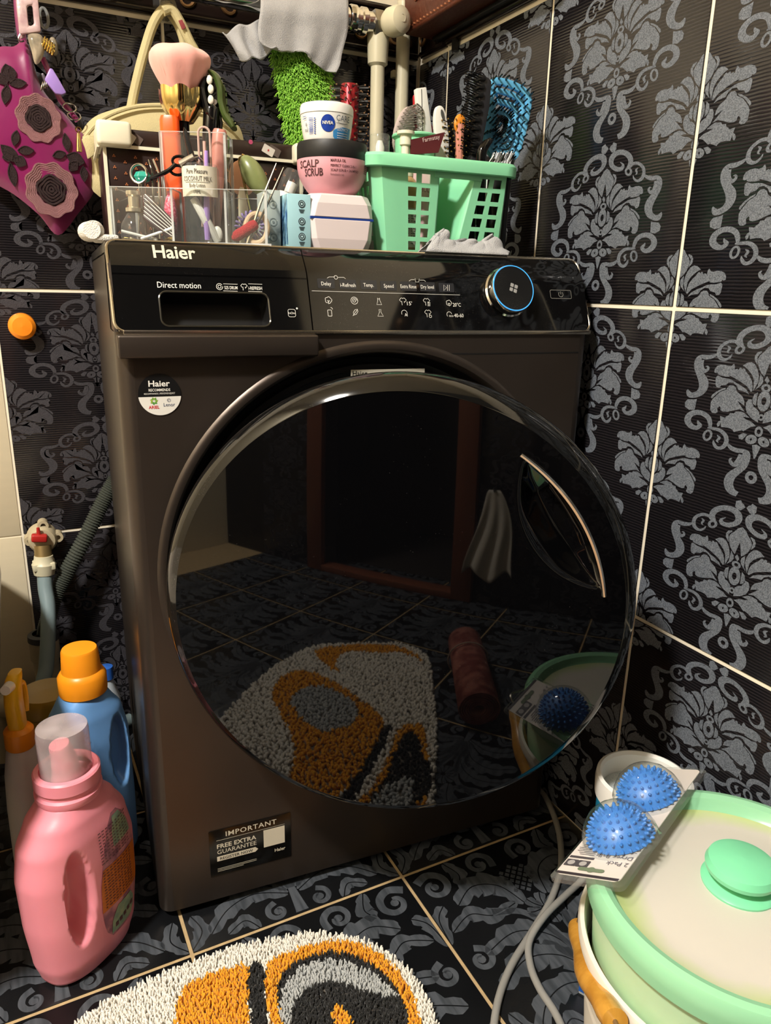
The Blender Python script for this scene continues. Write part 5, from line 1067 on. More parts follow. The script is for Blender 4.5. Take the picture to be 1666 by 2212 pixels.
# right compartment: coil ties, red towelling tie, clear cup, tweezers
def coil(nm, label, x, y, R, r, turns, m, tilt, z):
    o = TO(nm, label, 'hair tie', x, y, z, rx=tilt)
    P = [Vector(((R + r * math.cos(turns * a)) * math.cos(a), (R + r * math.cos(turns * a)) * math.sin(a), r * math.sin(turns * a))) for a in [2 * PI * i / (turns * 8) for i in range(turns * 8)]]
    MB().tube(P, .0013, 6, closed=True).build('coil', m, o); return o
coil('coil_hair_tie', 'lilac translucent coil hair tie in right compartment', .152, .028, .015, .0035, 20, mat('lilac_clear', '#9c8cc4', rough=.15, trans=.3), 1.2, .0225)
be = TO('fabric_hair_tie', 'beige fabric hair tie ring in right compartment', 'hair tie', .160, .018, .020, rx=1.35); MB().tube([(.0125 * math.cos(a), .0165 * math.sin(a), 0) for a in [2 * PI * i / 32 for i in range(32)]], .0032, 10, closed=True).build('band', mat('beige_fabric', '#c8ad90', rough=.9, bump=.3), be)
rt = TO('towelling_hair_tie', 'red towelling hair tie behind the clear front wall', 'hair tie', .148, .010, .003)
P = catmull([Vector((-.012, 0, .006)), Vector((-.004, -.001, .011)), Vector((.006, -.001, .017)), Vector((.014, 0, .022))], 5)
MB().tube(P, [.0045, .0055, .006, .0062, .0062, .006, .006, .006, .006, .006, .0062, .0062, .006, .0055, .005, .003], 12).build('band', mat('red_towelling', '#b02a33', rough=.95, bump=1.0, bs=900, var=.25, vs_=500), rt)
MB().sphere(P[0], (.004, .004, .004), 8, 6).build('knot', MATS['red_towelling'], rt)
cp = TO('clear_cup', 'tiny crumpled clear plastic cup behind the red hair tie', 'cup', .163, .026, .003); MB().lathe([(.006, 0), (.008, .004), (.009, .014), (.0105, .018)], 9).build('wall', M_CLRP, cp); MB().lathe([(0, .001), (.006, .001)], 9).build('base', M_CLRP, cp)
tw = TO('tweezers', 'long steel tweezers leaning out of the right compartment', 'tweezers', .160, .012, .003)
a = og_at(605, 357, .012) - Vector((.160, .012, .003)); t = MB()
for s in (-1, 1): t.tube([Vector((-.010, s * .0012, .0)), Vector((-.010, s * .0012, 0)).lerp(a, .5) + Vector((.003 * s, s * .003, -.001 * s)), a + Vector((s * .004, 0, -s * .002))], [.0018, .0016, .0006], 6)
t.build('arms', M_STEEL, tw); MB().sphere((-.010, 0, .0), (.002, .003, .002), 8, 6).build('joint', M_STEEL, tw)
# jade roller leaning behind the right compartment
q = og_at(545, 385, .085); jr = TO('jade_roller', 'olive jade face roller with gold frame behind organiser', 'face roller', q.x, .104, .0)
c = og_at(549, 380, .095) - Vector((q.x, .104, 0)); R = rotm(ry=-.55)
t = MB(); t.sphere(c, (.0135, .012, .026), 20, 14, R); t.build('stone', mat('jade', '#7d8554', rough=.3, sss=.2, var=.2, vs_=90), jr)
t = MB(); p1 = og_at(517, 345, .095) - Vector((q.x, .104, 0)); t.tube(catmull([c + R @ Vector((0, 0, .027)), p1 + Vector((.006, 0, .004)), p1, p1 + Vector((.004, 0, -.02)), Vector((0, 0, .012)), Vector((0.004, 0, .003))], 5), .0016, 8); t.build('gold_frame', M_GOLD, jr)
MB().tube([(0.004, 0, .0), (0.002, 0, .02)], .005, 12).build('handle', mat('pale_pink_stone', '#d8a890', rough=.4), jr)
pd = T('powder_puff', 'round pale pink powder puff beside the jade roller', 'powder puff', *list(atm(524, 395, .215))[:2], ZT); zz = atm(524, 385, .215).z - ZT
MB().sphere((0, 0, zz), (.018, .006, .022), 20, 12).build('puff', mat('peach_fabric', '#d8a688', rough=.8), pd); MB().box((0, 0, zz * .5), (.012, .010, zz)).build('stand', M_CREAMP, pd, bevel=.002)
# clear-capped bottle lying tilted
q = atm(590, 400, .20); cb = T('sample_bottle', 'small tilted bottle with clear cap behind the tweezers', 'bottle', q.x - .012, .20, ZT, ry=.42)
z1 = q.z - ZT; MB().lathe([(0, 0), (.016, 0), (.0165, .004), (.0165, z1 - .01), (.013, z1 - .004)], 28).build('body', M_WHITEP, cb); MB().lathe([(.0165, z1 - .006), (.0165, z1 + .02), (.0145, z1 + .026), (0, z1 + .027)], 28).build('cap', M_CLRP, cb); MB().lathe([(.007, z1 - .002), (.007, z1 + .012), (0, z1 + .014)], 16).build('nozzle', M_WHITEP, cb)

# ---- boxes and jars ------------------------------------------------------------------------------
yb = .066; a = atm(622, 528, yb); b = atm(672, 528, yb); h = atm(648, 419, yb).z - ZT
bb = T('soap_box', 'pale blue carton with striped side and round icons', 'box', (a.x + b.x) / 2, yb)
bw = b.x - a.x; bd = .05
MB().box((0, bd / 2, h / 2), (bw, bd, h)).build('carton', mat('pale_blue_card', '#a3cfd8', rough=.5, var=.04), bb, bevel=.0008)
t = MB(); SF = frame((-bw / 2 - .0004, bd, 0), (0, -1, 0), (0, 0, 1))
for k in range(7):
    x0_ = .002 + k * .0075; t.flat([(x0_, .004), (x0_ + .0035, .004), (min(bd - .001, x0_ + .012), h * .6), (min(bd - .001, x0_ + .009), h - .002), (x0_ + .003, h * .5)], SF)
t.build('side_stripes', mat('stripe_blue', '#2f5f9a', rough=.5, col2='#7fb2d4', vs_=150), bb, smooth=False)
t = MB(); FF = frame((0, -.0005, 0), (1, 0, 0), (0, 0, 1))
for zc in (.82, .50, .22):
    z = h * zc; c = (.003, z); t.flat(circ(*c, .0042, 20), FF)
    for k in range(3): strip2(t, [(c[0] - .0035 + .0007 * k, z - .0062 - k * .0015), (c[0] + .0035 - .0007 * k, z - .0062 - k * .0015)], .0008, FF)
t.build('icon_print', mat('slate_ink', '#33424a', rough=.5), bb, smooth=False)
t = MB()
for zc in (.82, .50, .22): strip2(t, circ(.003, h * zc, .0028, 16), .0005, FF, .0003, True); t.flat(circ(.003, h * zc, .0012, 8), FF, .0003)
t.build('icon_marks', mat('pale_blue_ink', '#b9dbe0', rough=.5), bb, smooth=False)
q0 = atm(586, 520, .076); q1 = atm(601, 520, .076); h2 = atm(590, 408, .076).z - ZT
gb = T('slim_box', 'slim pale grey carton with grey icons beside the blue carton', 'box', (q0.x + q1.x) / 2 + .002, .080)
MB().box((0, .03, h2 / 2), (.016, .05, h2)).build('carton', mat('pale_grey_card', '#aeb9b6', rough=.55), gb, bevel=.0006)
t = MB(); 
for zc in (.75, .45, .18): strip2(t, circ(-.001, h2 * zc, .0042, 18), .0008, frame((0, 0.0045, 0), (1, 0, 0), (0, 0, 1)), closed=True); t.flat(circ(-.001, h2 * zc, .0014, 8), frame((0, 0.0045, 0), (1, 0, 0), (0, 0, 1)))
t.build('icon_print', mat('grey_ink', '#7f8b8b', rough=.5), gb, smooth=False)
# faceted jar
yj = .062; a = atm(671, 480, yj); b = atm(808, 490, yj); jw = b.x - a.x; jh = atm(738, 421, yj + .01).z - ZT
fj = T('faceted_jar', 'pale pink faceted square cream jar with blue line', 'jar', (a.x + b.x) / 2, yj + jw / 2)
def facet(z0_, z1_, mid, flip):
    hw_ = jw / 2; k = .80
    lo = [(-hw_, -k), (-k, -1)] if 0 else None
    def ring(s, c, z): return [Vector((x * s, y * s, z)) for x, y in ((-hw_ + c, -hw_), (hw_ - c, -hw_), (hw_, -hw_ + c), (hw_, hw_ - c), (hw_ - c, hw_), (-hw_ + c, hw_), (-hw_, hw_ - c), (-hw_, -hw_ + c))]
    if flip: R_s = [ring(1, .005, z0_), ring(1, .009, mid), ring(.93, .012, z1_ - .0015), ring(.88, .012, z1_)]
    else: R_s = [ring(.95, .012, z0_), ring(1, .008, mid), ring(1, .005, z1_)]
    return R_s
M_JAR = mat('pale_pink_jar', '#dccfcf', rough=.22, var=.02)
def facmesh(rs):
    m_ = MB(); n = 8
    V = [p for r in rs for p in r]; F = []
    for i in range(len(rs) - 1):
        for j in range(n):
            a_, b_, c_, d_ = i * n + j, i * n + (j + 1) % n, (i + 1) * n + (j + 1) % n, (i + 1) * n + j
            F += [(a_, b_, c_), (a_, c_, d_)] if (i + j) % 2 else [(a_, b_, d_), (b_, c_, d_)]
    F.append(tuple(range(n))); F.append(tuple((len(rs) - 1) * n + j for j in range(n)))
    m_.add(V, F); return m_
zl = jh * .545
facmesh(facet(0, zl, zl * .35, False)).build('base', M_JAR, fj, smooth=False, bevel=.0007)
facmesh(facet(zl + .0022, jh, zl + (jh - zl) * .62, True)).build('lid', M_JAR, fj, smooth=False, bevel=.0007)
MB().box((0, 0, zl + .0011), (jw - .001, jw - .001, .0026)).build('blue_line', mat('navy_band', '#1d3a86', rough=.3), fj)
# scalp scrub jar
yc_ = yj + jw / 2; sx = atm(718, 360, yc_).x; zj = ZT + jh
r1 = (atm(792, 360, yc_).x - atm(645, 360, yc_).x) / 2 * .98; hs_ = atm(718, 337, yc_ - r1).z - zj; ht_ = atm(718, 298, yc_ - r1).z - zj
sj = T('scrub_jar', 'large pink scalp scrub jar with black lid', 'jar', sx, yc_, zj)
prof = catmull([(r1 * .52, 0, 0), (r1 * .60, .001, 0), (r1 * .75, hs_ * .18, 0), (r1 * .92, hs_ * .48, 0), (r1 * .99, hs_ * .75, 0), (r1, hs_, 0)], 5)
MB().lathe([(0, 0)] + [(p.x, p.y) for p in prof], 56).build('body', mat('blush_plastic', '#dd9da6', rough=.42, var=.03, sss=.1), sj)
MB().lathe([(r1 * .97, hs_ - .001), (r1 * 1.0, hs_ + .001), (r1 * 1.0, ht_ - .004), (r1 * .97, ht_), (0, ht_ + .0003)], 56).build('lid', mat('matt_black', '#1b1b1b', rough=.5), sj)
def rscr(y):
    for i in range(len(prof) - 1):
        if prof[i].y <= y <= prof[i + 1].y:
            k = (y - prof[i].y) / max(1e-6, prof[i + 1].y - prof[i].y); return prof[i].x + (prof[i + 1].x - prof[i].x) * k + .0004
    return r1 + .0004
fa_ = -.32  # direction of the front as seen from the camera
MZ = Matrix.Rotation(fa_, 4, 'Z')
t = MB(); text(t, 'SCALP', .0112, -.046, hs_ * .72, width=.030, m=MZ, wrap=rscr, bold=.02); text(t, 'SCRUB', .0112, -.037, hs_ * .49, width=.026, m=MZ, wrap=rscr, bold=.02); text(t, 'MARULA OIL', .0046, -.002, hs_ * .86, width=.018, m=MZ, wrap=rscr, bold=.01)
text(t, 'PERFECT CLEAN 2-IN-1', .0038, -.002, hs_ * .73, width=.032, m=MZ, wrap=rscr, bold=.01); text(t, 'SCALP SCRUB + SHAMPOO', .0038, -.002, hs_ * .61, width=.036, m=MZ, wrap=rscr, bold=.01); text(t, 'Formulated in Italy', .0032, -.002, hs_ * .50, width=.016, m=MZ, wrap=rscr)
for k in range(5): 
    for i in range(8): 
        x = .046 + i * .0016; y = hs_ * (.84 - .05 * k); t.add([MZ @ Vector((rscr(y) * math.sin(xx / rscr(y)), -rscr(y) * math.cos(xx / rscr(y)), yy)) for xx, yy in ((x, y), (x + .0013, y), (x + .0013, y + .0007), (x, y + .0007))], [(0, 1, 2, 3)])
t.build('lettering', mat('plum_ink', '#4c2c2e', rough=.5), sj, smooth=False)
# white cream jar
zn = zj + ht_ + .0004; nx = atm(706, 255, yc_).x; r2 = (atm(762, 255, yc_).x - atm(650, 255, yc_).x) / 2 * .98
hn = atm(706, 240, yc_ - r2).z - zn; hnt = atm(706, 216, yc_ - r2).z - zn
nj = T('cream_jar', 'white care cream jar with blue round logo on top', 'jar', nx, yc_, zn)
pn_ = catmull([(r2 * .80, .0, 0), (r2 * .86, .003, 0), (r2 * .93, hn * .5, 0), (r2 * .985, hn, 0)], 5)
MB().lathe([(0, 0)] + [(p.x, p.y) for p in pn_], 48).build('body', M_WHITEP, nj)
MB().lathe([(r2 * .97, hn), (r2 * 1.0, hn + .0008), (r2 * 1.0, hnt - .003), (r2 * .96, hnt), (0, hnt + .0004)], 48).build('lid', mat('white_lid', '#f0eee8', rough=.35), nj)
def rn(y): return r2 * (.81 + .175 * max(0, min(1, y / hn)) ** .8) + .0012
def wrapflat(mb, P, m=MZ, f=rn):
    Q = []
    for x, y in P: r = f(y); Q.append(m @ Vector((r * math.sin(x / r), -r * math.cos(x / r), y)))
    mb.add(Q, [tuple(range(len(Q)))])
def fan(mb, c, P):
    for i in range(len(P)): wrapflat(mb, [c, P[i], P[(i + 1) % len(P)]])
t = MB(); fan(t, (.0015, hn * .60), circ(.0015, hn * .60, .0082, 28, .0088)); t.build('round_logo', mat('royal_blue_ink', '#1d3f9e', rough=.4), nj, smooth=False)
rn2 = lambda y: rn(y) + .0004
t = MB(); text(t, 'NIVEA', .0046, .0015, hn * .56, width=.0125, align='C', m=MZ, wrap=rn2, bold=.03); t.build('logo_lettering', M_WPRINT, nj, smooth=False)
t = MB(); xl = lambda y: .0075 + .012 * max(0, (y / hn - .32) / .18) ** 2 + .004 * max(0, (.12 - y / hn) / .12)
for j in range(8):
    for i in range(10):
        ya, yb_ = hn * (.02 + .06 * j), hn * (.08 + .06 * j); wrapflat(t, [(xl(ya) + (.034 - xl(ya)) * i / 10, ya), (xl(ya) + (.034 - xl(ya)) * (i + 1) / 10, ya), (xl(yb_) + (.034 - xl(yb_)) * (i + 1) / 10, yb_), (xl(yb_) + (.034 - xl(yb_)) * i / 10, yb_)])
t.build('blue_patch', mat('sky_ink', '#3d8fcf', rough=.4), nj, smooth=False)
t = MB(); text(t, 'ODŻYWCZY', .0042, .0125, hn * .36, width=.017, m=MZ, wrap=rn2, bold=.01)
for k in range(3):
    for i in range(8): wrapflat(t, [(.0125 + .002 * i, hn * (.26 - .08 * k)), (.0142 + .002 * i, hn * (.26 - .08 * k)), (.0142 + .002 * i, hn * (.285 - .08 * k)), (.0125 + .002 * i, hn * (.285 - .08 * k))], f=rn2)
t.build('patch_lettering', M_WPRINT, nj, smooth=False)
t = MB(); text(t, 'CARE', .0088, .0115, hn * .70, width=.0195, m=MZ, wrap=rn2)
wrapflat(t, [(.0115, hn * .62), (.027, hn * .62), (.027, hn * .64), (.0115, hn * .64)], f=rn2)
t.build('grey_lettering', mat('grey_ink2', '#5a6470', rough=.5), nj, smooth=False)
t = MB()
for k in range(14):
    y = hn * (.22 + k * .043); wrapflat(t, [(-.0225, y), (-.0165, y), (-.0165, y + hn * (.012 + .014 * hsh(k))), (-.0225, y + hn * (.012 + .014 * hsh(k)))], f=rn2)
text(t, '42269885', .0032, -.0025, 0, width=.016, m=MZ @ Matrix.Identity(4), wrap=None) if 0 else None
for k in range(8): wrapflat(t, [(-.0152, hn * (.22 + k * .075)), (-.0132, hn * (.22 + k * .075)), (-.0132, hn * (.26 + k * .075)), (-.0152, hn * (.26 + k * .075))], f=rn2)
wrapflat(t, [(-.033, hn * .86), (-.027, hn * .86), (-.027, hn * .88), (-.033, hn * .88)], f=rn2); wrapflat(t, [(-.033, hn * .78), (-.027, hn * .78), (-.027, hn * .8), (-.033, hn * .8)], f=rn2)
t.build('barcode', mat('blue_bar_ink', '#2c4fa0', rough=.5), nj, smooth=False)
t = MB(); text(t, 'e', .007, -.0285, hn * .52, m=MZ, wrap=rn2); text(t, 'ml', .006, -.030, hn * .32, m=MZ, wrap=rn2); t.build('side_lettering', MATS['grey_ink2'], nj, smooth=False)

# ---- mint caddy basket ---------------------------------------------------------------------------
M_MINT = mat('mint_plastic', '#8fdcae', rough=.35, var=.03, sss=.15)
BY0, BY1 = .075, .185
bxl, bxr = atm(822, 540, BY0).x, atm(1086, 548, BY0).x; txl, txr = atm(806, 345, BY0 - .008).x, atm(1108, 366, BY0 - .008).x
BZ = atm(950, 350, BY0 - .008).z - ZT
g0b, g1b = atm(936, 545, BY0).x, atm(985, 545, BY0).x; g0t, g1t = atm(948, 375, BY0 - .006).x, atm(1034, 385, BY0 - .006).x
bk = T('mint_basket', 'mint green two-bin plastic caddy basket with square holes', 'basket', (bxl + bxr) / 2, BY0)
bcx = (bxl + bxr) / 2; BDp = BY1 - BY0
def perf(name, p00, p10, p01, p11, us, vs_, holes, th=.0018, curve=None):
    """bilinear wall with real square holes"""
    p00, p10, p01, p11 = map(Vector, (p00, p10, p01, p11)); nu, nv = len(us), len(vs_); mb = MB()
    def P(u, v):
        q = p00.lerp(p10, u).lerp(p01.lerp(p11, u), v)
        return q + (curve(u, v) if curve else Vector((0, 0, 0)))
    V = [P(u, v) for v in vs_ for u in us]; F = []
    for j in range(nv - 1):
        for i in range(nu - 1):
            if (i, j) in holes: continue
            F.append((j * nu + i, j * nu + i + 1, (j + 1) * nu + i + 1, (j + 1) * nu + i))
    mb.add(V, F); return mb.build(name, M_MINT, bk, solid=th, fix=True, angle=.5)
rows = [0, .035]; hj = []
for k in range(6):
    z = .035 + k * .148; rows += [z + .100, z + .148]; hj.append(1 + 2 * k)
rows = [0.0]
for k in range(6): rows += [.03 + k * .147, .03 + k * .147 + .098]
rows.append(1.0); hj = [1 + 2 * k for k in range(6)]
xb = lambda x: x - bcx
zt0 = .001
# left bin front: smooth part, then two hole columns
us = [0, .12, .24, .34, .44, .52, .66, .74, .88, 1]
perf('bin_front', (xb(bxl), 0, zt0), (xb(g0b), 0, zt0), (xb(txl), -.008, BZ), (xb(g0t), -.006, BZ), us, rows, {(i, j) for i in (5, 7) for j in hj}, curve=lambda u, v: Vector((0, .012 * max(0, 1 - u * 6) ** 2, 0)))
us4 = [0, .08, .17, .25, .34, .42, .51, .59, .68, 1]
perf('bin_side', (xb(bxl), BDp, zt0), (xb(bxl), .012, zt0), (xb(txl), BDp + .004, BZ), (xb(txl), .004, BZ), [1 - u for u in us4[::-1]], rows, {(i, j) for i in (1, 3, 5, 7) for j in hj})
perf('bin_inner_side', (xb(g0b), 0, zt0), (xb(g0b) + .004, BDp * .72, zt0), (xb(g0t), -.006, BZ), (xb(g0t) + .004, BDp * .72, BZ), [0, .5, 1], [0, .5, 1], set())
us2 = [0, .13, .30, .42, .60, .72, .86, 1]; h2_ = {(i, j) for i in (1, 3) for j in hj[1:]}
us2 = [0, .18, .40, .52, .74, .86, 1]
perf('bin_front', (xb(g1b), 0, zt0), (xb(bxr), 0, zt0), (xb(g1t), -.006, BZ), (xb(txr), -.008, BZ), us2, rows, {(i, j) for i in (1, 3) for j in hj[1:]}, curve=lambda u, v: Vector((0, .012 * max(0, u * 6 - 5) ** 2, 0)))
perf('bin_side', (xb(bxr), .012, zt0), (xb(bxr), BDp, zt0), (xb(txr), .004, BZ), (xb(txr), BDp + .004, BZ), us4, rows, {(i, j) for i in (1, 3, 5, 7) for j in hj})
# curved wall that closes the gap between the bins
gap = MB(); rws = []
for v in (0, .25, .5, .75, 1):
    a = Vector((xb(g1b) + (xb(g1t) - xb(g1b)) * v, -.006 * v, zt0 + (BZ - zt0) * v)); b_ = Vector((xb(g0b) + .004 + (xb(g0t) - xb(g0b)) * v, BDp * .72, zt0 + (BZ - zt0) * v)); c = Vector((a.x, BDp * .55, a.z))
    rws.append([a.lerp(c, t).lerp(c.lerp(b_, t), t) for t in [i / 10 for i in range(11)]])
gap.add([p for r in rws for p in r], [(j * 11 + i, j * 11 + i + 1, (j + 1) * 11 + i + 1, (j + 1) * 11 + i) for j in range(4) for i in range(10)])
gap.build('gap_wall', M_MINT, bk, solid=.0016)
MB().box((0, BDp, BZ / 2), (txr - txl - .006, .002, BZ)).build('back_wall', M_MINT, bk)
MB().box((0, BDp / 2 + .004, .002), (bxr - bxl - .002, BDp - .012, .002)).build('floor_plate', M_MINT, bk)
zbnd = atm(985, 385, BY0 - .006).z - ZT
MB().box(((xb(g0t) + xb(g1t)) / 2, -.006, (zbnd + BZ) / 2 - .001), (g1t - g0t + .01, .002, BZ - zbnd)).build('front_band', M_MINT, bk)
rim = rrect(txr - txl + .012, BDp + .022, .022, 6, (xb(txl) + xb(txr)) / 2, BDp / 2 - .002); rings = []
for dx, z in ((0, BZ - .011), (.0035, BZ - .010), (.004, BZ + .001), (.002, BZ + .0045), (-.002, BZ + .005), (-.005, BZ + .003), (-.005, BZ - .008)):
    cx_, cy_ = (xb(txl) + xb(txr)) / 2, BDp / 2 - .002
    rings.append([Vector((x + (dx if x > cx_ else -dx), y + (dx if y > cy_ else -dx), z)) for x, y in rim])
MB().loft(rings, cap=False).build('rim', M_MINT, bk)

# ---- things standing in the basket
ZB = ZT + .0035
def TB(name, label, cat, u, v, y, group=None, rz=0.0, ry=0.0, rx=0.0):
    q = atm(u, v, y); o = T(name, label, cat, q.x, y, ZB, rz, group, rx, ry); return o, q.x, q.z - ZB
def rel(u, v, y, x0, y0): p = atm(u, v, y); return Vector((p.x - x0, p.y - y0, p.z - ZB))
o, x0_, h = TB('travel_bottle', 'small white bottle with clear dome cap in basket corner', 'bottle', 821, 291, .105)
MB().lathe([(0, 0), (.0115, 0), (.0125, .003), (.0125, h * .68), (.010, h * .71)], 24).build('body', M_WHITEP, o); MB().lathe([(.0055, h * .71), (.0055, h * .9), (.003, h * .95), (0, h * .95)], 16).build('nozzle', M_WHITEP, o); MB().lathe([(.0122, h * .70), (.0122, h * .985), (.0112, h), (0, h)], 24).build('cap', M_CLRP, o)
o, x0_, h = TB('pump_bottle', 'bottle with cream pump head at basket front', 'bottle', 877, 284, .10)
MB().lathe([(0, 0), (.0185, 0), (.0195, .004), (.0195, h * .50), (.014, h * .60), (.010, h * .63)], 28).build('body', mat('amber_tan', '#a98a5a', rough=.3), o)
MB().lathe([(.0197, h * .03), (.0197, h * .36)], 28).build('label', mat('paper_label', '#c9c4b4', rough=.6), o)
t = MB()
for k in range(14): 
    for j in range(4):
        z = h * (.06 + .021 * k); a0 = -PI / 2 - .9 + j * .5
        t.add([(.0199 * math.cos(a0 + d), .0199 * math.sin(a0 + d), z + e) for d, e in ((0, 0), (.2 + .2 * hsh(k, j), 0), (.2 + .2 * hsh(k, j), .0007), (0, .0007))], [(0, 1, 2, 3)])
t.build('label_print', M_STKB, o, smooth=False)
MB().lathe([(.0105, h * .63), (.0105, h * .72), (.006, h * .74), (.005, h * .80), (.005, h * .9)], 20).build('collar', M_CREAMP, o); t = MB(); t.lathe([(.005, h * .88), (.0072, h * .89), (.0072, h * .97), (.011, h * .975), (.011, h), (0, h)], 20); t.build('pump_head', M_CREAMP, o)
o, x0_, h = TB('cream_tube', 'maroon and pink cream tube leaning at basket front', 'tube', 922, 308, .094)
A = [rel(u, v, .096, x0_, .094) for u, v in ((886, 302), (960, 286), (946, 330), (888, 334))]
t = MB(); t.add([p + Vector((0, .002, 0)) for p in A] + [p - Vector((0, .002, 0)) for p in A], [(0, 1, 2, 3), (7, 6, 5, 4), (0, 4, 5, 1), (1, 5, 6, 2), (2, 6, 7, 3), (3, 7, 4, 0)]); t.build('crimp_end', mat('maroon_foil', '#5a2226', rough=.4), o)
lo = A[3]; hi = A[2]; w_ = hi.x - lo.x; cx_ = (lo.x + hi.x) / 2
rings = [[Vector((cx_ + w_ / 2 * k * math.cos(a), .002 + d * math.sin(a), z)) for a in [2 * PI * i / 24 for i in range(24)]] for z, k, d in ((0, .62, .011), (.012, .62, .011), (.03, .75, .010), (lo.z * .7, .95, .006), (lo.z, 1, .002))]
MB().loft(rings).build('body', mat('pale_pink_tube', '#d7b3b4', rough=.4), o)
t = MB(); d = (A[1] - A[0]).normalized(); text(t, 'Farmstay', .0068, .004, .004, width=.024, m=frame(A[3] + Vector((.012, -.0026, .010)), d, (0, 0, 1)));
t.build('tip_lettering', mat('pink_ink', '#e3c8c4', rough=.5), o, smooth=False)
t = MB(); text(t, 'MULA', .007, -.006, lo.z * .62, m=frame((cx_ - .004, -.0095, 0), (1, 0, 0), (0, 0, 1))); t.build('body_lettering', mat('wine_ink', '#6a3038', rough=.5), o, smooth=False)
o, x0_, h = TB('mint_cup', 'mint green plastic cup inside the basket', 'cup', 897, 296, .139)
MB().lathe([(0, 0), (.02, 0), (.021, .004), (.026, h - .004), (.028, h - .002), (.028, h + .001), (.025, h), (.02, .006), (0, .004)], 40).build('wall', M_MINT, o); MB().tube([(.028 * math.cos(a), .028 * math.sin(a), h) for a in [2 * PI * i / 40 for i in range(40)]], .0022, 8, closed=True).build('lip', M_MINT, o)
# white tool with a red back
o, x0_, h = TB('foot_file', 'flat white tool with red back standing tall in basket', 'file', 914, 192, .169)
P0 = [rel(u, v, .169, x0_, .169) for u, v in ((897, 192), (919, 189), (932, 288), (906, 290))]
lowl, lowr = Vector((P0[3].x + .006, 0, .0)), Vector((P0[2].x + .004, 0, .0))
def slab(nm, pts, y0_, y1_, m, par, bev=.0015):
    n = len(pts); mb = MB(); mb.add([Vector((p.x, y0_, p.z)) for p in pts] + [Vector((p.x, y1_, p.z)) for p in pts], [tuple(range(n)), tuple(range(2 * n - 1, n - 1, -1))] + [(i, n + i, n + (i + 1) % n, (i + 1) % n) for i in range(n)])
    return mb.build(nm, m, par, bevel=bev)
slab('white_face', [lowl, lowr, P0[2], P0[1], P0[0], P0[3]], -.004, .006, mat('white_tool', '#dcdcd6', rough=.35), o)
m1, m2 = (P0[0] + P0[1]) / 2, (lowl + lowr) / 2; t = MB(); t.tube([m1 + Vector((0, -.0042, -.002)), m2 + Vector((0, -.0042, 0))], .0004, 6); t.build('groove', M_STKB, o)
slab('red_back', [lowl + Vector((.002, 0, 0)), lowr + Vector((.006, 0, 0)), P0[2] + Vector((.006, 0, .01)), P0[1] + Vector((.0075, 0, -.03)), P0[1] + Vector((.003, 0, -.008)), P0[0] + Vector((.002, 0, -.004))], .0062, .015, mat('red_shell', '#b01826', rough=.3), o, .003)
o, x0_, h = TB('comb_handle', 'white tapered comb handle with a hanging slot', 'comb', 955, 232, .145)
C_ = [rel(u, v, .145, x0_, .145) for u, v in ((940, 300), (937, 262), (940, 236), (948, 229), (957, 236), (964, 262), (968, 298))]
sl = catmull([rel(u, v, .145, x0_, .145) for u, v in ((950, 238), (955, 243), (958, 258), (955, 262), (950, 250))], 4, True)
oc = catmull(C_, 5); n = len(oc); mb = MB()
slab('handle', [Vector((-.004, 0, 0)), Vector((-.012, 0, .02))] + oc + [Vector((.016, 0, .02)), Vector((.012, 0, 0))], -.004, .004, M_WHITEP, o, .0015)
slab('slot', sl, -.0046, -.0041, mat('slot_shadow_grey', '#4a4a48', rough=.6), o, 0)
# paddle brush with grey pins
def pins(mb, base, dirs, L, r=.0005, tip=.0011):
    for p, d in zip(base, dirs):
        d = Vector(d).normalized(); mb.tube([p, p + d * L], [r, r * .8], 5); mb.sphere(p + d * L, tip, 6, 4)
o, x0_, h = TB('paddle_brush', 'pale paddle hairbrush with grey pins standing in basket', 'hairbrush', 858, 262, .172)
hc = rel(872, 282, .172, x0_, .172); RB = rotm(ry=.35) @ rotm(rz=.6)
t = MB(); t.sphere(hc, (.020, .007, .030), 20, 12, RB); t.build('cushion', mat('pale_cushion', '#b9a9a4', rough=.6), o)
t = MB(); t.tube([Vector((0, 0, 0)), hc * .5, hc - Vector((0, 0, .02))], [.006, .007, .006], 12); t.build('handle', M_BLK, o)
B = []; D = []; rnd = random.Random(5)
for i in range(9):
    for j in range(12):
        a = -1.2 + 2.4 * i / 8; e = -1.2 + 2.4 * j / 11; loc = Vector((.020 * math.sin(a) * math.cos(e), -.007 * math.cos(a) * math.cos(e), .030 * math.sin(e)))
        B.append(hc + RB @ loc); D.append(RB @ Vector((loc.x * 10, -.5, loc.z * 6)))
t = MB(); pins(t, B, D, .013); q_ = t.build('pins', mat('grey_pins', '#8b8884', rough=.3, metal=.6), o); q_['kind'] = 'stuff'
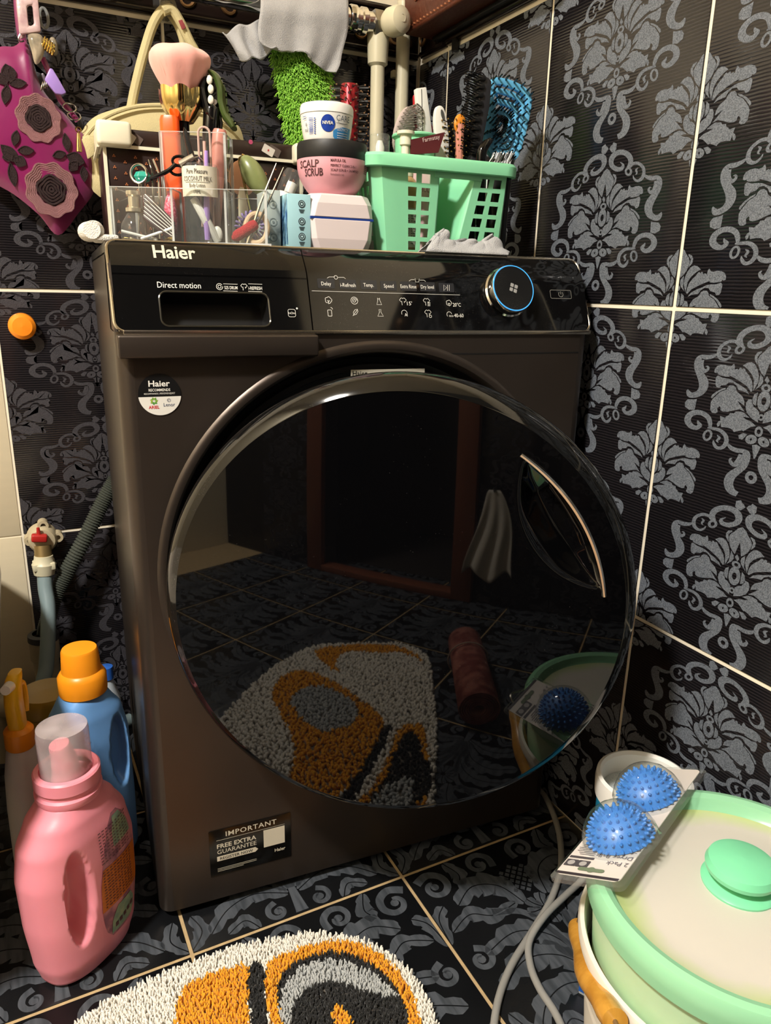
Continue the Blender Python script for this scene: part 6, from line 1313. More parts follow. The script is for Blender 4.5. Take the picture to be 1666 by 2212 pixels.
# round black brush with gold tips
def round_brush(nm, label, u0, v0, u1, v1, y, rad, core, mc, mp, L, nr, nz, tipm=None, hole=False):
    top = atm(u0, v0, y); bot = atm(u1, v1, y); k = (ZB - bot.z) / (top.z - bot.z); bx_ = bot.x + (top.x - bot.x) * k
    o = T(nm, label, 'hairbrush', bx_, y, ZB); tp = Vector((top.x - bx_, 0, top.z - ZB)); bt = Vector((bot.x - bx_, 0, max(bot.z - ZB, .02))); ax = (tp - bt).normalized()
    t = MB(); t.tube([bt, tp - ax * .003, tp], [core, core, core * .9], 20); t.build('barrel', mc, o)
    t = MB(); t.tube([Vector((0, 0, 0)), bt], [.007, .007], 14); t.build('handle', M_BLK, o)
    if hole:
        t = MB(); u_ = Vector((1, 0, 0)); w_ = ax.cross(u_)
        for j in range(nz):
            for i in range(8):
                a = 2 * PI * (i + .5 * (j % 2)) / 8; dd = (u_ * math.cos(a) + w_ * math.sin(a)); p = bt.lerp(tp, (j + .5) / nz) + dd * (core + .0001)
                t.tube([p - dd * .0004, p + dd * .0002], .0019, 8)
        x = t.build('vent_holes', mat('dark_red_hole', '#3a0a0e', rough=.5), o); x['kind'] = 'stuff'
    B = []; D = []; u_ = Vector((1, 0, 0)); w_ = ax.cross(u_)
    for j in range(nz):
        for i in range(nr):
            a = 2 * PI * (i + .5 * (j % 2)) / nr; dd = u_ * math.cos(a) + w_ * math.sin(a); B.append(bt.lerp(tp, (j + .5) / nz) + dd * core * .9); D.append(dd + ax * .12 * (hsh(i, j) - .5))
    t = MB(); 
    for p, d in zip(B, D):
        for e in range(3):
            d2 = (d + Vector((hsh(e, p.z * 999) - .5, hsh(e + 3, p.x * 999) - .5, hsh(e + 7, p.z * 777) - .5)) * .18).normalized(); t.tube([p, p + d2 * L], [.0005, .00035], 4)
    x = t.build('bristles', mp, o); x['kind'] = 'stuff'
    if tipm:
        t = MB()
        for p, d in zip(B, D): t.sphere(p + d.normalized() * (L + .001), .0012, 6, 4)
        x = t.build('bristle_tips', tipm, o); x['kind'] = 'stuff'
    return o
round_brush('round_brush', 'black round hairbrush with brass tipped bristles in basket', 984, 262, 992, 345, .145, .02, .008, M_BLK, M_BLK, .015, 14, 12, mat('brass_tip', '#a5854a', rough=.3, metal=.8))
o, x0_, h = TB('orange_clip', 'small orange and pink plastic clip between the brushes', 'hair clip', 995, 256, .128)
t = MB(); p = rel(994, 268, .128, x0_, .128); t.sphere(p, (.009, .004, .012), 16, 10); t.build('top', mat('amber_plastic', '#e08a2a', rough=.3), o); t = MB(); t.tube([Vector((0, 0, 0)), Vector((.002, 0, p.z * .6)), p], [.004, .005, .006], 10); t.build('stem', mat('salmon_plastic', '#d08a78', rough=.35), o)
# black vent brush: flat spine with rows of pins to the left
o, x0_, h = TB('vent_brush', 'tall black vent brush with long bristles to the left', 'hairbrush', 1046, 165, .120)
sp = [rel(u, v, .12, x0_, .12) for u, v in ((1035, 166), (1040, 162), (1052, 168), (1060, 176), (1056, 230), (1044, 290), (1034, 345), (1014, 345), (1026, 280), (1033, 220))]
pb = sp[6]; slab('spine', sp[:7] + [Vector((pb.x - .002, 0, .0)), Vector((pb.x - .014, 0, .0))] + sp[7:], -.004, .010, mat('charcoal_plastic', '#26262a', rough=.45), o, .003)
t = MB(); rows_ = 10
for k in range(rows_):
    f = k / (rows_ - 1); a = rel(1035 - 17 * f - 4 * f * (1 - f), 172 + 160 * f, .12, x0_, .12)
    for j in range(3):
        yo = -.006 + j * .007
        for e in range(2): t.tube([a + Vector((.004, yo, e * .003)), a + Vector((-.016, yo - .002, .003 + e * .003 + .002 * hsh(k, j)))], [.0009, .0006], 5); t.sphere(a + Vector((-.016, yo - .002, .003 + e * .003 + .002 * hsh(k, j))), .0012, 6, 4)
x = t.build('bristles', M_BLKG, o); x['kind'] = 'stuff'
t = MB()
for k in range(rows_):
    f = k / (rows_ - 1); a = rel(1035 - 17 * f - 4 * f * (1 - f), 172 + 160 * f, .12, x0_, .12); t.box(a + Vector((.002, .002, .001)), (.009, .018, .006))
x = t.build('bristle_bases', M_BLK, o, bevel=.001); x['kind'] = 'stuff'
# blue paddle vent brush
o, x0_, h = TB('blue_brush', 'bright blue vent paddle brush with black pins', 'hairbrush', 1100, 172, .145)
def bo(k, dx=0, dy=0):
    base = [(1062, 172), (1085, 170), (1115, 180), (1138, 196), (1146, 216), (1142, 250), (1130, 300), (1112, 345), (1072, 345), (1050, 320), (1042, 270), (1052, 205)]
    cu_, cv_ = 1092, 262; return [rel(cu_ + (u - cu_) * k + dx, cv_ + (v - cv_) * k + dy, .145, x0_, .145) for u, v in base]
M_BLUE = mat('electric_blue', '#72c8f8', rough=.25, metal=.0, var=.06)
for i, k in enumerate((1.0, .80, .60, .40)):
    P = catmull(bo(k, -6 * i * .6, 4 * i), 5, True); t = MB(); n = len(P); rr = []
    ctr = sum(P, Vector()) / n
    for p in P:
        d = (ctr - p); d.y = 0; d.normalize(); w_ = .0085 if i == 0 else .0062; rr.append([p + Vector((0, -.004, 0)), p + d * w_ + Vector((0, -.003, 0)), p + d * w_ + Vector((0, .004, 0)), p + Vector((0, .006, 0))])
    V = [q for r in rr for q in r]; F = [(4 * j + a, 4 * j + (a + 1) % 4, 4 * ((j + 1) % n) + (a + 1) % 4, 4 * ((j + 1) % n) + a) for j in range(n) for a in range(4)]
    t.add(V, F); t.build('frame_arc', M_BLUE, o, bevel=.0008)
t = MB(); c0 = sum(bo(1), Vector()) / 12
for k in range(4): 
    a = (k + .5) * PI / 4; pa_ = bo(.95)[(k * 3) % 12]; t.tube([pa_ + Vector((0, .004, 0)), c0 + Vector((0, .004, 0))], .0016, 6)
t.build('ribs', M_BLUE, o)
t = MB(); rnd = random.Random(8)
for i, k in enumerate((.965, .77, .57, .37, .2)):
    P = catmull(bo(k, -6 * i * .6, 4 * i), 5, True)
    for j, p in enumerate(P):
        if j % 3: continue
        e = p + Vector((-.003, -.016, .002)); t.tube([p, e], [.0016, .0008], 5); t.sphere(e, .0012, 6, 4)
x = t.build('pins', M_BLKG, o); x['kind'] = 'stuff'
low = bo(1)[7].lerp(bo(1)[8], .5); t = MB(); t.tube([low + Vector((0, 0, .006)), Vector((low.x * .6, 0, low.z * .5)), Vector((low.x * .3, 0, 0))], [.012, .009, .008], 14); t.build('handle', M_BLK, o)
# black handle and striped brush lying on top
o, x0_, h = TB('tail_comb', 'black curved brush handle poking out beside the blue brush', 'hairbrush', 1048, 305, .100)
P = catmull([Vector((.0, 0, 0)), rel(1040, 400, .1, x0_, .1), rel(1040, 335, .1, x0_, .1), rel(1048, 315, .1, x0_, .1), rel(1058, 305, .1, x0_, .1)], 5); t = MB(); t.tube(P, [.004 + .003 * math.sin(PI * i / (len(P) - 1)) for i in range(len(P))], 12); t.build('handle', M_BLKG, o); MB().sphere(P[-1], .0042, 10, 8).build('tip', M_BLKG, o)
o, x0_, h = TB('striped_brush', 'black brush with white striped bristles at basket edge', 'hairbrush', 1075, 338, .095)
t = MB(); a = rel(1050, 348, .095, x0_, .095); b_ = rel(1098, 346, .095, x0_, .095)
t.tube([Vector((0, 0, 0)), (a + b_) / 2 - Vector((0, 0, .05)), (a + b_) / 2 - Vector((0, 0, .004))], [.006, .010, .013], 14); t.build('head', M_BLK, o)
t = MB(); t2 = MB()
for k in range(26):
    p = a.lerp(b_, k / 25); (t2 if k % 3 == 0 else t).tube([p + Vector((0, -.004 + .008 * hsh(k), -.06)), p + Vector((.004, 0, -.002)), p + Vector((.009, -.004 + .008 * hsh(k), .007 + .005 * hsh(k, 2)))], .0009, 5)
x = t.build('black_bristles', M_BLK, o); x['kind'] = 'stuff'; x = t2.build('white_bristles', M_WHITEP, o); x['kind'] = 'stuff'
# red round brush behind the cream jar
ZB = ZT
round_brush('red_round_brush', 'metallic red round hairbrush behind the cream jar', 756, 183, 752, 340, .21, .02, .0125, mat('red_anodised', '#8a1820', rough=.35, metal=.5), M_BLK, .014, 12, 11, mat('amber_tip', '#7a5a40', rough=.4), hole=True)

# ---- cloths on the machine
def crumple(name, label, base, pts, hfun, m, nu=46, nv=22, th=.0016, cat='cloth', seed=1):
    """cloth heap: ruled sheet between two edge polylines (world-local) with folds"""
    o = T(name, label, cat, *base); L0, L1 = [catmull(p, 8) for p in pts]
    def smp(P, t): f = t * (len(P) - 1); i = min(int(f), len(P) - 2); return P[i].lerp(P[i + 1], f - i)
    mb = MB(); mb.grid(lambda u, v: smp(L0, u).lerp(smp(L1, u), v) + hfun(u, v), nu, nv); mb.build('sheet', m, o, solid=th, angle=1.2); return o
M_RAG = mat('pale_grey_terry', '#b4b4b6', rough=.95, var=.14, vs_=70, bump=.7, bs=900, sheen=.2)
yq = .052; q = atm(1005, 552, yq)
r_ = lambda u, v, y: atm(u, v, y) - Vector((q.x, yq, ZT))
def hf(u, v):
    s = math.sin(u * 17 + v * 3) * .0025 + math.sin(u * 31 - v * 7) * .0016 + math.sin(v * 9 + u * 11) * .002
    return Vector((0, -abs(s) * .6, max(0, s + .002) * math.sin(PI * min(1, v * 1.2))))
front = [r_(u, v, .045) for u, v in ((920, 545), (945, 551), (985, 553), (1030, 553), (1065, 553), (1098, 554))]
for p in front: p.z = .0012
crest = [r_(u, v, .062) for u, v in ((930, 520), (952, 497), (968, 518), (1000, 520), (1035, 522), (1060, 512), (1094, 548))]
rg = T('cleaning_cloth', 'crumpled pale grey cloth in front of mint basket', 'cloth', q.x, yq, ZT)
def smp(P, t): f = t * (len(P) - 1); i = min(int(f), len(P) - 2); return P[i].lerp(P[i + 1], f - i)
Fc, Cc = catmull(front, 8), catmull(crest, 8); BK = [Vector((p.x, .068 - yq, .0015)) for p in Fc]
mb = MB()
def cl_f(u, v):
    a, c, b_ = smp(Fc, u), smp(Cc, u), smp(BK, u)
    if v < .5: p = a.lerp(c, math.sin(v * PI) ** .9); 
    else: p = c.lerp(b_, (v - .5) * 2)
    w = math.sin(PI * v); s = (abs(math.sin(u * 11 + v * 5)) * .007 - .003 + abs(math.sin(u * 19 - v * 8)) * .004 - .002) * w
    return p + Vector((s * .6, -abs(s) * 1.1 * w, s * .5))
mb.grid(cl_f, 90, 26); mb.build('folds', M_RAG, rg, solid=.0012, angle=1.2);
q = atm(222, 505, .10); wt = T('rolled_towel', 'small rolled white terry towel at machine top left', 'towel', q.x, .10, ZT)
t = MB(); r0 = .0105
P = []; n_ = 30
t.tube([(-.011 + .0035 * math.sin(i), .0 + i * .009, r0 + .001) for i in range(8)], [r0 * .9] + [r0] * 6 + [r0 * .9], 20); t.build('roll', mat('white_terry', '#dedad2', rough=.95, bump=1.0, bs=700, var=.1, vs_=300), wt)
t = MB(); t.box((.004, .03, .004), (.026, .062, .007)); t.build('loose_end', MATS['white_terry'], wt, bevel=.003)

# ================================================================== THINGS HANGING ON THE BACK WALL
def W(name, label, cat, u, v, y, group=None): 
    p = aty(u, v, y); return thing(name, label, cat, p, (0, 0, 0), group), p
def wr_(P0, u, v, y): return aty(u, v, y) - P0
def smooth_sheet(name, parent, L, R, m, fn, nu=30, nv=40, th=.002):
    Lc, Rc = catmull(L, 8), catmull(R, 8)
    return MB().grid(lambda u, v: smp(Lc, v).lerp(smp(Rc, v), u) + fn(u, v), nu, nv).build(name, m, parent, solid=th, angle=1.3)
def blob(outline, th, nrm=(0, -1, 0), rings=7, m=None):
    """pillow shape: closed outline (3D points in a plane) swelling by th on both sides"""
    P = outline; n = len(P); c = sum(P, Vector()) / n; N_ = Vector(nrm); rs = []
    mb = MB(); V = []
    for k in range(rings + 1):
        s = 1 - k / rings; h_ = th * math.sqrt(max(0, 1 - s * s)); V.append([c + (p - c) * s + N_ * h_ for p in P])
    W2 = [[c + (p - c) * (1 - k / rings) - N_ * th * math.sqrt(max(0, 1 - (1 - k / rings) ** 2)) for p in P] for k in range(rings + 1)]
    mb.loft(V[:-1] + [[p for p in V[-1]]], cap=False); mb.loft(W2, cap=False); return mb
# ---- magenta beaded bag
yb_ = .490
mg, P0 = W('beaded_bag', 'magenta satin bag with beaded flowers hanging on the wall', 'bag', 60, 95, yb_)
ol = [wr_(P0, u, v, yb_) for u, v in ((-60, 130), (-5, 102), (30, 100), (52, 86), (66, 112), (78, 160), (100, 205), (135, 240), (165, 275), (195, 300), (212, 345), (205, 410), (170, 460), (126, 508), (85, 465), (30, 420), (-30, 385), (-90, 330), (-110, 230))]
olc = catmull(ol, 5, True)
M_MAG = mat('magenta_satin', '#7c1252', rough=.32, var=.22, vs_=18, sheen=.4, bump=.15, bs=25, col2=None)
blob(olc, .022, rings=9).build('body', M_MAG, mg)
def surf(u, v):
    """point on the bag's front"""
    p = wr_(P0, u, v, yb_); c = sum(olc, Vector()) / len(olc); d = p - c; best = 9
    ang = math.atan2(d.z, d.x); r = d.length
    e = min(olc, key=lambda q: abs((math.atan2((q - c).z, (q - c).x) - ang + PI) % (2 * PI) - PI)); s = min(.99, r / (e - c).length)
    return p + Vector((0, -.022 * math.sqrt(1 - s * s) - .0012, 0))
M_BEADP = mat('pink_beads', '#a87c80', rough=.3, metal=.6, bump=1.0, bs=1400, var=.3, vs_=700); M_BEADD = mat('pewter_beads', '#3e3032', rough=.35, metal=.6, bump=1.0, bs=1300, var=.4, vs_=800)
def rose(u, v, r, k):
    o = bpy.data.objects.new('beaded_rose', None); COL.objects.link(o); o.parent = mg; c = surf(u, v); t = MB(); px = mpp(aty(u, v, yb_))
    for i in range(6):
        rr = r * px * (.62 + .075 * i)
        t.tube([c + Vector((rr * (1 + .055 * math.sin(9 * a + k)) * math.cos(a), -.0008 + .0011 * (5 - i) * .3, rr * (1.06 + .055 * math.sin(9 * a + k)) * math.sin(a))) for a in [2 * PI * j / 54 for j in range(54)]], .0016, 6, closed=True)
    t.build('bead_rings', M_BEADP, o); t = MB()
    for i in range(5):
        rr = r * px * (.08 + .115 * i)
        t.tube([c + Vector((rr * (1 + .08 * math.sin(5 * a + i + k)) * math.cos(a), -.001, rr * (1 + .08 * math.cos(4 * a)) * math.sin(a))) for a in [2 * PI * j / 30 for j in range(30)]], .0019, 6, closed=True)
    t.build('bead_centre', M_BEADD, o)
rose(82, 262, 42, 0); rose(110, 413, 49, 2)
def spray_(pts):
    o = bpy.data.objects.new('beaded_leaf_spray', None); COL.objects.link(o); o.parent = mg; t = MB(); t2 = MB()
    for (u0, v0, u1, v1, w) in pts:
        a, b_ = surf(u0, v0), surf(u1, v1); d = b_ - a; nn = Vector((-d.z, 0, d.x)).normalized() * w * mpp(aty(u0, v0, yb_)); n = 9
        L = [a + d * (i / n) + nn * math.sin(PI * i / n) + Vector((0, -.0012, 0)) for i in range(n + 1)]; R = [a + d * (i / n) - nn * math.sin(PI * i / n) + Vector((0, -.0012, 0)) for i in range(n + 1)]
        t.tube(L + R[::-1][1:-1], .0010, 5, closed=True); t2.add([p for q in zip(L, R) for p in q], [(2 * i, 2 * i + 1, 2 * i + 3, 2 * i + 2) for i in range(n)])
    t.build('bead_outline', M_BEADD, o); t2.build('bead_fill', M_BEADD, o, solid=.0006)
spray_([(12, 145, 25, 185, 14), (0, 165, 12, 190, 12), (20, 188, 56, 186, 8), (16, 190, 10, 232, 8), (22, 150, 28, 178, 8)])
spray_([(2, 318, 40, 355, 12), (30, 320, 36, 288, 7), (38, 330, 72, 330, 8), (30, 345, 55, 360, 11), (22, 355, 32, 405, 8), (6, 345, 28, 340, 9)])
spray_([(145, 332, 138, 293, 7), (140, 335, 112, 342, 7), (142, 340, 180, 355, 13), (148, 355, 165, 370, 12), (178, 362, 181, 395, 7)])
# strap up to the hook
t = MB(); t.tube(catmull([wr_(P0, u, v, .50) for u, v in ((50, 92), (44, 60), (40, 20), (38, -20), (36, -70))], 6), .006, 10); t.build('strap', M_MAG, mg)
t = MB(); t.tube(catmull([wr_(P0, u, v, .478) for u, v in ((92, 125), (110, 165), (130, 215), (150, 238), (168, 262))], 6), [.004] * 25, 8); t.build('side_strap', M_MAG, mg)
for k, (u, v) in enumerate(((150, 232), (160, 250))):
    c = wr_(P0, u, v, .470); t = MB(); t.tube([c + Vector((.009 * math.cos(a), .002 * math.sin(a), .006 * math.sin(a))) for a in [2 * PI * i / 20 for i in range(20)]], .001, 6, closed=True); t.build('bead_chain', M_STEEL, mg)
hk, Q = W('wall_hook', 'white plastic wall hook above the magenta bag', 'hook', 36, -60, .515); MB().box((0, 0, 0), (.03, .02, .04)).build('plate', M_WHITEP, hk, bevel=.003); MB().tube(catmull([Vector((0, -.008, -.005)), Vector((0, -.025, -.012)), Vector((0, -.034, -.002)), Vector((0, -.034, .008))], 5), .004, 10).build('prong', M_WHITEP, hk)
# ---- hair clips clipped to the strap
def prism_px(name, pts, y0, y1, m, parent, P0, bev=.002, holes=None):
    A = [wr_(P0, u, v, y0) for u, v in pts]; n = len(A); mb = MB(); dy = Vector((0, y1 - y0, 0))
    if holes:
        B = [wr_(P0, u, v, y0) for u, v in holes]; mb.add(A + B + [p + dy for p in A] + [p + dy for p in B], [])
        F = []
        for i in range(n):
            j = (i + 1) % n; F += [(i, j, n + j, n + i), (2 * n + i, 3 * n + i, 3 * n + j, 2 * n + j), (i, 2 * n + i, 2 * n + j, j), (n + i, n + j, 3 * n + j, 3 * n + i)]
        mb.f += F
    else: mb.add(A + [p + dy for p in A], [tuple(range(n)), tuple(range(2 * n - 1, n - 1, -1))] + [(i, n + i, n + (i + 1) % n, (i + 1) % n) for i in range(n)])
    return mb.build(name, m, parent, bevel=bev)
M_MARB = mat('pink_marble', '#cdb3b3', rough=.3, col2='#b59499', vs_=60, bump=.3, bs=200)
c1, Q = W('square_hair_clip', 'pinkish marbled rectangular hair clip with open centre', 'hair clip', 62, 36, .468)
prism_px('frame', ((34, -6), (82, -14), (89, 68), (42, 74)), .462, .470, M_MARB, c1, Q, .003, ((58, 12), (70, 9), (74, 52), (62, 56)))
prism_px('back_bar', ((40, 0), (50, -2), (54, 80), (44, 84)), .472, .478, M_MARB, c1, Q, .002)
t = MB(); t.tube(catmull([wr_(Q, u, v, .466) for u, v in ((46, 70), (40, 82), (44, 90), (52, 88))], 4), .0011, 6); t.build('wire', M_STEEL, c1)
c2, Q = W('ring_hair_clip', 'grey translucent oval ring clip beside the marbled clip', 'hair clip', 96, 40, .49)
t = MB(); c = wr_(Q, 95, 39, .49); t.tube([c + Vector((.0055 * math.cos(a), 0, .0125 * math.sin(a))) for a in [2 * PI * i / 24 for i in range(24)]], .0022, 8, closed=True); t.build('ring', mat('smoke_clear', '#8c8f90', rough=.15, trans=.3), c2); MB().box(c + Vector((-.006, .012, 0)), (.006, .028, .006)).build('catch', MATS['smoke_clear'], c2, bevel=.001)
c3, Q = W('pearl_claw_clip', 'grey pearl claw clip with gold hinge', 'hair clip', 95, 105, .465)
o1 = catmull([wr_(Q, u, v, .465) for u, v in ((60, 76), (80, 72), (93, 82), (96, 110), (88, 132), (76, 138), (68, 110))], 4, True); blob(o1, .007, rings=5).build('jaw', mat('pearl_grey', '#7d7565', rough=.15, coat=.4, col2='#a89a84', vs_=40), c3)
o1 = catmull([wr_(Q, u, v, .477) for u, v in ((108, 82), (118, 82), (125, 98), (124, 118), (114, 118), (108, 100))], 4, True); blob(o1, .006, rings=5).build('jaw', MATS['pearl_grey'], c3)
t = MB()
for k in range(5): c = wr_(Q, 95 + k * 5, 92 + k * 4, .462); t.tube([c + Vector((.0025 * math.cos(a), .0035 * math.sin(a), .007 * math.cos(a + .4))) for a in [2 * PI * i / 16 for i in range(16)]], .0011, 6, closed=True)
t.tube([wr_(Q, 92, 88, .462), wr_(Q, 118, 112, .462)], .002, 8); t.build('gold_spring', M_GOLD, c3)
c4, Q = W('lilac_claw_clip', 'lilac plastic claw clip with dark spring', 'hair clip', 118, 175, .462)
prism_px('jaw', ((108, 146), (114, 148), (126, 168), (144, 200), (134, 204), (120, 202), (96, 172)), .455, .462, mat('lilac_plastic', '#9d80cc', rough=.35), c4, Q, .0025)
prism_px('back_jaw', ((88, 158), (94, 156), (112, 190), (104, 198)), .466, .472, mat('smoke_plastic', '#4d4650', rough=.3), c4, Q, .002)
t = MB(); c = wr_(Q, 97, 182, .463)
for k in range(5): t.tube([c + Vector((-.004 + .003 * k + .002 * math.cos(a), .004 * math.sin(a), -.003 + .002 * k + .006 * math.cos(a))) for a in [2 * PI * i / 14 for i in range(14)]], .001, 6, closed=True)
t.build('spring', M_STEEL, c4)
# ---- cream fabric bag on a crystal hook
yc = .485
cbg, P0 = W('cream_bag', 'cream fabric handbag with long handles hanging from a crystal hook', 'bag', 358, 230, yc)
M_CAN = mat('cream_canvas', '#c6b98c', rough=.85, var=.1, vs_=25, bump=.3, bs=600)
ol = catmull([wr_(P0, u, v, yc) for u, v in ((172, 305), (182, 275), (205, 252), (240, 238), (285, 226), (340, 222), (400, 226), (450, 236), (500, 258), (522, 285), (530, 340), (525, 420), (360, 440), (215, 425), (188, 350))], 5, True)
blob(ol, .026, rings=7).build('body', M_CAN, cbg)
t = MB(); t.tube(catmull([wr_(P0, u, v, yc - .024) for u, v in ((180, 300), (220, 258), (285, 232), (360, 228), (440, 240), (505, 275))], 6), .003, 8); t.build('zip_piping', M_CAN, cbg)
t = MB(); t.tube(catmull([wr_(P0, u, v, .49) for u, v in ((283, 235), (292, 190), (308, 125), (330, 55), (352, 22), (368, 18))], 6), .0072, 10); t.build('handle', M_CAN, cbg)
t = MB(); t.tube(catmull([wr_(P0, u, v, .482) for u, v in ((352, 24), (370, 20), (388, 45), (410, 90), (428, 130), (445, 235))], 6), .0072, 10); t.build('handle', M_CAN, cbg)
t = MB(); t.tube(catmull([wr_(P0, u, v, .50) for u, v in ((366, 30), (385, 60), (398, 110), (405, 235))], 6), .0055, 10); t.build('inner_handle', M_CAN, cbg)
prism_px('red_patch', ((386, 44), (394, 42), (402, 60), (394, 64)), .471, .4735, mat('dull_red', '#8e3c40', rough=.8), cbg, P0, .0005)
prism_px('end_flap', ((176, 300), (190, 290), (222, 305), (214, 328), (190, 344), (184, 320)), .452, .458, M_CAN, cbg, P0, .002)
t = MB(); c = wr_(P0, 169, 280, .455); t.tube([c + Vector((.0035 * math.cos(a), 0, .0035 * math.sin(a))) for a in [2 * PI * i / 14 for i in range(14)]], .0009, 6, closed=True); t.build('zip_ring', M_GOLD, cbg)
t = MB(); t.tube([wr_(P0, 169, 288, .455), wr_(P0, 170, 306, .455), wr_(P0, 171, 328, .455)], [.0022, .0034, .0042], 12); t.build('zip_pull', M_GOLD, cbg)
ck, Q = W('crystal_hook', 'clear crystal wall hook holding the cream bag', 'hook', 360, 22, .505)
MB().lathe([(0, 0), (.011, 0), (.012, .004), (.009, .02), (.013, .032), (.011, .042), (0, .045)], 10, frame((0, .018, 0), (1, 0, 0), (0, 0, 1))).build('crystal', mat('crystal', '#d8d2c0', rough=.05, trans=.7), ck, smooth=False); MB().box((0, .016, .012), (.034, .006, .05)).build('plate', M_CLRP, ck, bevel=.002)
# ---- towel rail, valve and pipes
M_PIPE = mat('cream_pipe_enamel', '#d9d2b6', rough=.35, var=.06)
zr = aty(640, 25, .47).z
tr_, Q = W('towel_rail', 'chrome towel rail pipe under the grey rag', 'pipe', 520, 25, .47)
p = [aty(u, v, .47) for u, v in ((420, 8), (752, 40))]; xa, xb2 = p[0].x, p[1].x; zr = p[1].z
t = MB(); t.cyl((xa - .25 - Q.x, 0, zr - Q.z), (xb2 - Q.x, 0, zr - Q.z), .0165, n=24); t.build('rail', M_CHROME, tr_)
t = MB(); x = xb2 - Q.x; z = zr - Q.z
prof = [(.019, 0), (.021, .003), (.021, .012), (.018, .014), (.018, .020), (.0205, .022), (.0205, .030), (.016, .033), (.016, .044)]
t.lathe(prof, 28, frame((x, 0, z), (0, 1, 0), (0, 0, 1))); t.build('ribbed_union', M_CHROME, tr_)
t = MB(); t.lathe([(.0, 0), (.0215, 0), (.0215, .016), (.017, .018), (.0, .018)], 6, frame((x + .044, 0, z), (0, 1, 0), (0, 0, 1))); t.build('hex_nut', mat('worn_chrome', '#a8a296', rough=.28, metal=1.0, var=.2, vs_=90), tr_, smooth=False, bevel=.001)
t = MB(); t.cyl((-.18 , 0, z), (-.18, .055, z), .009, n=16); t.build('bracket', M_CHROME, tr_)
xv = aty(815, 200, .475).x
vp, Q2 = W('riser_pipe', 'cream riser pipe with wide socket below the rail valve', 'pipe', 815, 200, .475)
z = zr - Q2.z; t = MB(); t.cyl((0, 0, -.30), (0, 0, z - .045), .0118, n=24); t.build('pipe', M_PIPE, vp)
t = MB(); t.lathe([(.0118, z - .062), (.017, z - .058), (.0185, z - .02), (.0185, z + .006), (.012, z + .012)], 24); t.build('socket', M_PIPE, vp); t = MB(); t.cyl((0, 0, z), (.03, 0, z), .014, n=20); t.build('elbow', MATS['worn_chrome'], vp)
kb, Q3 = W('valve_knob', 'round cream radiator valve knob beside the chrome nut', 'valve', 858, 45, .435)
t = MB(); r_k = 29 * mpp(Q3); view = (CAM - Q3).normalized()
t.lathe([(0, .018), (r_k * .55, .0175), (r_k * .9, .012), (r_k, .004), (r_k, -.012), (r_k * .85, -.02), (.010, -.03), (0, -.03)], 40, frame((0, 0, 0), (.96, .28, 0), (0, 0, 1))); t.build('knob', M_PIPE, kb); t = MB(); t.tube([Vector((.0015 + .0045 * math.cos(a), -.0185, .0055 * math.sin(a))) for a in [2 * PI * i / 16 for i in range(16)]], .0004, 5, closed=True); t.build('emblem', M_CREAMP, kb)
t = MB(); t.cyl((0, .028, 0), (-.005, .05, 0), .012, n=16); t.build('stem', MATS['worn_chrome'], kb)
sp2, Q4 = W('supply_pipe', 'plain cream vertical pipe in the wall corner', 'pipe', 868, 200, .495)
t = MB(); t.cyl((0, 0, -.30), (0, 0, .35), .0118, n=24); t.build('pipe', M_PIPE, sp2); MB().box((0, .012, .03), (.03, .012, .012)).build('clip', M_PIPE, sp2, bevel=.002)
# ---- grey rag over the rail
rag, P0 = W('grey_rag', 'pale grey towelling rag draped over the towel rail', 'cloth', 650, 30, .45)
def rg_(u, v, y=.447): return wr_(P0, u, v, y)
smooth_sheet('front_drape', rag, [rg_(560, -14, .462), rg_(558, 20), rg_(556, 60), rg_(560, 95), rg_(575, 108), rg_(592, 104)], [rg_(752, -6, .462), rg_(750, 30), rg_(748, 70), rg_(742, 110), rg_(734, 140), rg_(720, 160)], M_RAG, lambda u, v: Vector((.002 * math.sin(v * 9 + u * 5), -.006 * math.sin(u * 11 + v * 2) * v - .003 * math.sin(u * 23 + v * 3) * v - .004, -.010 * v * v * math.sin(u * PI) * (1 - u) * 0 + .012 * v ** 3 * math.sin(PI * min(1, u * 1.25)) ** 2)))
smooth_sheet('left_flap', rag, [rg_(580, 40, .462), rg_(540, 48, .458), rg_(505, 62, .455), rg_(478, 74, .455)], [rg_(596, 100, .452), rg_(572, 122, .448), rg_(545, 128, .448), rg_(522, 130, .45)], M_RAG, lambda u, v: Vector((0, .005 * math.sin(v * 11 + u * 3) + .003 * math.sin(v * 19 - u * 4), .003 * math.sin(v * 13))), 16, 30)
smooth_sheet('top_fold', rag, [rg_(560, -40, .488), rg_(560, -22, .470), rg_(560, -12, .462)], [rg_(752, -32, .488), rg_(752, -14, .470), rg_(752, -4, .462)], M_RAG, lambda u, v: Vector((0, 0, .002 * math.sin(u * 9))), 20, 10)
# ---- lime chenille duster
du, P0 = W('chenille_duster', 'lime green shaggy chenille duster hanging below the rag', 'duster', 655, 200, .482)
Ld = [wr_(P0, u, v, .482) for u, v in ((585, 95), (592, 140), (602, 190), (612, 240), (622, 300), (640, 318))]; Rd = [wr_(P0, u, v, .482) for u, v in ((690, 95), (705, 130), (714, 180), (714, 220), (712, 280), (690, 318))]
Lc, Rc = catmull(Ld, 8), catmull(Rd, 8); M_LIME = mat('lime_chenille', '#98d446', rough=.9, var=.25, vs_=120, sheen=.3)
def dsurf(u, v, s): return smp(Lc, v).lerp(smp(Rc, v), u) + Vector((0, s * .014 * math.sin(PI * u) ** .6, 0))
MB().grid(lambda u, v: dsurf(u, v, -1), 20, 30).grid(lambda u, v: dsurf(u, v, 1), 20, 30).build('pad', mat('lime_backing', '#62a428', rough=.9), du)
t = MB(); rnd = random.Random(11)
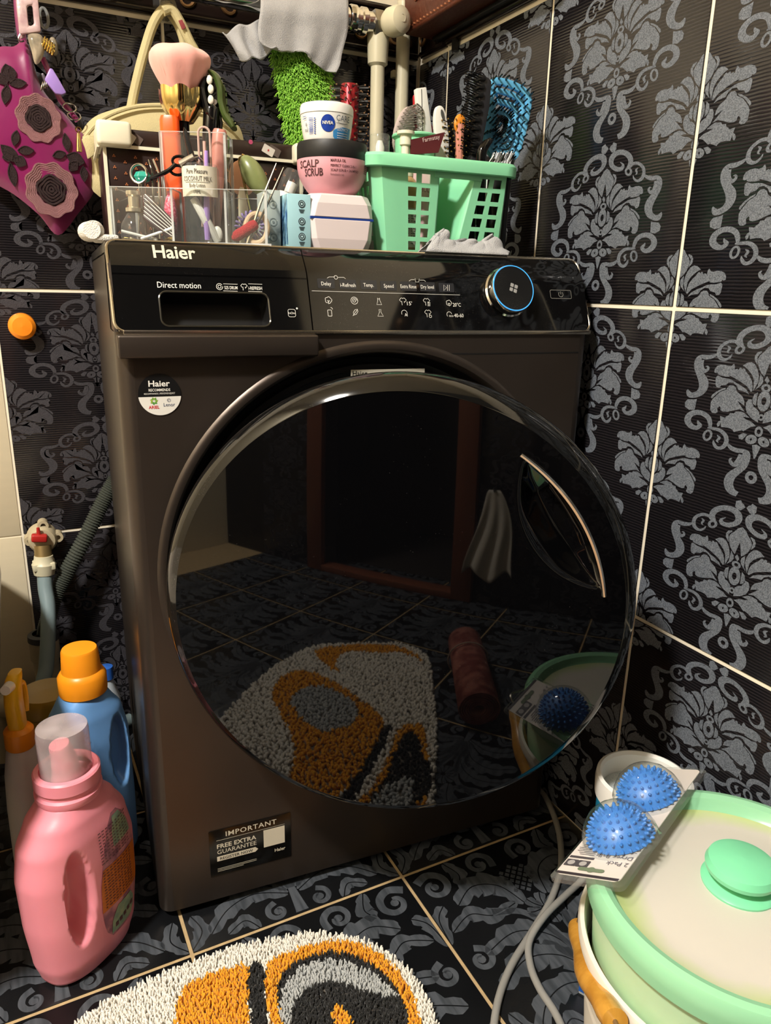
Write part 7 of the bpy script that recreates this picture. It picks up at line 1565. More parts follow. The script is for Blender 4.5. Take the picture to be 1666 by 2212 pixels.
for i in range(5200):
    u, v = rnd.random(), .1 + .9 * rnd.random(); s = -1 if rnd.random() < .85 else 1; p = dsurf(u, v, s)
    d = Vector(((u - .5) * 1.6 + rnd.uniform(-.6, .6), s * 1.0, rnd.uniform(-1.1, .35))).normalized(); d2 = (d + Vector((rnd.uniform(-.5, .5), 0, -.7))).normalized(); L_ = rnd.uniform(.008, .013)
    t.tube([p, p + d * L_ * .6, p + d * L_ * .6 + d2 * L_ * .5], [.0008, .0009, .0005], 4)
x = t.build('pile', M_LIME, du); x['kind'] = 'stuff'
# ---- brown tooled leather case up by the corner
zlw = 1.219
lc, P0 = (thing('leather_case', 'brown tooled leather case with stitched edges by the corner', 'case', (XR - .03, .36, zlw)), None)
M_LEA = mat('brown_leather', '#5a2c1c', rough=.42, var=.3, vs_=30, bump=.4, bs=140); M_TOOL = mat('tooled_leather', '#7a4430', rough=.45, var=.25, vs_=60)
hw_, l0, l1 = .0355, -.28, .10
sec = [(-hw_, 0), (hw_ - .008, 0), (hw_ - .008, .16), (-hw_ + .016, .16), (-hw_ - .004, .10)]
MB().loft([[Vector((x, y, z)) for x, z in sec] for y in (l0, l1)]).build('body', M_LEA, lc, bevel=.004, seg=3)
t = MB(); n = 34
for i in range(n):
    y = l0 + .006 + (l1 - l0 - .012) * i / (n - 1); t.box((-hw_ - .0012, y, .008), (.0024, .006, .0022), rotm(rx=.35))
x = t.build('stitching', mat('waxed_thread', '#9a6040', rough=.6), lc); x['kind'] = 'stuff'
t = MB()
for k in range(4):
    yy = l1 - .05 - k * .09
    for s in (-1, 1):
        P = [Vector((-hw_ - .004 + (-.0005), yy + s * (.006 + .020 * math.sin(a * .8) * math.cos(a)), .052 + .028 * math.sin(a) * (1 - a / 9))) for a in [i * .35 for i in range(16)]]
        for p in P: p.x = -hw_ - .0008 - .004 * max(0, min(1, p.z / .10)) - .0006
        t.tube(P, .0017, 6)
t.build('tooled_scrolls', M_TOOL, lc)
sh, P0 = (thing('corner_shelf', 'narrow dark shelf bracket under the leather case', 'shelf', (XR - .012, .27, zlw - .0005)), None)
MB().box((0, 0, -.004), (.02, .34, .006)).build('board', M_BLK, sh, bevel=.001)
MB().box((.006, .12, -.018), (.006, .012, .026)).build('bracket', M_BLK, sh)
# ---- orange knob on the wall
ok, Q = W('orange_plug', 'round orange plastic plug on the tiled back wall', 'plug', 48, 705, .512)
r_ = 28 * mpp(Q); MB().lathe([(0, .012), (r_ * .7, .0105), (r_ * .95, .006), (r_, .0), (r_, -.008), (r_ * .8, -.0145)], 36, frame((0, 0, 0), (1, 0, 0), (0, 0, 1))).build('cap', mat('orange_plastic', '#f08c1e', rough=.4, var=.08, vs_=60), ok); MB().lathe([(r_ * .6, -.012), (r_ * .6, -.0148)], 20, frame((0, 0, 0), (1, 0, 0), (0, 0, 1))).build('collar', MATS['orange_plastic'], ok)

# ================================================================== LEFT OF THE MACHINE
# ---- bathtub end
tub = thing('bathtub', 'white bathtub end at the left edge beside bottles', 'bathtub', (-0.59, .185, 0))
M_ENAM = mat('white_enamel', '#cfc6b8', rough=.22, var=.03)
def tubring(s, z, ins=0.0):
    hx, hy = .435 * s - ins, .31 * s - ins; return [Vector((x, y, z)) for x, y in rrect(2 * hx, 2 * hy, .15 * s, 8)]
rings = [tubring(s, z) for s, z in ((.55, .17), (.75, .185), (.89, .215), (.96, .255), (.995, .30), (1.0, .35), (1.003, .385))]
rings += [tubring(1.02, .39), tubring(1.02, .405), tubring(.96, .408), tubring(.92, .38), tubring(.80, .25), tubring(.6, .205)]
t = MB(); t.loft(rings, cap=False); t.add(rings[-1], [tuple(range(len(rings[-1])))]); t.add(rings[0], [tuple(range(len(rings[0])))]); t.build('shell', M_ENAM, tub)
for x in (-.22, .21):
    for y in (-.12, .12): MB().tube([(x, y, 0), (x, y, .09), (x * .95, y * .95, .18)], [.02, .014, .02], 12).build('foot', mat('grey_iron', '#4a4744', rough=.5, metal=.5), tub)
# ---- water tap with inlet hose
tp, Q = W('water_tap', 'cream appliance tap with red lever on the wall', 'tap', 92, 1168, .505)
M_OLDP = mat('aged_cream_plastic', '#b0a488', rough=.45, var=.12, vs_=60)
def rq(u, v, y=.485): return aty(u, v, y) - Q
FY = frame((0, 0, 0), (1, 0, 0), (0, 0, 1))
c = rq(92, 1165); t = MB(); t.lathe([(.0, .012), (.019, .010), (.023, .002), (.024, -.02), (.02, -.022)], 28, FY @ Matrix.Translation((c.x, c.z, -c.y))); t.build('body', M_OLDP, tp)
for u, v in ((64, 1168), (125, 1160), (93, 1135)):
    p = rq(u, v); t = MB(); t.lathe([(.004, .003), (.0085, .003), (.0085, -.016), (.004, -.016)], 16, frame(p, (1, 0, 0), (0, 0, 1))); t.box(p.lerp(c, .5) + Vector((0, .008, 0)), (abs(c.x - p.x) + .012, .008, max(.012, abs(c.z - p.z)))); t.build('lug', M_OLDP, tp)
t = MB(); p = rq(85, 1162, .467); t.box(p, (.024, .014, .013), rotm(ry=.15)); t.build('red_lever', mat('red_lever_plastic', '#a82420', rough=.4), tp, bevel=.003, seg=3); t = MB(); t.tube([p, rq(82, 1140, .467)], [.004, .0025], 8); t.build('lever_pin', MATS['red_lever_plastic'], tp)
t = MB(); t.cyl(rq(92, 1178, .475), rq(94, 1205, .47), .013, .014, 18); t.build('outlet', mat('worn_brass', '#9a8458', rough=.4, metal=.7), tp)
n0, n1 = rq(94, 1200, .468), rq(96, 1240, .466); ax = (n1 - n0).normalized()
t = MB(); t.tube([n0, n0.lerp(n1, .3), n0.lerp(n1, .45), n1], [.0145, .0155, .019, .016], 24); t.build('union_nut', mat('ivory_plastic', '#ccc6aa', rough=.4), tp)
for k in range(4):
    a = PI / 4 + k * PI / 2; dd = Vector((math.cos(a), math.sin(a) * .8, 0)); p = n0.lerp(n1, .5) + dd * .018; t = MB(); t.box(p, (.009, .009, .012)); t.build('wing', MATS['ivory_plastic'], tp, bevel=.002)
hs_, Q = W('inlet_hose', 'smooth grey water hose running down from the tap', 'hose', 97, 1250, .466)
P = catmull([aty(96, 1232, .466), aty(98, 1270, .455), aty(104, 1310, .44), aty(104, 1370, .42), aty(100, 1440, .40), aty(96, 1500, .385), Vector((-.075, .40, .06)), Vector((-.045, .45, .02)), Vector((.03, .495, .013))], 8)
MB().tube([p - Q for p in P], .0118, 14).build('hose', mat('blue_grey_hose', '#7d8f92', rough=.35), hs_); MB().tube([P[0] - Q + Vector((0, 0, .004)), P[2] - Q], .0135, 14).build('ferrule', MATS['worn_brass'], hs_)
dh, Q = W('drain_hose', 'dark grey corrugated drain hose slanting from the machine', 'hose', 165, 1210, .478)
P = catmull([aty(250, 1035, .484), aty(222, 1085, .482), aty(190, 1150, .478), aty(150, 1225, .475), aty(120, 1285, .47), aty(102, 1345, .462), aty(98, 1372, .458)], 26)
MB().tube([p - Q for p in P], [.0138 if i % 2 else .0108 for i in range(len(P))], 16).build('corrugated_hose', mat('dark_corrugated', '#42463f', rough=.5), dh, angle=.12); MB().tube([P[-1] - Q, P[-1] - Q + Vector((0, .001, -.03))], .012, 16).build('spigot', M_BLKPL, dh)
dp_, Q = W('drain_pipe', 'aged cream drain fitting with dark rubber collar', 'pipe', 95, 1385, .458)
r_ = 31 * mpp(Q); t = MB(); t.lathe([(r_ * .7, .016), (r_, .014), (r_ * 1.02, .004), (r_ * .8, .0)], 28); t.build('rubber_collar', M_RUB, dp_)
t = MB(); t.lathe([(r_ * .95, .005), (r_ * .97, -.03), (r_ * .85, -.035), (r_ * .82, -.08)], 28); t.build('socket', M_OLDP, dp_)
t = MB(); t.tube(catmull([Vector((0, 0, -.07)), Vector((-.004, 0, -.10)), Vector((-.03, .005, -.115)), Vector((-.09, .02, -.115))], 6), r_ * .8, 20); t.build('elbow', M_OLDP, dp_)
for x in (-.035, -.05, -.062): t = MB(); t.lathe([(r_ * .82, -.005), (r_ * .95, -.004), (r_ * .95, .004), (r_ * .82, .005)], 24, frame((x, .006, -.115), (0, 1, 0), (0, 0, 1))); t.build('pipe_ring', M_OLDP, dp_)
t = MB(); t.cyl((-.085, .02, -.115), (-.085, .02, -Q.z), r_ * .7, n=18); t.build('stack', M_OLDP, dp_)

# ---- bottles: rings (z, x0, x1, half thickness) in a frame whose x runs along the bottle's broad side
def sring(x0, x1, d, z, e=2.6, n=48, pinch=None):
    cx, hx = (x0 + x1) / 2, (x1 - x0) / 2; P = []
    for i in range(n):
        a = 2 * PI * i / n; ca, sa = math.cos(a), math.sin(a); x = cx + hx * math.copysign(abs(ca) ** (2 / e), ca); y = d * math.copysign(abs(sa) ** (2 / e), sa)
        if pinch: y *= pinch(x, z)
        P.append(Vector((x, y, z)))
    return P
def interp(tab, z):
    for i in range(len(tab) - 1):
        if tab[i][0] <= z <= tab[i + 1][0]:
            k = (z - tab[i][0]) / (tab[i + 1][0] - tab[i][0]); k = k * k * (3 - 2 * k) * .35 + k * .65
            return [a + (b_ - a) * k for a, b_ in zip(tab[i], tab[i + 1])]
    return tab[-1]
def bottle_body(mb, tab, z0, z1, nz=44, e=2.6, pinch=None, n=72):
    R = [sring(*interp(tab, z0 + (z1 - z0) * i / nz)[1:4], z0 + (z1 - z0) * i / nz, e, n, pinch) for i in range(nz + 1)]
    mb.loft(R); return mb
# pink detergent bottle
PB = thing('detergent_bottle', 'large pink detergent bottle with clear dosing cap', 'bottle', (-.091, .0, 0), (0, 0, math.radians(38)))
tab = [(0, -.052, .050, .030), (.006, -.060, .058, .036), (.03, -.066, .066, .041), (.09, -.072, .073, .044), (.15, -.074, .074, .044), (.19, -.068, .066, .042), (.215, -.054, .052, .038), (.232, -.036, .036, .032), (.236, -.032, .032, .031)]
def pinch_pink(x, z):
    # the grip: a deep oblong hollow behind the handle column
    a = (x + .034) / .017; b_ = (z - .122) / .068; q = a * a + b_ * b_
    s = min(1, max(0, 1 - q) * 1.9); s = s * s * (3 - 2 * s); return 1 - .80 * s
M_PINK = mat('pink_bottle_plastic', '#ea919f', rough=.38, var=.05, vs_=12, sss=.25)
t = MB(); bottle_body(t, tab, 0, .236, 70, 2.5, pinch_pink, 150); t.build('body', M_PINK, PB, angle=1.6)
t = MB(); t.lathe([(.031, .232), (.036, .234), (.0375, .238), (.0375, .243), (.0345, .245), (.0345, .25), (.037, .252), (.037, .266), (.035, .268), (.030, .268), (.029, .262)], 44); t.build('collar', M_PINK, PB)
t = MB(); t.lathe([(.0285, .262), (.0285, .315), (.0275, .322), (0, .323)], 40); t.build('dosing_cap', mat_clear('frosted_cap', tint=(.95, .85, .86, 1), rough=.25, haze=.3, hazecol=(.9, .8, .8, 1)), PB)
t = MB(); t.tube(catmull([Vector((.0, 0, .255)), Vector((-.002, 0, .28)), Vector((-.006, 0, .302))], 5), [.018, .017, .016, .015, .015, .014, .013, .013, .012, .012, .011], 16); t.build('spout', M_PINK, PB)
def face(x, z, e=2.5, off=.0006):
    """point on the right-hand broad face of the pink bottle"""
    _, x0, x1, d = interp(tab, z); cx, hx = (x0 + x1) / 2, (x1 - x0) / 2; s = max(-1, min(1, (x - cx) / hx)); y = d * max(0, 1 - abs(s) ** e) ** (1 / e)
    return Vector((x, -(y + off), z))
def facepatch(mb, P, off=.0006, nu=10, nv=14):
    """patch with outline given as left/right x per z"""
    (L, R) = P; zs = [L[0][1] + (L[-1][1] - L[0][1]) * j / nv for j in range(nv + 1)]
    def xi(T_, z):
        for a, b_ in zip(T_, T_[1:]):
            if a[1] <= z <= b_[1]: return a[0] + (b_[0] - a[0]) * (z - a[1]) / (b_[1] - a[1])
        return T_[-1][0]
    mb.add([face(xi(L, z) + (xi(R, z) - xi(L, z)) * i / nu, z, off=off) for z in zs for i in range(nu + 1)], [(j * (nu + 1) + i, j * (nu + 1) + i + 1, (j + 1) * (nu + 1) + i + 1, (j + 1) * (nu + 1) + i) for j in range(nv) for i in range(nu)])
Lb = ([(.006, .036), (-.004, .05), (-.008, .08), (-.006, .12), (.002, .16), (.012, .19), (.022, .203)], [(.036, .036), (.050, .05), (.057, .08), (.058, .12), (.054, .16), (.044, .19), (.032, .203)])
t = MB(); facepatch(t, Lb); t.build('label', mat('label_pink', '#c8848a', rough=.35, col2='#8d5a6c', vs_=60), PB)
t = MB(); facepatch(t, ([(-.0085, .082), (-.007, .118), (-.002, .14)], [(.057, .084), (.058, .118), (.056, .146)]), .0011, 8, 6); t.build('label_orange_band', mat('label_orange', '#c46a1c', rough=.4, var=.25, vs_=500), PB)
t = MB(); facepatch(t, ([(.018, .160), (.018, .18), (.022, .199)], [(.050, .160), (.046, .18), (.034, .199)]), .0011, 6, 6); x = t.build('label_green_art', mat('label_green', '#7b9480', rough=.4, col2='#9aa886', vs_=90), PB); t = MB(); facepatch(t, ([(.004, .040), (.006, .06), (.016, .075)], [(.040, .040), (.048, .06), (.040, .075)]), .0011, 6, 6); x = t.build('label_lower_art', mat('label_green', '#7b9480', rough=.4, col2='#9aa886', vs_=90), PB)
t = MB()
for k in range(26):
    z = .086 + k * .0042
    if .138 < z < .146: continue
    n = 9
    for j in range(n):
        x0 = -.003 + (.05 / n) * j; w = (.05 / n) * (.45 + .4 * hsh(k, j)); t.add([face(x0, z, off=.0016), face(x0 + w, z, off=.0016), face(x0 + w, z + .0013, off=.0016), face(x0, z + .0013, off=.0016)], [(0, 1, 2, 3)])
for k in range(5):
    x0 = .010 + .007 * k; z = .046 + .002 * k
    t.add([face(x0 + a, z + b_, off=.0016) for a, b_ in ((0, 0), (.005, 0), (.005, .006), (0, .006))], [(0, 1, 2, 3)])
x = t.build('label_print', mat('label_dark_ink', '#5c3a3c', rough=.5), PB, smooth=False); x['kind'] = 'stuff'
# blue softener bottle
BB = thing('softener_bottle', 'light blue bottle with orange screw cap behind pink bottle', 'bottle', (-.058, .165, 0), (0, 0, math.radians(28)))
tabb = [(0, -.05, .05, .034), (.01, -.055, .055, .038), (.1, -.056, .056, .039), (.2, -.056, .055, .038), (.24, -.05, .048, .034), (.262, -.036, .034, .029), (.274, -.025, .025, .025)]
M_LB = mat('light_blue_plastic', '#6fa3dc', rough=.35, var=.04, sss=.2)
def pinch_b(x, z):
    k = 1.0
    for c_, w_ in ((-.030, .014), (.026, .016)):
        q = ((x - c_) / w_) ** 2 + ((z - .178) / .055) ** 2
        if q < 1: k = min(k, 1 - .55 * min(1, (1 - q) * 2.5))
    return k
t = MB(); bottle_body(t, tabb, 0, .274, 60, 2.6, pinch_b, 130); t.build('body', M_LB, BB, angle=1.6)
M_CAPO = mat('orange_cap_plastic', '#f0951c', rough=.35, var=.04)
t = MB(); t.lathe([(.024, .270), (.031, .272), (.0315, .278), (.0315, .296), (.028, .302), (.0255, .304), (.0235, .333), (.022, .336), (0, .337)], 40); t.build('cap', M_CAPO, BB)
# spray bottle
SB = thing('spray_bottle', 'white spray bottle with yellow trigger head', 'spray bottle', (-.140, .115, 0), (0, 0, math.radians(-20)))
t = MB(); t.lathe([(0, 0), (.025, 0), (.027, .005), (.0255, .15), (.023, .20), (.018, .232), (.013, .244)], 36); t.build('bottle', mat('milky_plastic', '#c9c2bc', rough=.35, sss=.3), SB)
t = MB(); t.lathe([(.0165, .238), (.0178, .240), (.0178, .262), (.015, .266), (.010, .268)], 30); t.build('collar', M_CAPO, SB)
for k in range(20):
    pass
M_YEL = mat('yellow_plastic', '#e8b414', rough=.35)
R = []
for z, yy, w, d in ((.262, 0, .010, .011), (.285, -.002, .010, .012), (.305, -.003, .0095, .013), (.322, .000, .009, .014), (.332, .006, .0085, .013), (.337, .012, .007, .010)):
    R.append(sring(-w, w, d, z, 3, 24)); [setattr(p, 'y', p.y + yy) for p in R[-1]]
t = MB(); t.loft(R); t.build('trigger_head', M_YEL, SB)
t = MB(); t.tube(catmull([Vector((0, .012, .318)), Vector((0, .028, .312)), Vector((0, .032, .29)), Vector((0, .028, .272))], 5), .0045, 10); t.build('trigger', M_YEL, SB); MB().cyl((0, -.008, .328), (0, -.022, .330), .007, .006, 14).build('nozzle', M_WHITEP, SB)
# yellow canister and small blue-capped bottle at the back
YC_ = thing('yellow_canister', 'small yellow lidded canister behind the hose', 'canister', (-.105, .268, 0))
t = MB(); t.lathe([(0, 0), (.036, 0), (.038, .006), (.038, .20)], 36); t.build('body', mat('ochre_plastic', '#b8902a', rough=.4), YC_); t = MB(); t.lathe([(.039, .198), (.0405, .2), (.0405, .222), (.037, .228), (0, .23)], 36); t.build('lid', mat('mustard_lid', '#a8862a', rough=.3), YC_)
SC_ = thing('blue_cap_bottle', 'narrow bottle with small blue cap beside the machine', 'bottle', (-.018, .30, 0))
t = MB(); t.lathe([(0, 0), (.017, 0), (.018, .004), (.018, .18), (.009, .205), (.008, .215)], 24); t.build('body', mat('pale_bottle', '#aeb6bc', rough=.35), SC_); t = MB(); t.lathe([(.0105, .212), (.0105, .232), (0, .234)], 20); t.build('cap', mat('blue_cap', '#2a5cb0', rough=.35), SC_)

# ================================================================== RUG
RO = [(-.114, -.111), (-.042, -.090), (.06, -.083), (.151, -.100), (.196, -.119), (.233, -.152), (.254, -.192), (.261, -.232), (.254, -.285), (.225, -.36), (.17, -.49), (.11, -.63), (.035, -.77), (-.03, -.89), (-.09, -.935), (-.16, -.935), (-.27, -.86), (-.345, -.78), (-.36, -.66), (-.335, -.52), (-.28, -.36), (-.20, -.20)]
rug = thing('bath_rug', 'tufted white rug with ochre, black and grey shapes', 'rug', (0, 0, 0))
roc = catmull([(x, y, 0) for x, y in RO], 6, True)
MB().prism([(p.x, p.y) for p in roc], .004, None, .0006).build('backing', mat('rug_backing', '#6a6258', rough=.95), rug)
def inside(x, y, P):
    c = False; n = len(P)
    for i in range(n):
        x0, y0 = P[i][0], P[i][1]; x1, y1 = P[i - 1][0], P[i - 1][1]
        if (y0 > y) != (y1 > y) and x < (x1 - x0) * (y - y0) / (y1 - y0) + x0: c = not c
    return c
def poly(pts, k=5): return [(p.x, p.y) for p in catmull([(x, y, 0) for x, y in pts], k, True)]
ZO = poly([(.02, -.112), (.0, -.125), (-.012, -.158), (-.015, -.25), (-.10, -.40), (-.27, -.52), (-.30, -.62), (-.24, -.66), (-.10, -.63), (.02, -.56), (.05, -.40), (.062, -.195), (.084, -.122)])
ZK = poly([(.084, -.122), (.100, -.131), (.082, -.205), (.07, -.40), (.035, -.56), (.02, -.56), (.05, -.40), (.066, -.195)])
ZR = poly([(.102, -.133), (.143, -.122), (.2, -.133), (.236, -.172), (.248, -.226), (.236, -.285), (.20, -.38), (.15, -.50), (.09, -.60), (.05, -.57), (.09, -.40), (.086, -.21)])
ZRi = poly([(.112, -.152), (.148, -.138), (.192, -.148), (.222, -.182), (.234, -.228), (.222, -.285), (.185, -.38), (.137, -.50), (.09, -.57), (.065, -.55), (.102, -.40), (.098, -.21)])
ZG = poly([(.098, -.197), (.112, -.168), (.142, -.148), (.18, -.155), (.214, -.188), (.230, -.228), (.222, -.229), (.198, -.208), (.168, -.182), (.135, -.178), (.112, -.197), (.104, -.215)])
ZD = poly([(.152, -.222), (.158, -.212), (.166, -.222), (.170, -.236), (.160, -.244), (.150, -.238)])
ZG2 = poly([(.21, -.30), (.20, -.33), (.15, -.36), (.11, -.35), (.11, -.40), (.14, -.45), (.165, -.40)])
ZK2 = poly([(.16, -.40), (.185, -.43), (.16, -.49), (.11, -.52), (.09, -.47), (.12, -.41)])
ZGL = poly([(-.09, -.185), (-.03, -.165), (-.012, -.19), (-.02, -.26), (-.08, -.32), (-.15, -.27)])
ZGM = poly([(-.22, -.53), (-.10, -.47), (-.05, -.53), (-.08, -.60), (-.2, -.62)])
ZW2 = poly([(-.20, -.70), (-.05, -.68), (.04, -.66), (-.03, -.80), (-.13, -.86), (-.25, -.80)])
ZO2 = poly([(-.32, -.75), (-.16, -.70), (-.14, -.88), (-.04, -.87), (-.10, -.91), (-.17, -.91), (-.27, -.84)])
def zone(x, y):
    if inside(x, y, ZD): return 1
    if inside(x, y, ZG) or inside(x, y, ZG2): return 3
    if inside(x, y, ZK2): return 2
    if inside(x, y, ZRi): return 2
    if inside(x, y, ZR): return 1
    if inside(x, y, ZK): return 2
    if inside(x, y, ZGM) or inside(x, y, ZGL): return 3
    if inside(x, y, ZO): return 1
    if inside(x, y, ZO2) and not inside(x, y, ZW2): return 1
    return 0
piles = [MB() for _ in range(4)]; rnd = random.Random(2)
x0, x1 = min(p.x for p in roc), max(p.x for p in roc); y0, y1 = min(p.y for p in roc), max(p.y for p in roc); rp = [(p.x, p.y) for p in roc]
y = y0
while y < y1:
    st = .0027 if y > -.32 else .0075
    x = x0
    while x < x1:
        px_, py_ = x + rnd.uniform(-.5, .5) * st, y + rnd.uniform(-.5, .5) * st; x += st
        if not inside(px_, py_, rp): continue
        zz = zone(px_, py_); h = rnd.uniform(.0085, .0115) * (1.0 if zz != 2 else .88); a = rnd.uniform(0, 2 * PI); w = st * .62
        lx, ly = rnd.uniform(-.4, .4) * .007, rnd.uniform(-.4, .4) * .007
        ed = 1.0
        mb = piles[zz]; b_ = len(mb.v)
        c0, s0 = math.cos(a), math.sin(a)
        mb.v += [Vector((px_ + w * math.cos(a + k * 2.094), py_ + w * math.sin(a + k * 2.094), .0042)) for k in range(3)] + [Vector((px_ + lx * .5 + w * 1.05 * math.cos(a + k * 2.094), py_ + ly * .5 + w * 1.05 * math.sin(a + k * 2.094), .0042 + h * .6)) for k in range(3)] + [Vector((px_ + lx + w * .55 * math.cos(a + k * 2.094), py_ + ly + w * .55 * math.sin(a + k * 2.094), .0042 + h)) for k in range(3)]
        mb.f += [[b_, b_ + 1, b_ + 4, b_ + 3], [b_ + 1, b_ + 2, b_ + 5, b_ + 4], [b_ + 2, b_, b_ + 3, b_ + 5], [b_ + 3, b_ + 4, b_ + 7, b_ + 6], [b_ + 4, b_ + 5, b_ + 8, b_ + 7], [b_ + 5, b_ + 3, b_ + 6, b_ + 8], [b_ + 6, b_ + 7, b_ + 8]]
    y += st
RC_ = [('white_pile', '#e6e0d4'), ('ochre_pile', '#e09a1c'), ('black_pile', '#161514'), ('grey_pile', '#aeb0ae')]
for mb, (nm, c) in zip(piles, RC_):
    o = mb.build(nm, mat(nm + '_yarn', c, rough=.95, var=.12, vs_=400, sheen=.15), rug, fix=False); o['kind'] = 'stuff'

# ---- things behind the photographer that only show mirrored in the door
rm = thing('rolled_mat', 'reddish patterned mat rolled up beside the rug', 'mat', (.115, -.82, .052), (0, 0, math.atan2(.32, .16)))
t = MB(); P = [(a / 30 * .010 + .016 + .0, a) for a in range(0)]
sp_ = [Vector((0, (.014 + .0052 * a / (2 * PI)) * math.cos(a), (.014 + .0052 * a / (2 * PI)) * math.sin(a))) for a in [i * .3 for i in range(140)]]
t.add([p + Vector((x, 0, 0)) for x in (-.17, .17) for p in sp_], [(i, i + 1, 140 + i + 1, 140 + i) for i in range(139)])
t.build('roll', mat('red_floral_weave', '#7a3a34', rough=.9, col2='#a86a5c', vs_=35), rm, solid=.003, angle=1.2)
MB().tube([(-.06, .0525 * math.cos(a), .0525 * math.sin(a)) for a in [2 * PI * i / 32 for i in range(32)]], .002, 6, closed=True).build('tie', mat('pale_tie', '#b8a898', rough=.8), rm)
lc2 = thing('laundry_cloth', 'white rumpled cloth hanging on the wall beside the door', 'cloth', (-.02, YF + .03, .44))
def lcf(u, v):
    w = .02 + .075 * v ** .7; return Vector(((u - .5) * 2 * w + .01 * math.sin(v * 5), .012 * math.sin(u * 17 + v * 3) * v + .008, -.32 * v + .025 * v * math.sin(u * 9)))
MB().grid(lcf, 30, 24).build('drape', mat('white_cotton', '#c9c4ba', rough=.95, var=.06), lc2, solid=.002, angle=1.3)
MB().tube([(0, -.028, .01), (0, -.005, .008), (0, .012, -.004), (0, .016, .01)], .004, 8).build('hook', M_STEEL, lc2)

# ================================================================== RIGHT FOREGROUND: BUCKET, LID, DRYER BALLS, CORDS
BC = Vector((.462, -.470)); BRZ = .286
M_MINT2 = mat('mint_gloss', '#93cda4', rough=.25, var=.04, sss=.1); M_PALEG = mat('pale_green_translucent', '#b9d9b2', rough=.35, var=.06, sss=.3)
bkt = thing('white_bucket', 'white ribbed plastic bucket with wooden grip bail handle', 'bucket', (BC.x, BC.y, 0))
t = MB(); t.lathe([(0, .002), (.108, .002), (.110, 0), (.112, .004), (.121, .09), (.126, .13), (.1295, .132), (.1295, .140), (.128, .142), (.131, .165), (.1345, .168), (.1345, .176), (.133, .178), (.136, .196), (.1415, .200), (.1425, .208), (.141, .214), (.137, .2145), (.135, .21), (.128, .12), (.118, .012), (0, .010)], 96); t.build('shell', mat('white_bucket_plastic', '#e2dccf', rough=.35, var=.04), bkt)
# printed sprig
t = MB(); rnd = random.Random(4)
for k in range(46):
    a = math.radians(rnd.uniform(196, 236)); z = rnd.uniform(.045, .118); r = .1125 + (.121 - .1125) * (z / .09) + .0008; L_ = rnd.uniform(.004, .010); w = .0008
    da, dz = rnd.uniform(-1, 1), rnd.uniform(-.4, 1); n = math.hypot(da, dz); da, dz = da / n * L_ / r, dz / n * L_
    P = [Vector((r * math.cos(a + da * s), r * math.sin(a + da * s), z + dz * s)) for s in (0, .5, 1)]
    t.tube(P, [.0003, .0007, .0003], 4)
x = t.build('sprig_print', mat('black_print_ink', '#26231f', rough=.6), bkt); x['kind'] = 'stuff'
def S5(X, Y): return (1140 + .3158 * X, 1580 + .3158 * Y)
def b5(X, Y, z): p = atz(*S5(X, Y), z); return Vector((p.x - BC.x, p.y - BC.y, z))
g0, g1 = b5(345, 1345, .150), b5(600, 1985, .212)
ax = (g1 - g0); t = MB(); rr = [.0105, .0112, .0098, .0092, .0115, .0135, .0135, .0118, .0108, .0118, .0112]
sag = lambda s: Vector((-.006 * math.sin(PI * s), .002 * math.sin(PI * s), 0))
t.tube([g0 + ax * s + sag(s) for s in [i / 10 for i in range(11)]], rr, 22); t.build('wooden_grip', mat('varnished_wood', '#cc963f', rough=.25, coat=.4, col2='#b57f30', vs_=60, stretch=(1, 1, .15)), bkt)
M_WIRE = mat('galvanised_wire', '#a09a90', rough=.35, metal=.9)
t = MB(); t.tube(catmull([g0 + ax * .02, g0 - ax * .04, b5(350, 1300, .165), b5(385, 1210, .19), b5(398, 1120, .205), b5(420, 1040, .206)], 6), .0022, 8); t.build('bail_wire', M_WIRE, bkt)
t = MB(); t.tube(catmull([g1 - ax * .02, g1 + ax * .05, g1 + ax * .2 + Vector((.004, 0, 0)), Vector((-.115, -.10, .215)), Vector((-.09, -.12, .208))], 6), .0022, 8); t.build('bail_wire', M_WIRE, bkt)
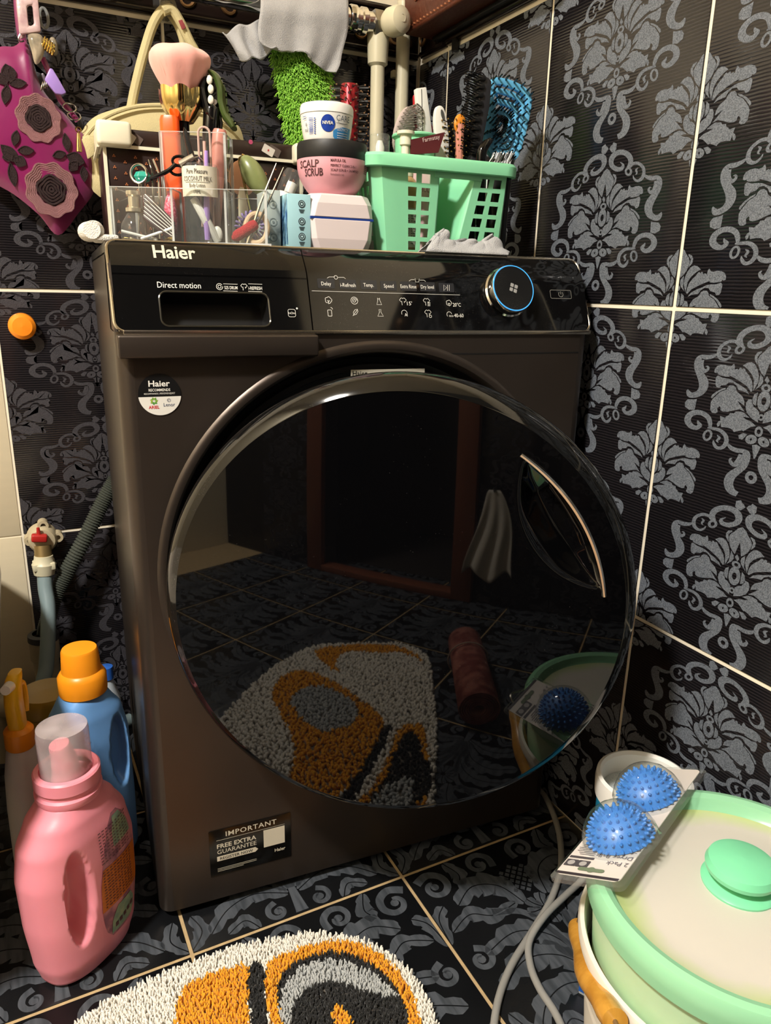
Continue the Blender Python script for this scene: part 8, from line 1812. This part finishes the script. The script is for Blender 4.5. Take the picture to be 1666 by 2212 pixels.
# mint tub inside the bucket, with its lid
mt = thing('mint_tub', 'pale green round tub nested inside the white bucket', 'tub', (BC.x, BC.y, .014))
t = MB(); t.lathe([(0, 0), (.108, 0), (.112, .004), (.1265, .17), (.131, .225), (.1325, .255), (.130, .256), (.126, .22)], 96); t.build('wall', M_PALEG, mt); t = MB(); t.lathe([(.131, .235), (.1345, .237), (.1345, .243), (.131, .245)], 96); t.build('rib', M_PALEG, mt)
ld_ = thing('tub_lid', 'mint rimmed white lid with round green knob on tub', 'lid', (BC.x, BC.y, BRZ - .016))
RL = .1405
t = MB(); t.lathe([(RL - .006, -.014), (RL - .001, -.012), (RL, -.002), (RL, .009), (RL - .003, .0145), (RL - .009, .016), (RL - .015, .0135), (RL - .019, .006), (RL - .022, .003)], 128); t.build('rim', M_MINT2, ld_)
def m_lid():
    m = mat('lid_disc', '#cbc6bc', rough=.4, var=.03, vs_=12); nt = m.node_tree; N = nt.nodes; L = nt.links; b_ = N['Principled BSDF']
    tc = N.new('ShaderNodeTexCoord'); nz = N.new('ShaderNodeTexNoise'); nz.inputs['Scale'].default_value = 9; nz.inputs['Detail'].default_value = 4; L.new(tc.outputs['Object'], nz.inputs['Vector'])
    ln_ = N.new('ShaderNodeVectorMath'); ln_.operation = 'LENGTH'; L.new(tc.outputs['Object'], ln_.inputs[0])
    ad = N.new('ShaderNodeMath'); ad.operation = 'MULTIPLY_ADD'; L.new(nz.outputs[0], ad.inputs[0]); ad.inputs[1].default_value = .07; L.new(ln_.outputs['Value'], ad.inputs[2])
    mr = N.new('ShaderNodeMapRange'); mr.inputs[1].default_value = .131; mr.inputs[2].default_value = .156; L.new(ad.outputs[0], mr.inputs[0])
    mx = N.new('ShaderNodeMix'); mx.data_type = 'RGBA'; L.new(mr.outputs[0], mx.inputs[0]); src = b_.inputs['Base Color'].links[0].from_socket; L.new(src, mx.inputs[6]); mx.inputs[7].default_value = srgb('#b8c888'); L.new(mx.outputs[2], b_.inputs['Base Color']); return m
t = MB(); t.lathe([(RL - .0215, .0032), (RL - .028, .0015), (RL - .05, .0018), (.05, .0035), (0, .004)], 96); t.build('disc', m_lid(), ld_)
kc = atz(*S5(1450, 1005), BRZ - .006); kx, ky = kc.x - BC.x, kc.y - BC.y
t = MB(); t.lathe([(0, .002), (.0335, .0025), (.034, .005), (.031, .0075), (.018, .009), (.0145, .012), (.0145, .017)], 48, Matrix.Translation((kx, ky, .001))); t.build('knob_base', mat('mint_knob', '#7fd8a8', rough=.3, sss=.1), ld_)
t = MB(); t.lathe([(.013, .016), (.026, .0155), (.0315, .018), (.0325, .0225), (.030, .0285), (.022, .0315), (0, .033)], 48, Matrix.Translation((kx, ky, .001))); t.build('knob', MATS['mint_knob'], ld_)
# white tub with powder behind
wt_ = thing('powder_tub', 'round white and teal tub holding washing powder by wall', 'tub', (.541, -.272, 0))
t = MB(); t.lathe([(0, 0), (.046, 0), (.048, .005), (.0535, .222)], 56); t.build('wall', mat('teal_plastic', '#1f86b0', rough=.3), wt_)
t = MB(); t.lathe([(.054, .215), (.0565, .217), (.0575, .236), (.0565, .244), (.0525, .246), (.0495, .242), (.0485, .20)], 56); t.build('rim', M_WHITEP, wt_)
t = MB(); t.lathe([(0, .222), (.03, .223), (.0488, .219)], 40); t.build('powder', mat('speckled_powder', '#c8ccc8', rough=.95, col2='#aab6bd', vs_=700, bump=.6, bs=500), wt_)
# blue and white carton between
p = atz(*S5(455, 1250), .12); cb_ = thing('tall_carton', 'narrow blue and white carton squeezed behind the bucket', 'box', (p.x + .012, p.y + .004, 0), (0, 0, .5))
MB().box((0, 0, .10), (.03, .016, .20)).build('carton', mat('white_card', '#b9c0c8', rough=.5), cb_, bevel=.001); MB().box((-.0156, 0, .10), (.001, .016, .19)).build('blue_side', mat('deep_blue_card', '#1f55a8', rough=.4), cb_); MB().box((-.011, -.0084, .10), (.007, .001, .19)).build('blue_stripe', MATS['deep_blue_card'], cb_)
# dryer ball package
pz = BRZ + .0165
Bq = atz(*S5(655, 1105), pz); Cq = atz(*S5(1238, 285), pz - .004); A = atz(*S5(118, 1062), pz - .030)
dX = (Cq - Bq).normalized(); dY = (A - Bq); dY = (dY - dX * dY.dot(dX)); PWd = dY.length; dY.normalize(); PLn = (Cq - Bq).length
PKM = frame(Bq, dX, dY)
pk = thing('dryer_ball_pack', 'blister pack with two blue spiky dryer balls on lid', 'package', Bq, PKM.to_euler())
M_CARD = mat('printed_card', '#d6cec6', rough=.5, var=.05, vs_=10); M_BLIS = mat_clear('blister_plastic', rough=.04, haze=.03, gloss=1.7)
sl = [( .0135, .5)]
hx, hy = .018, PWd * .50
outl = rrect(PLn, PWd, .006, 5, PLn / 2, PWd / 2)
ins = [(x + (.004 if x < PLn / 2 else -.004), y + (.004 if y < PWd / 2 else -.004)) for x, y in outl]
t = MB(); t.loft([[Vector((x, y, 0)) for x, y in outl], [Vector((x, y, .004)) for x, y in outl], [Vector((x, y, .0075)) for x, y in ins]], cap=False); t.build('blister_flange', mat_clear('flange_plastic', rough=.15, haze=.08), pk)
t = MB(); t.prism([(x * .985 + .0015, y * .97 + .001) for x, y in ins], .0008, None, .0055); t.build('card', M_CARD, pk)
F5 = frame((0, 0, .0066), (1, 0, 0), (0, 1, 0))
t = MB(); t.flat([(.0055, .006), (.0095, .006), (.0095, PWd - .006), (.0055, PWd - .006)], F5); t.build('dark_print', mat('card_dark', '#3a3336', rough=.5), pk, smooth=False)
t = MB(); t.flat(rrect(.0055, PWd * .36, .0027, 5, .0165, PWd * .5), F5, .0004); t.flat(circ(.0165, PWd * .5, .0042, 16), F5, .0005); t.build('hang_slot', mat('slot_dark', '#6d7a62', rough=.6), pk, smooth=False)
TM = frame((0, 0, .0070), (0, 1, 0), (-1, 0, 0))   # the card lies upside down to the camera
t = MB(); text(t, '2 Pack', .0088, .007, -.034, width=.022, m=TM); text(t, 'Dryer Balls', .0088, .007, -.0445, width=.037, m=TM)
for k in range(7): strip2(t, [(PWd - .030, -.040 - k * .0028), (PWd - .030 + .022 * (.7 + .3 * hsh(k)), -.040 - k * .0028)], .0008, TM)
for k in range(5): strip2(t, [(.007, -.052 - k * .0028), (.007 + .018 * (.6 + .4 * hsh(k, 3)), -.052 - k * .0028)], .0007, TM)
t.build('card_lettering', mat('card_grey_ink', '#6b666a', rough=.5), pk, smooth=False)
t = MB(); 
for k in range(2): t.flat(rrect(.011, .0125, .001, 2, .0245 + 0 * k, PWd - .013 - .0 - k * .0125), F5, .0002)
t.flat(rrect(.0035, .026, .0005, 2, .0345, PWd - .0195), F5, .0002); t.build('card_pictures', mat('card_picture', '#4d494c', rough=.5), pk, smooth=False)
t = MB()
for k in range(2): t.flat(circ(.0245, PWd - .013 - k * .0125, .0038, 16), F5, .0004)
t.build('picture_drums', mat('picture_grey', '#a8a4a2', rough=.5), pk, smooth=False)
M_BALL = mat('blue_rubber', '#3f86d8', rough=.4, var=.05, sss=.15)
PKI = PKM.inverted(); pn = PKM.to_3x3() @ Vector((0, 0, 1))
q1 = onplane(*S5(640, 735), pn, pn.dot(Bq) + .007); q2 = onplane(*S5(830, 455), pn, pn.dot(Bq) + .007)
Rz = math.atan2(dX.y, dX.x)
def pkl(q): return PKI @ q
def ball(nm, label, q, r):
    c = pkl(q); o = bpy.data.objects.new(nm, None); COL.objects.link(o); o.parent = pk; o.location = (c.x, c.y, .0072); o['label'] = label
    t = MB(); t.lathe([(r, .0), (r * .98, r * .25), (r * .87, r * .5), (r * .66, r * .75), (r * .4, r * .91), (r * .2, r * .975), (0, r)], 40); t.build('dome', M_BALL, o)
    t = MB(); nrow = 7
    for i in range(nrow):
        e = (i + .35) / nrow * PI / 2; n = max(1, int(round(26 * math.cos(e))))
        for j in range(n):
            a = 2 * PI * (j + .5 * (i % 2)) / n; d = Vector((math.cos(a) * math.cos(e), math.sin(a) * math.cos(e), math.sin(e))); p = d * r
            t.tube([p - d * .001, p + d * .0028, p + d * .0038], [.0019, .0015, .0007], 7)
    t.build('spikes', M_BALL, o)
    t = MB(); R2 = r + .0068; t.lathe([(R2 + .002, -.001), (R2, .002), (R2 * .985, R2 * .25), (R2 * .87, R2 * .5), (R2 * .66, R2 * .76), (R2 * .4, R2 * .92), (R2 * .2, R2 * .98), (0, R2)], 40); t.build('blister_dome', M_BLIS, o)
rb = PWd * .40
ball('dryer_ball', 'nearer blue spiky ball', q1, rb); ball('dryer_ball', 'farther blue spiky ball', q2, rb)
# ---- grey cords on the floor
M_CORD = mat('grey_cable', '#8f8d88', rough=.5)
def cord(nm, label, pts):
    P = [atz(p_[0], p_[1], p_[2] if len(p_) > 2 else .005) for p_ in pts]; c = P[len(P) // 2].copy(); c.z = 0
    o = thing(nm, label, 'cable', c); MB().tube([p - c for p in catmull(P, 8)], .0046, 12).build('cable', M_CORD, o); return o
c1_ = cord('power_cord', 'grey cable curving down from beneath the dryer ball pack', [(1160, 1690), (1188, 1740), (1208, 1800), (1212, 1870), (1192, 1940), (1150, 2012), (1105, 2085), (1078, 2155), (1066, 2230), (1068, 2300)])
c2_ = cord('looped_cord', 'grey cable looping beside the bucket wooden handle', [(1290, 1850, .006), (1260, 1898, .012), (1222, 1934, .0155), (1176, 1980, .0155), (1144, 2033, .008), (1146, 2085), (1166, 2135), (1198, 2185), (1218, 2230), (1230, 2290)])
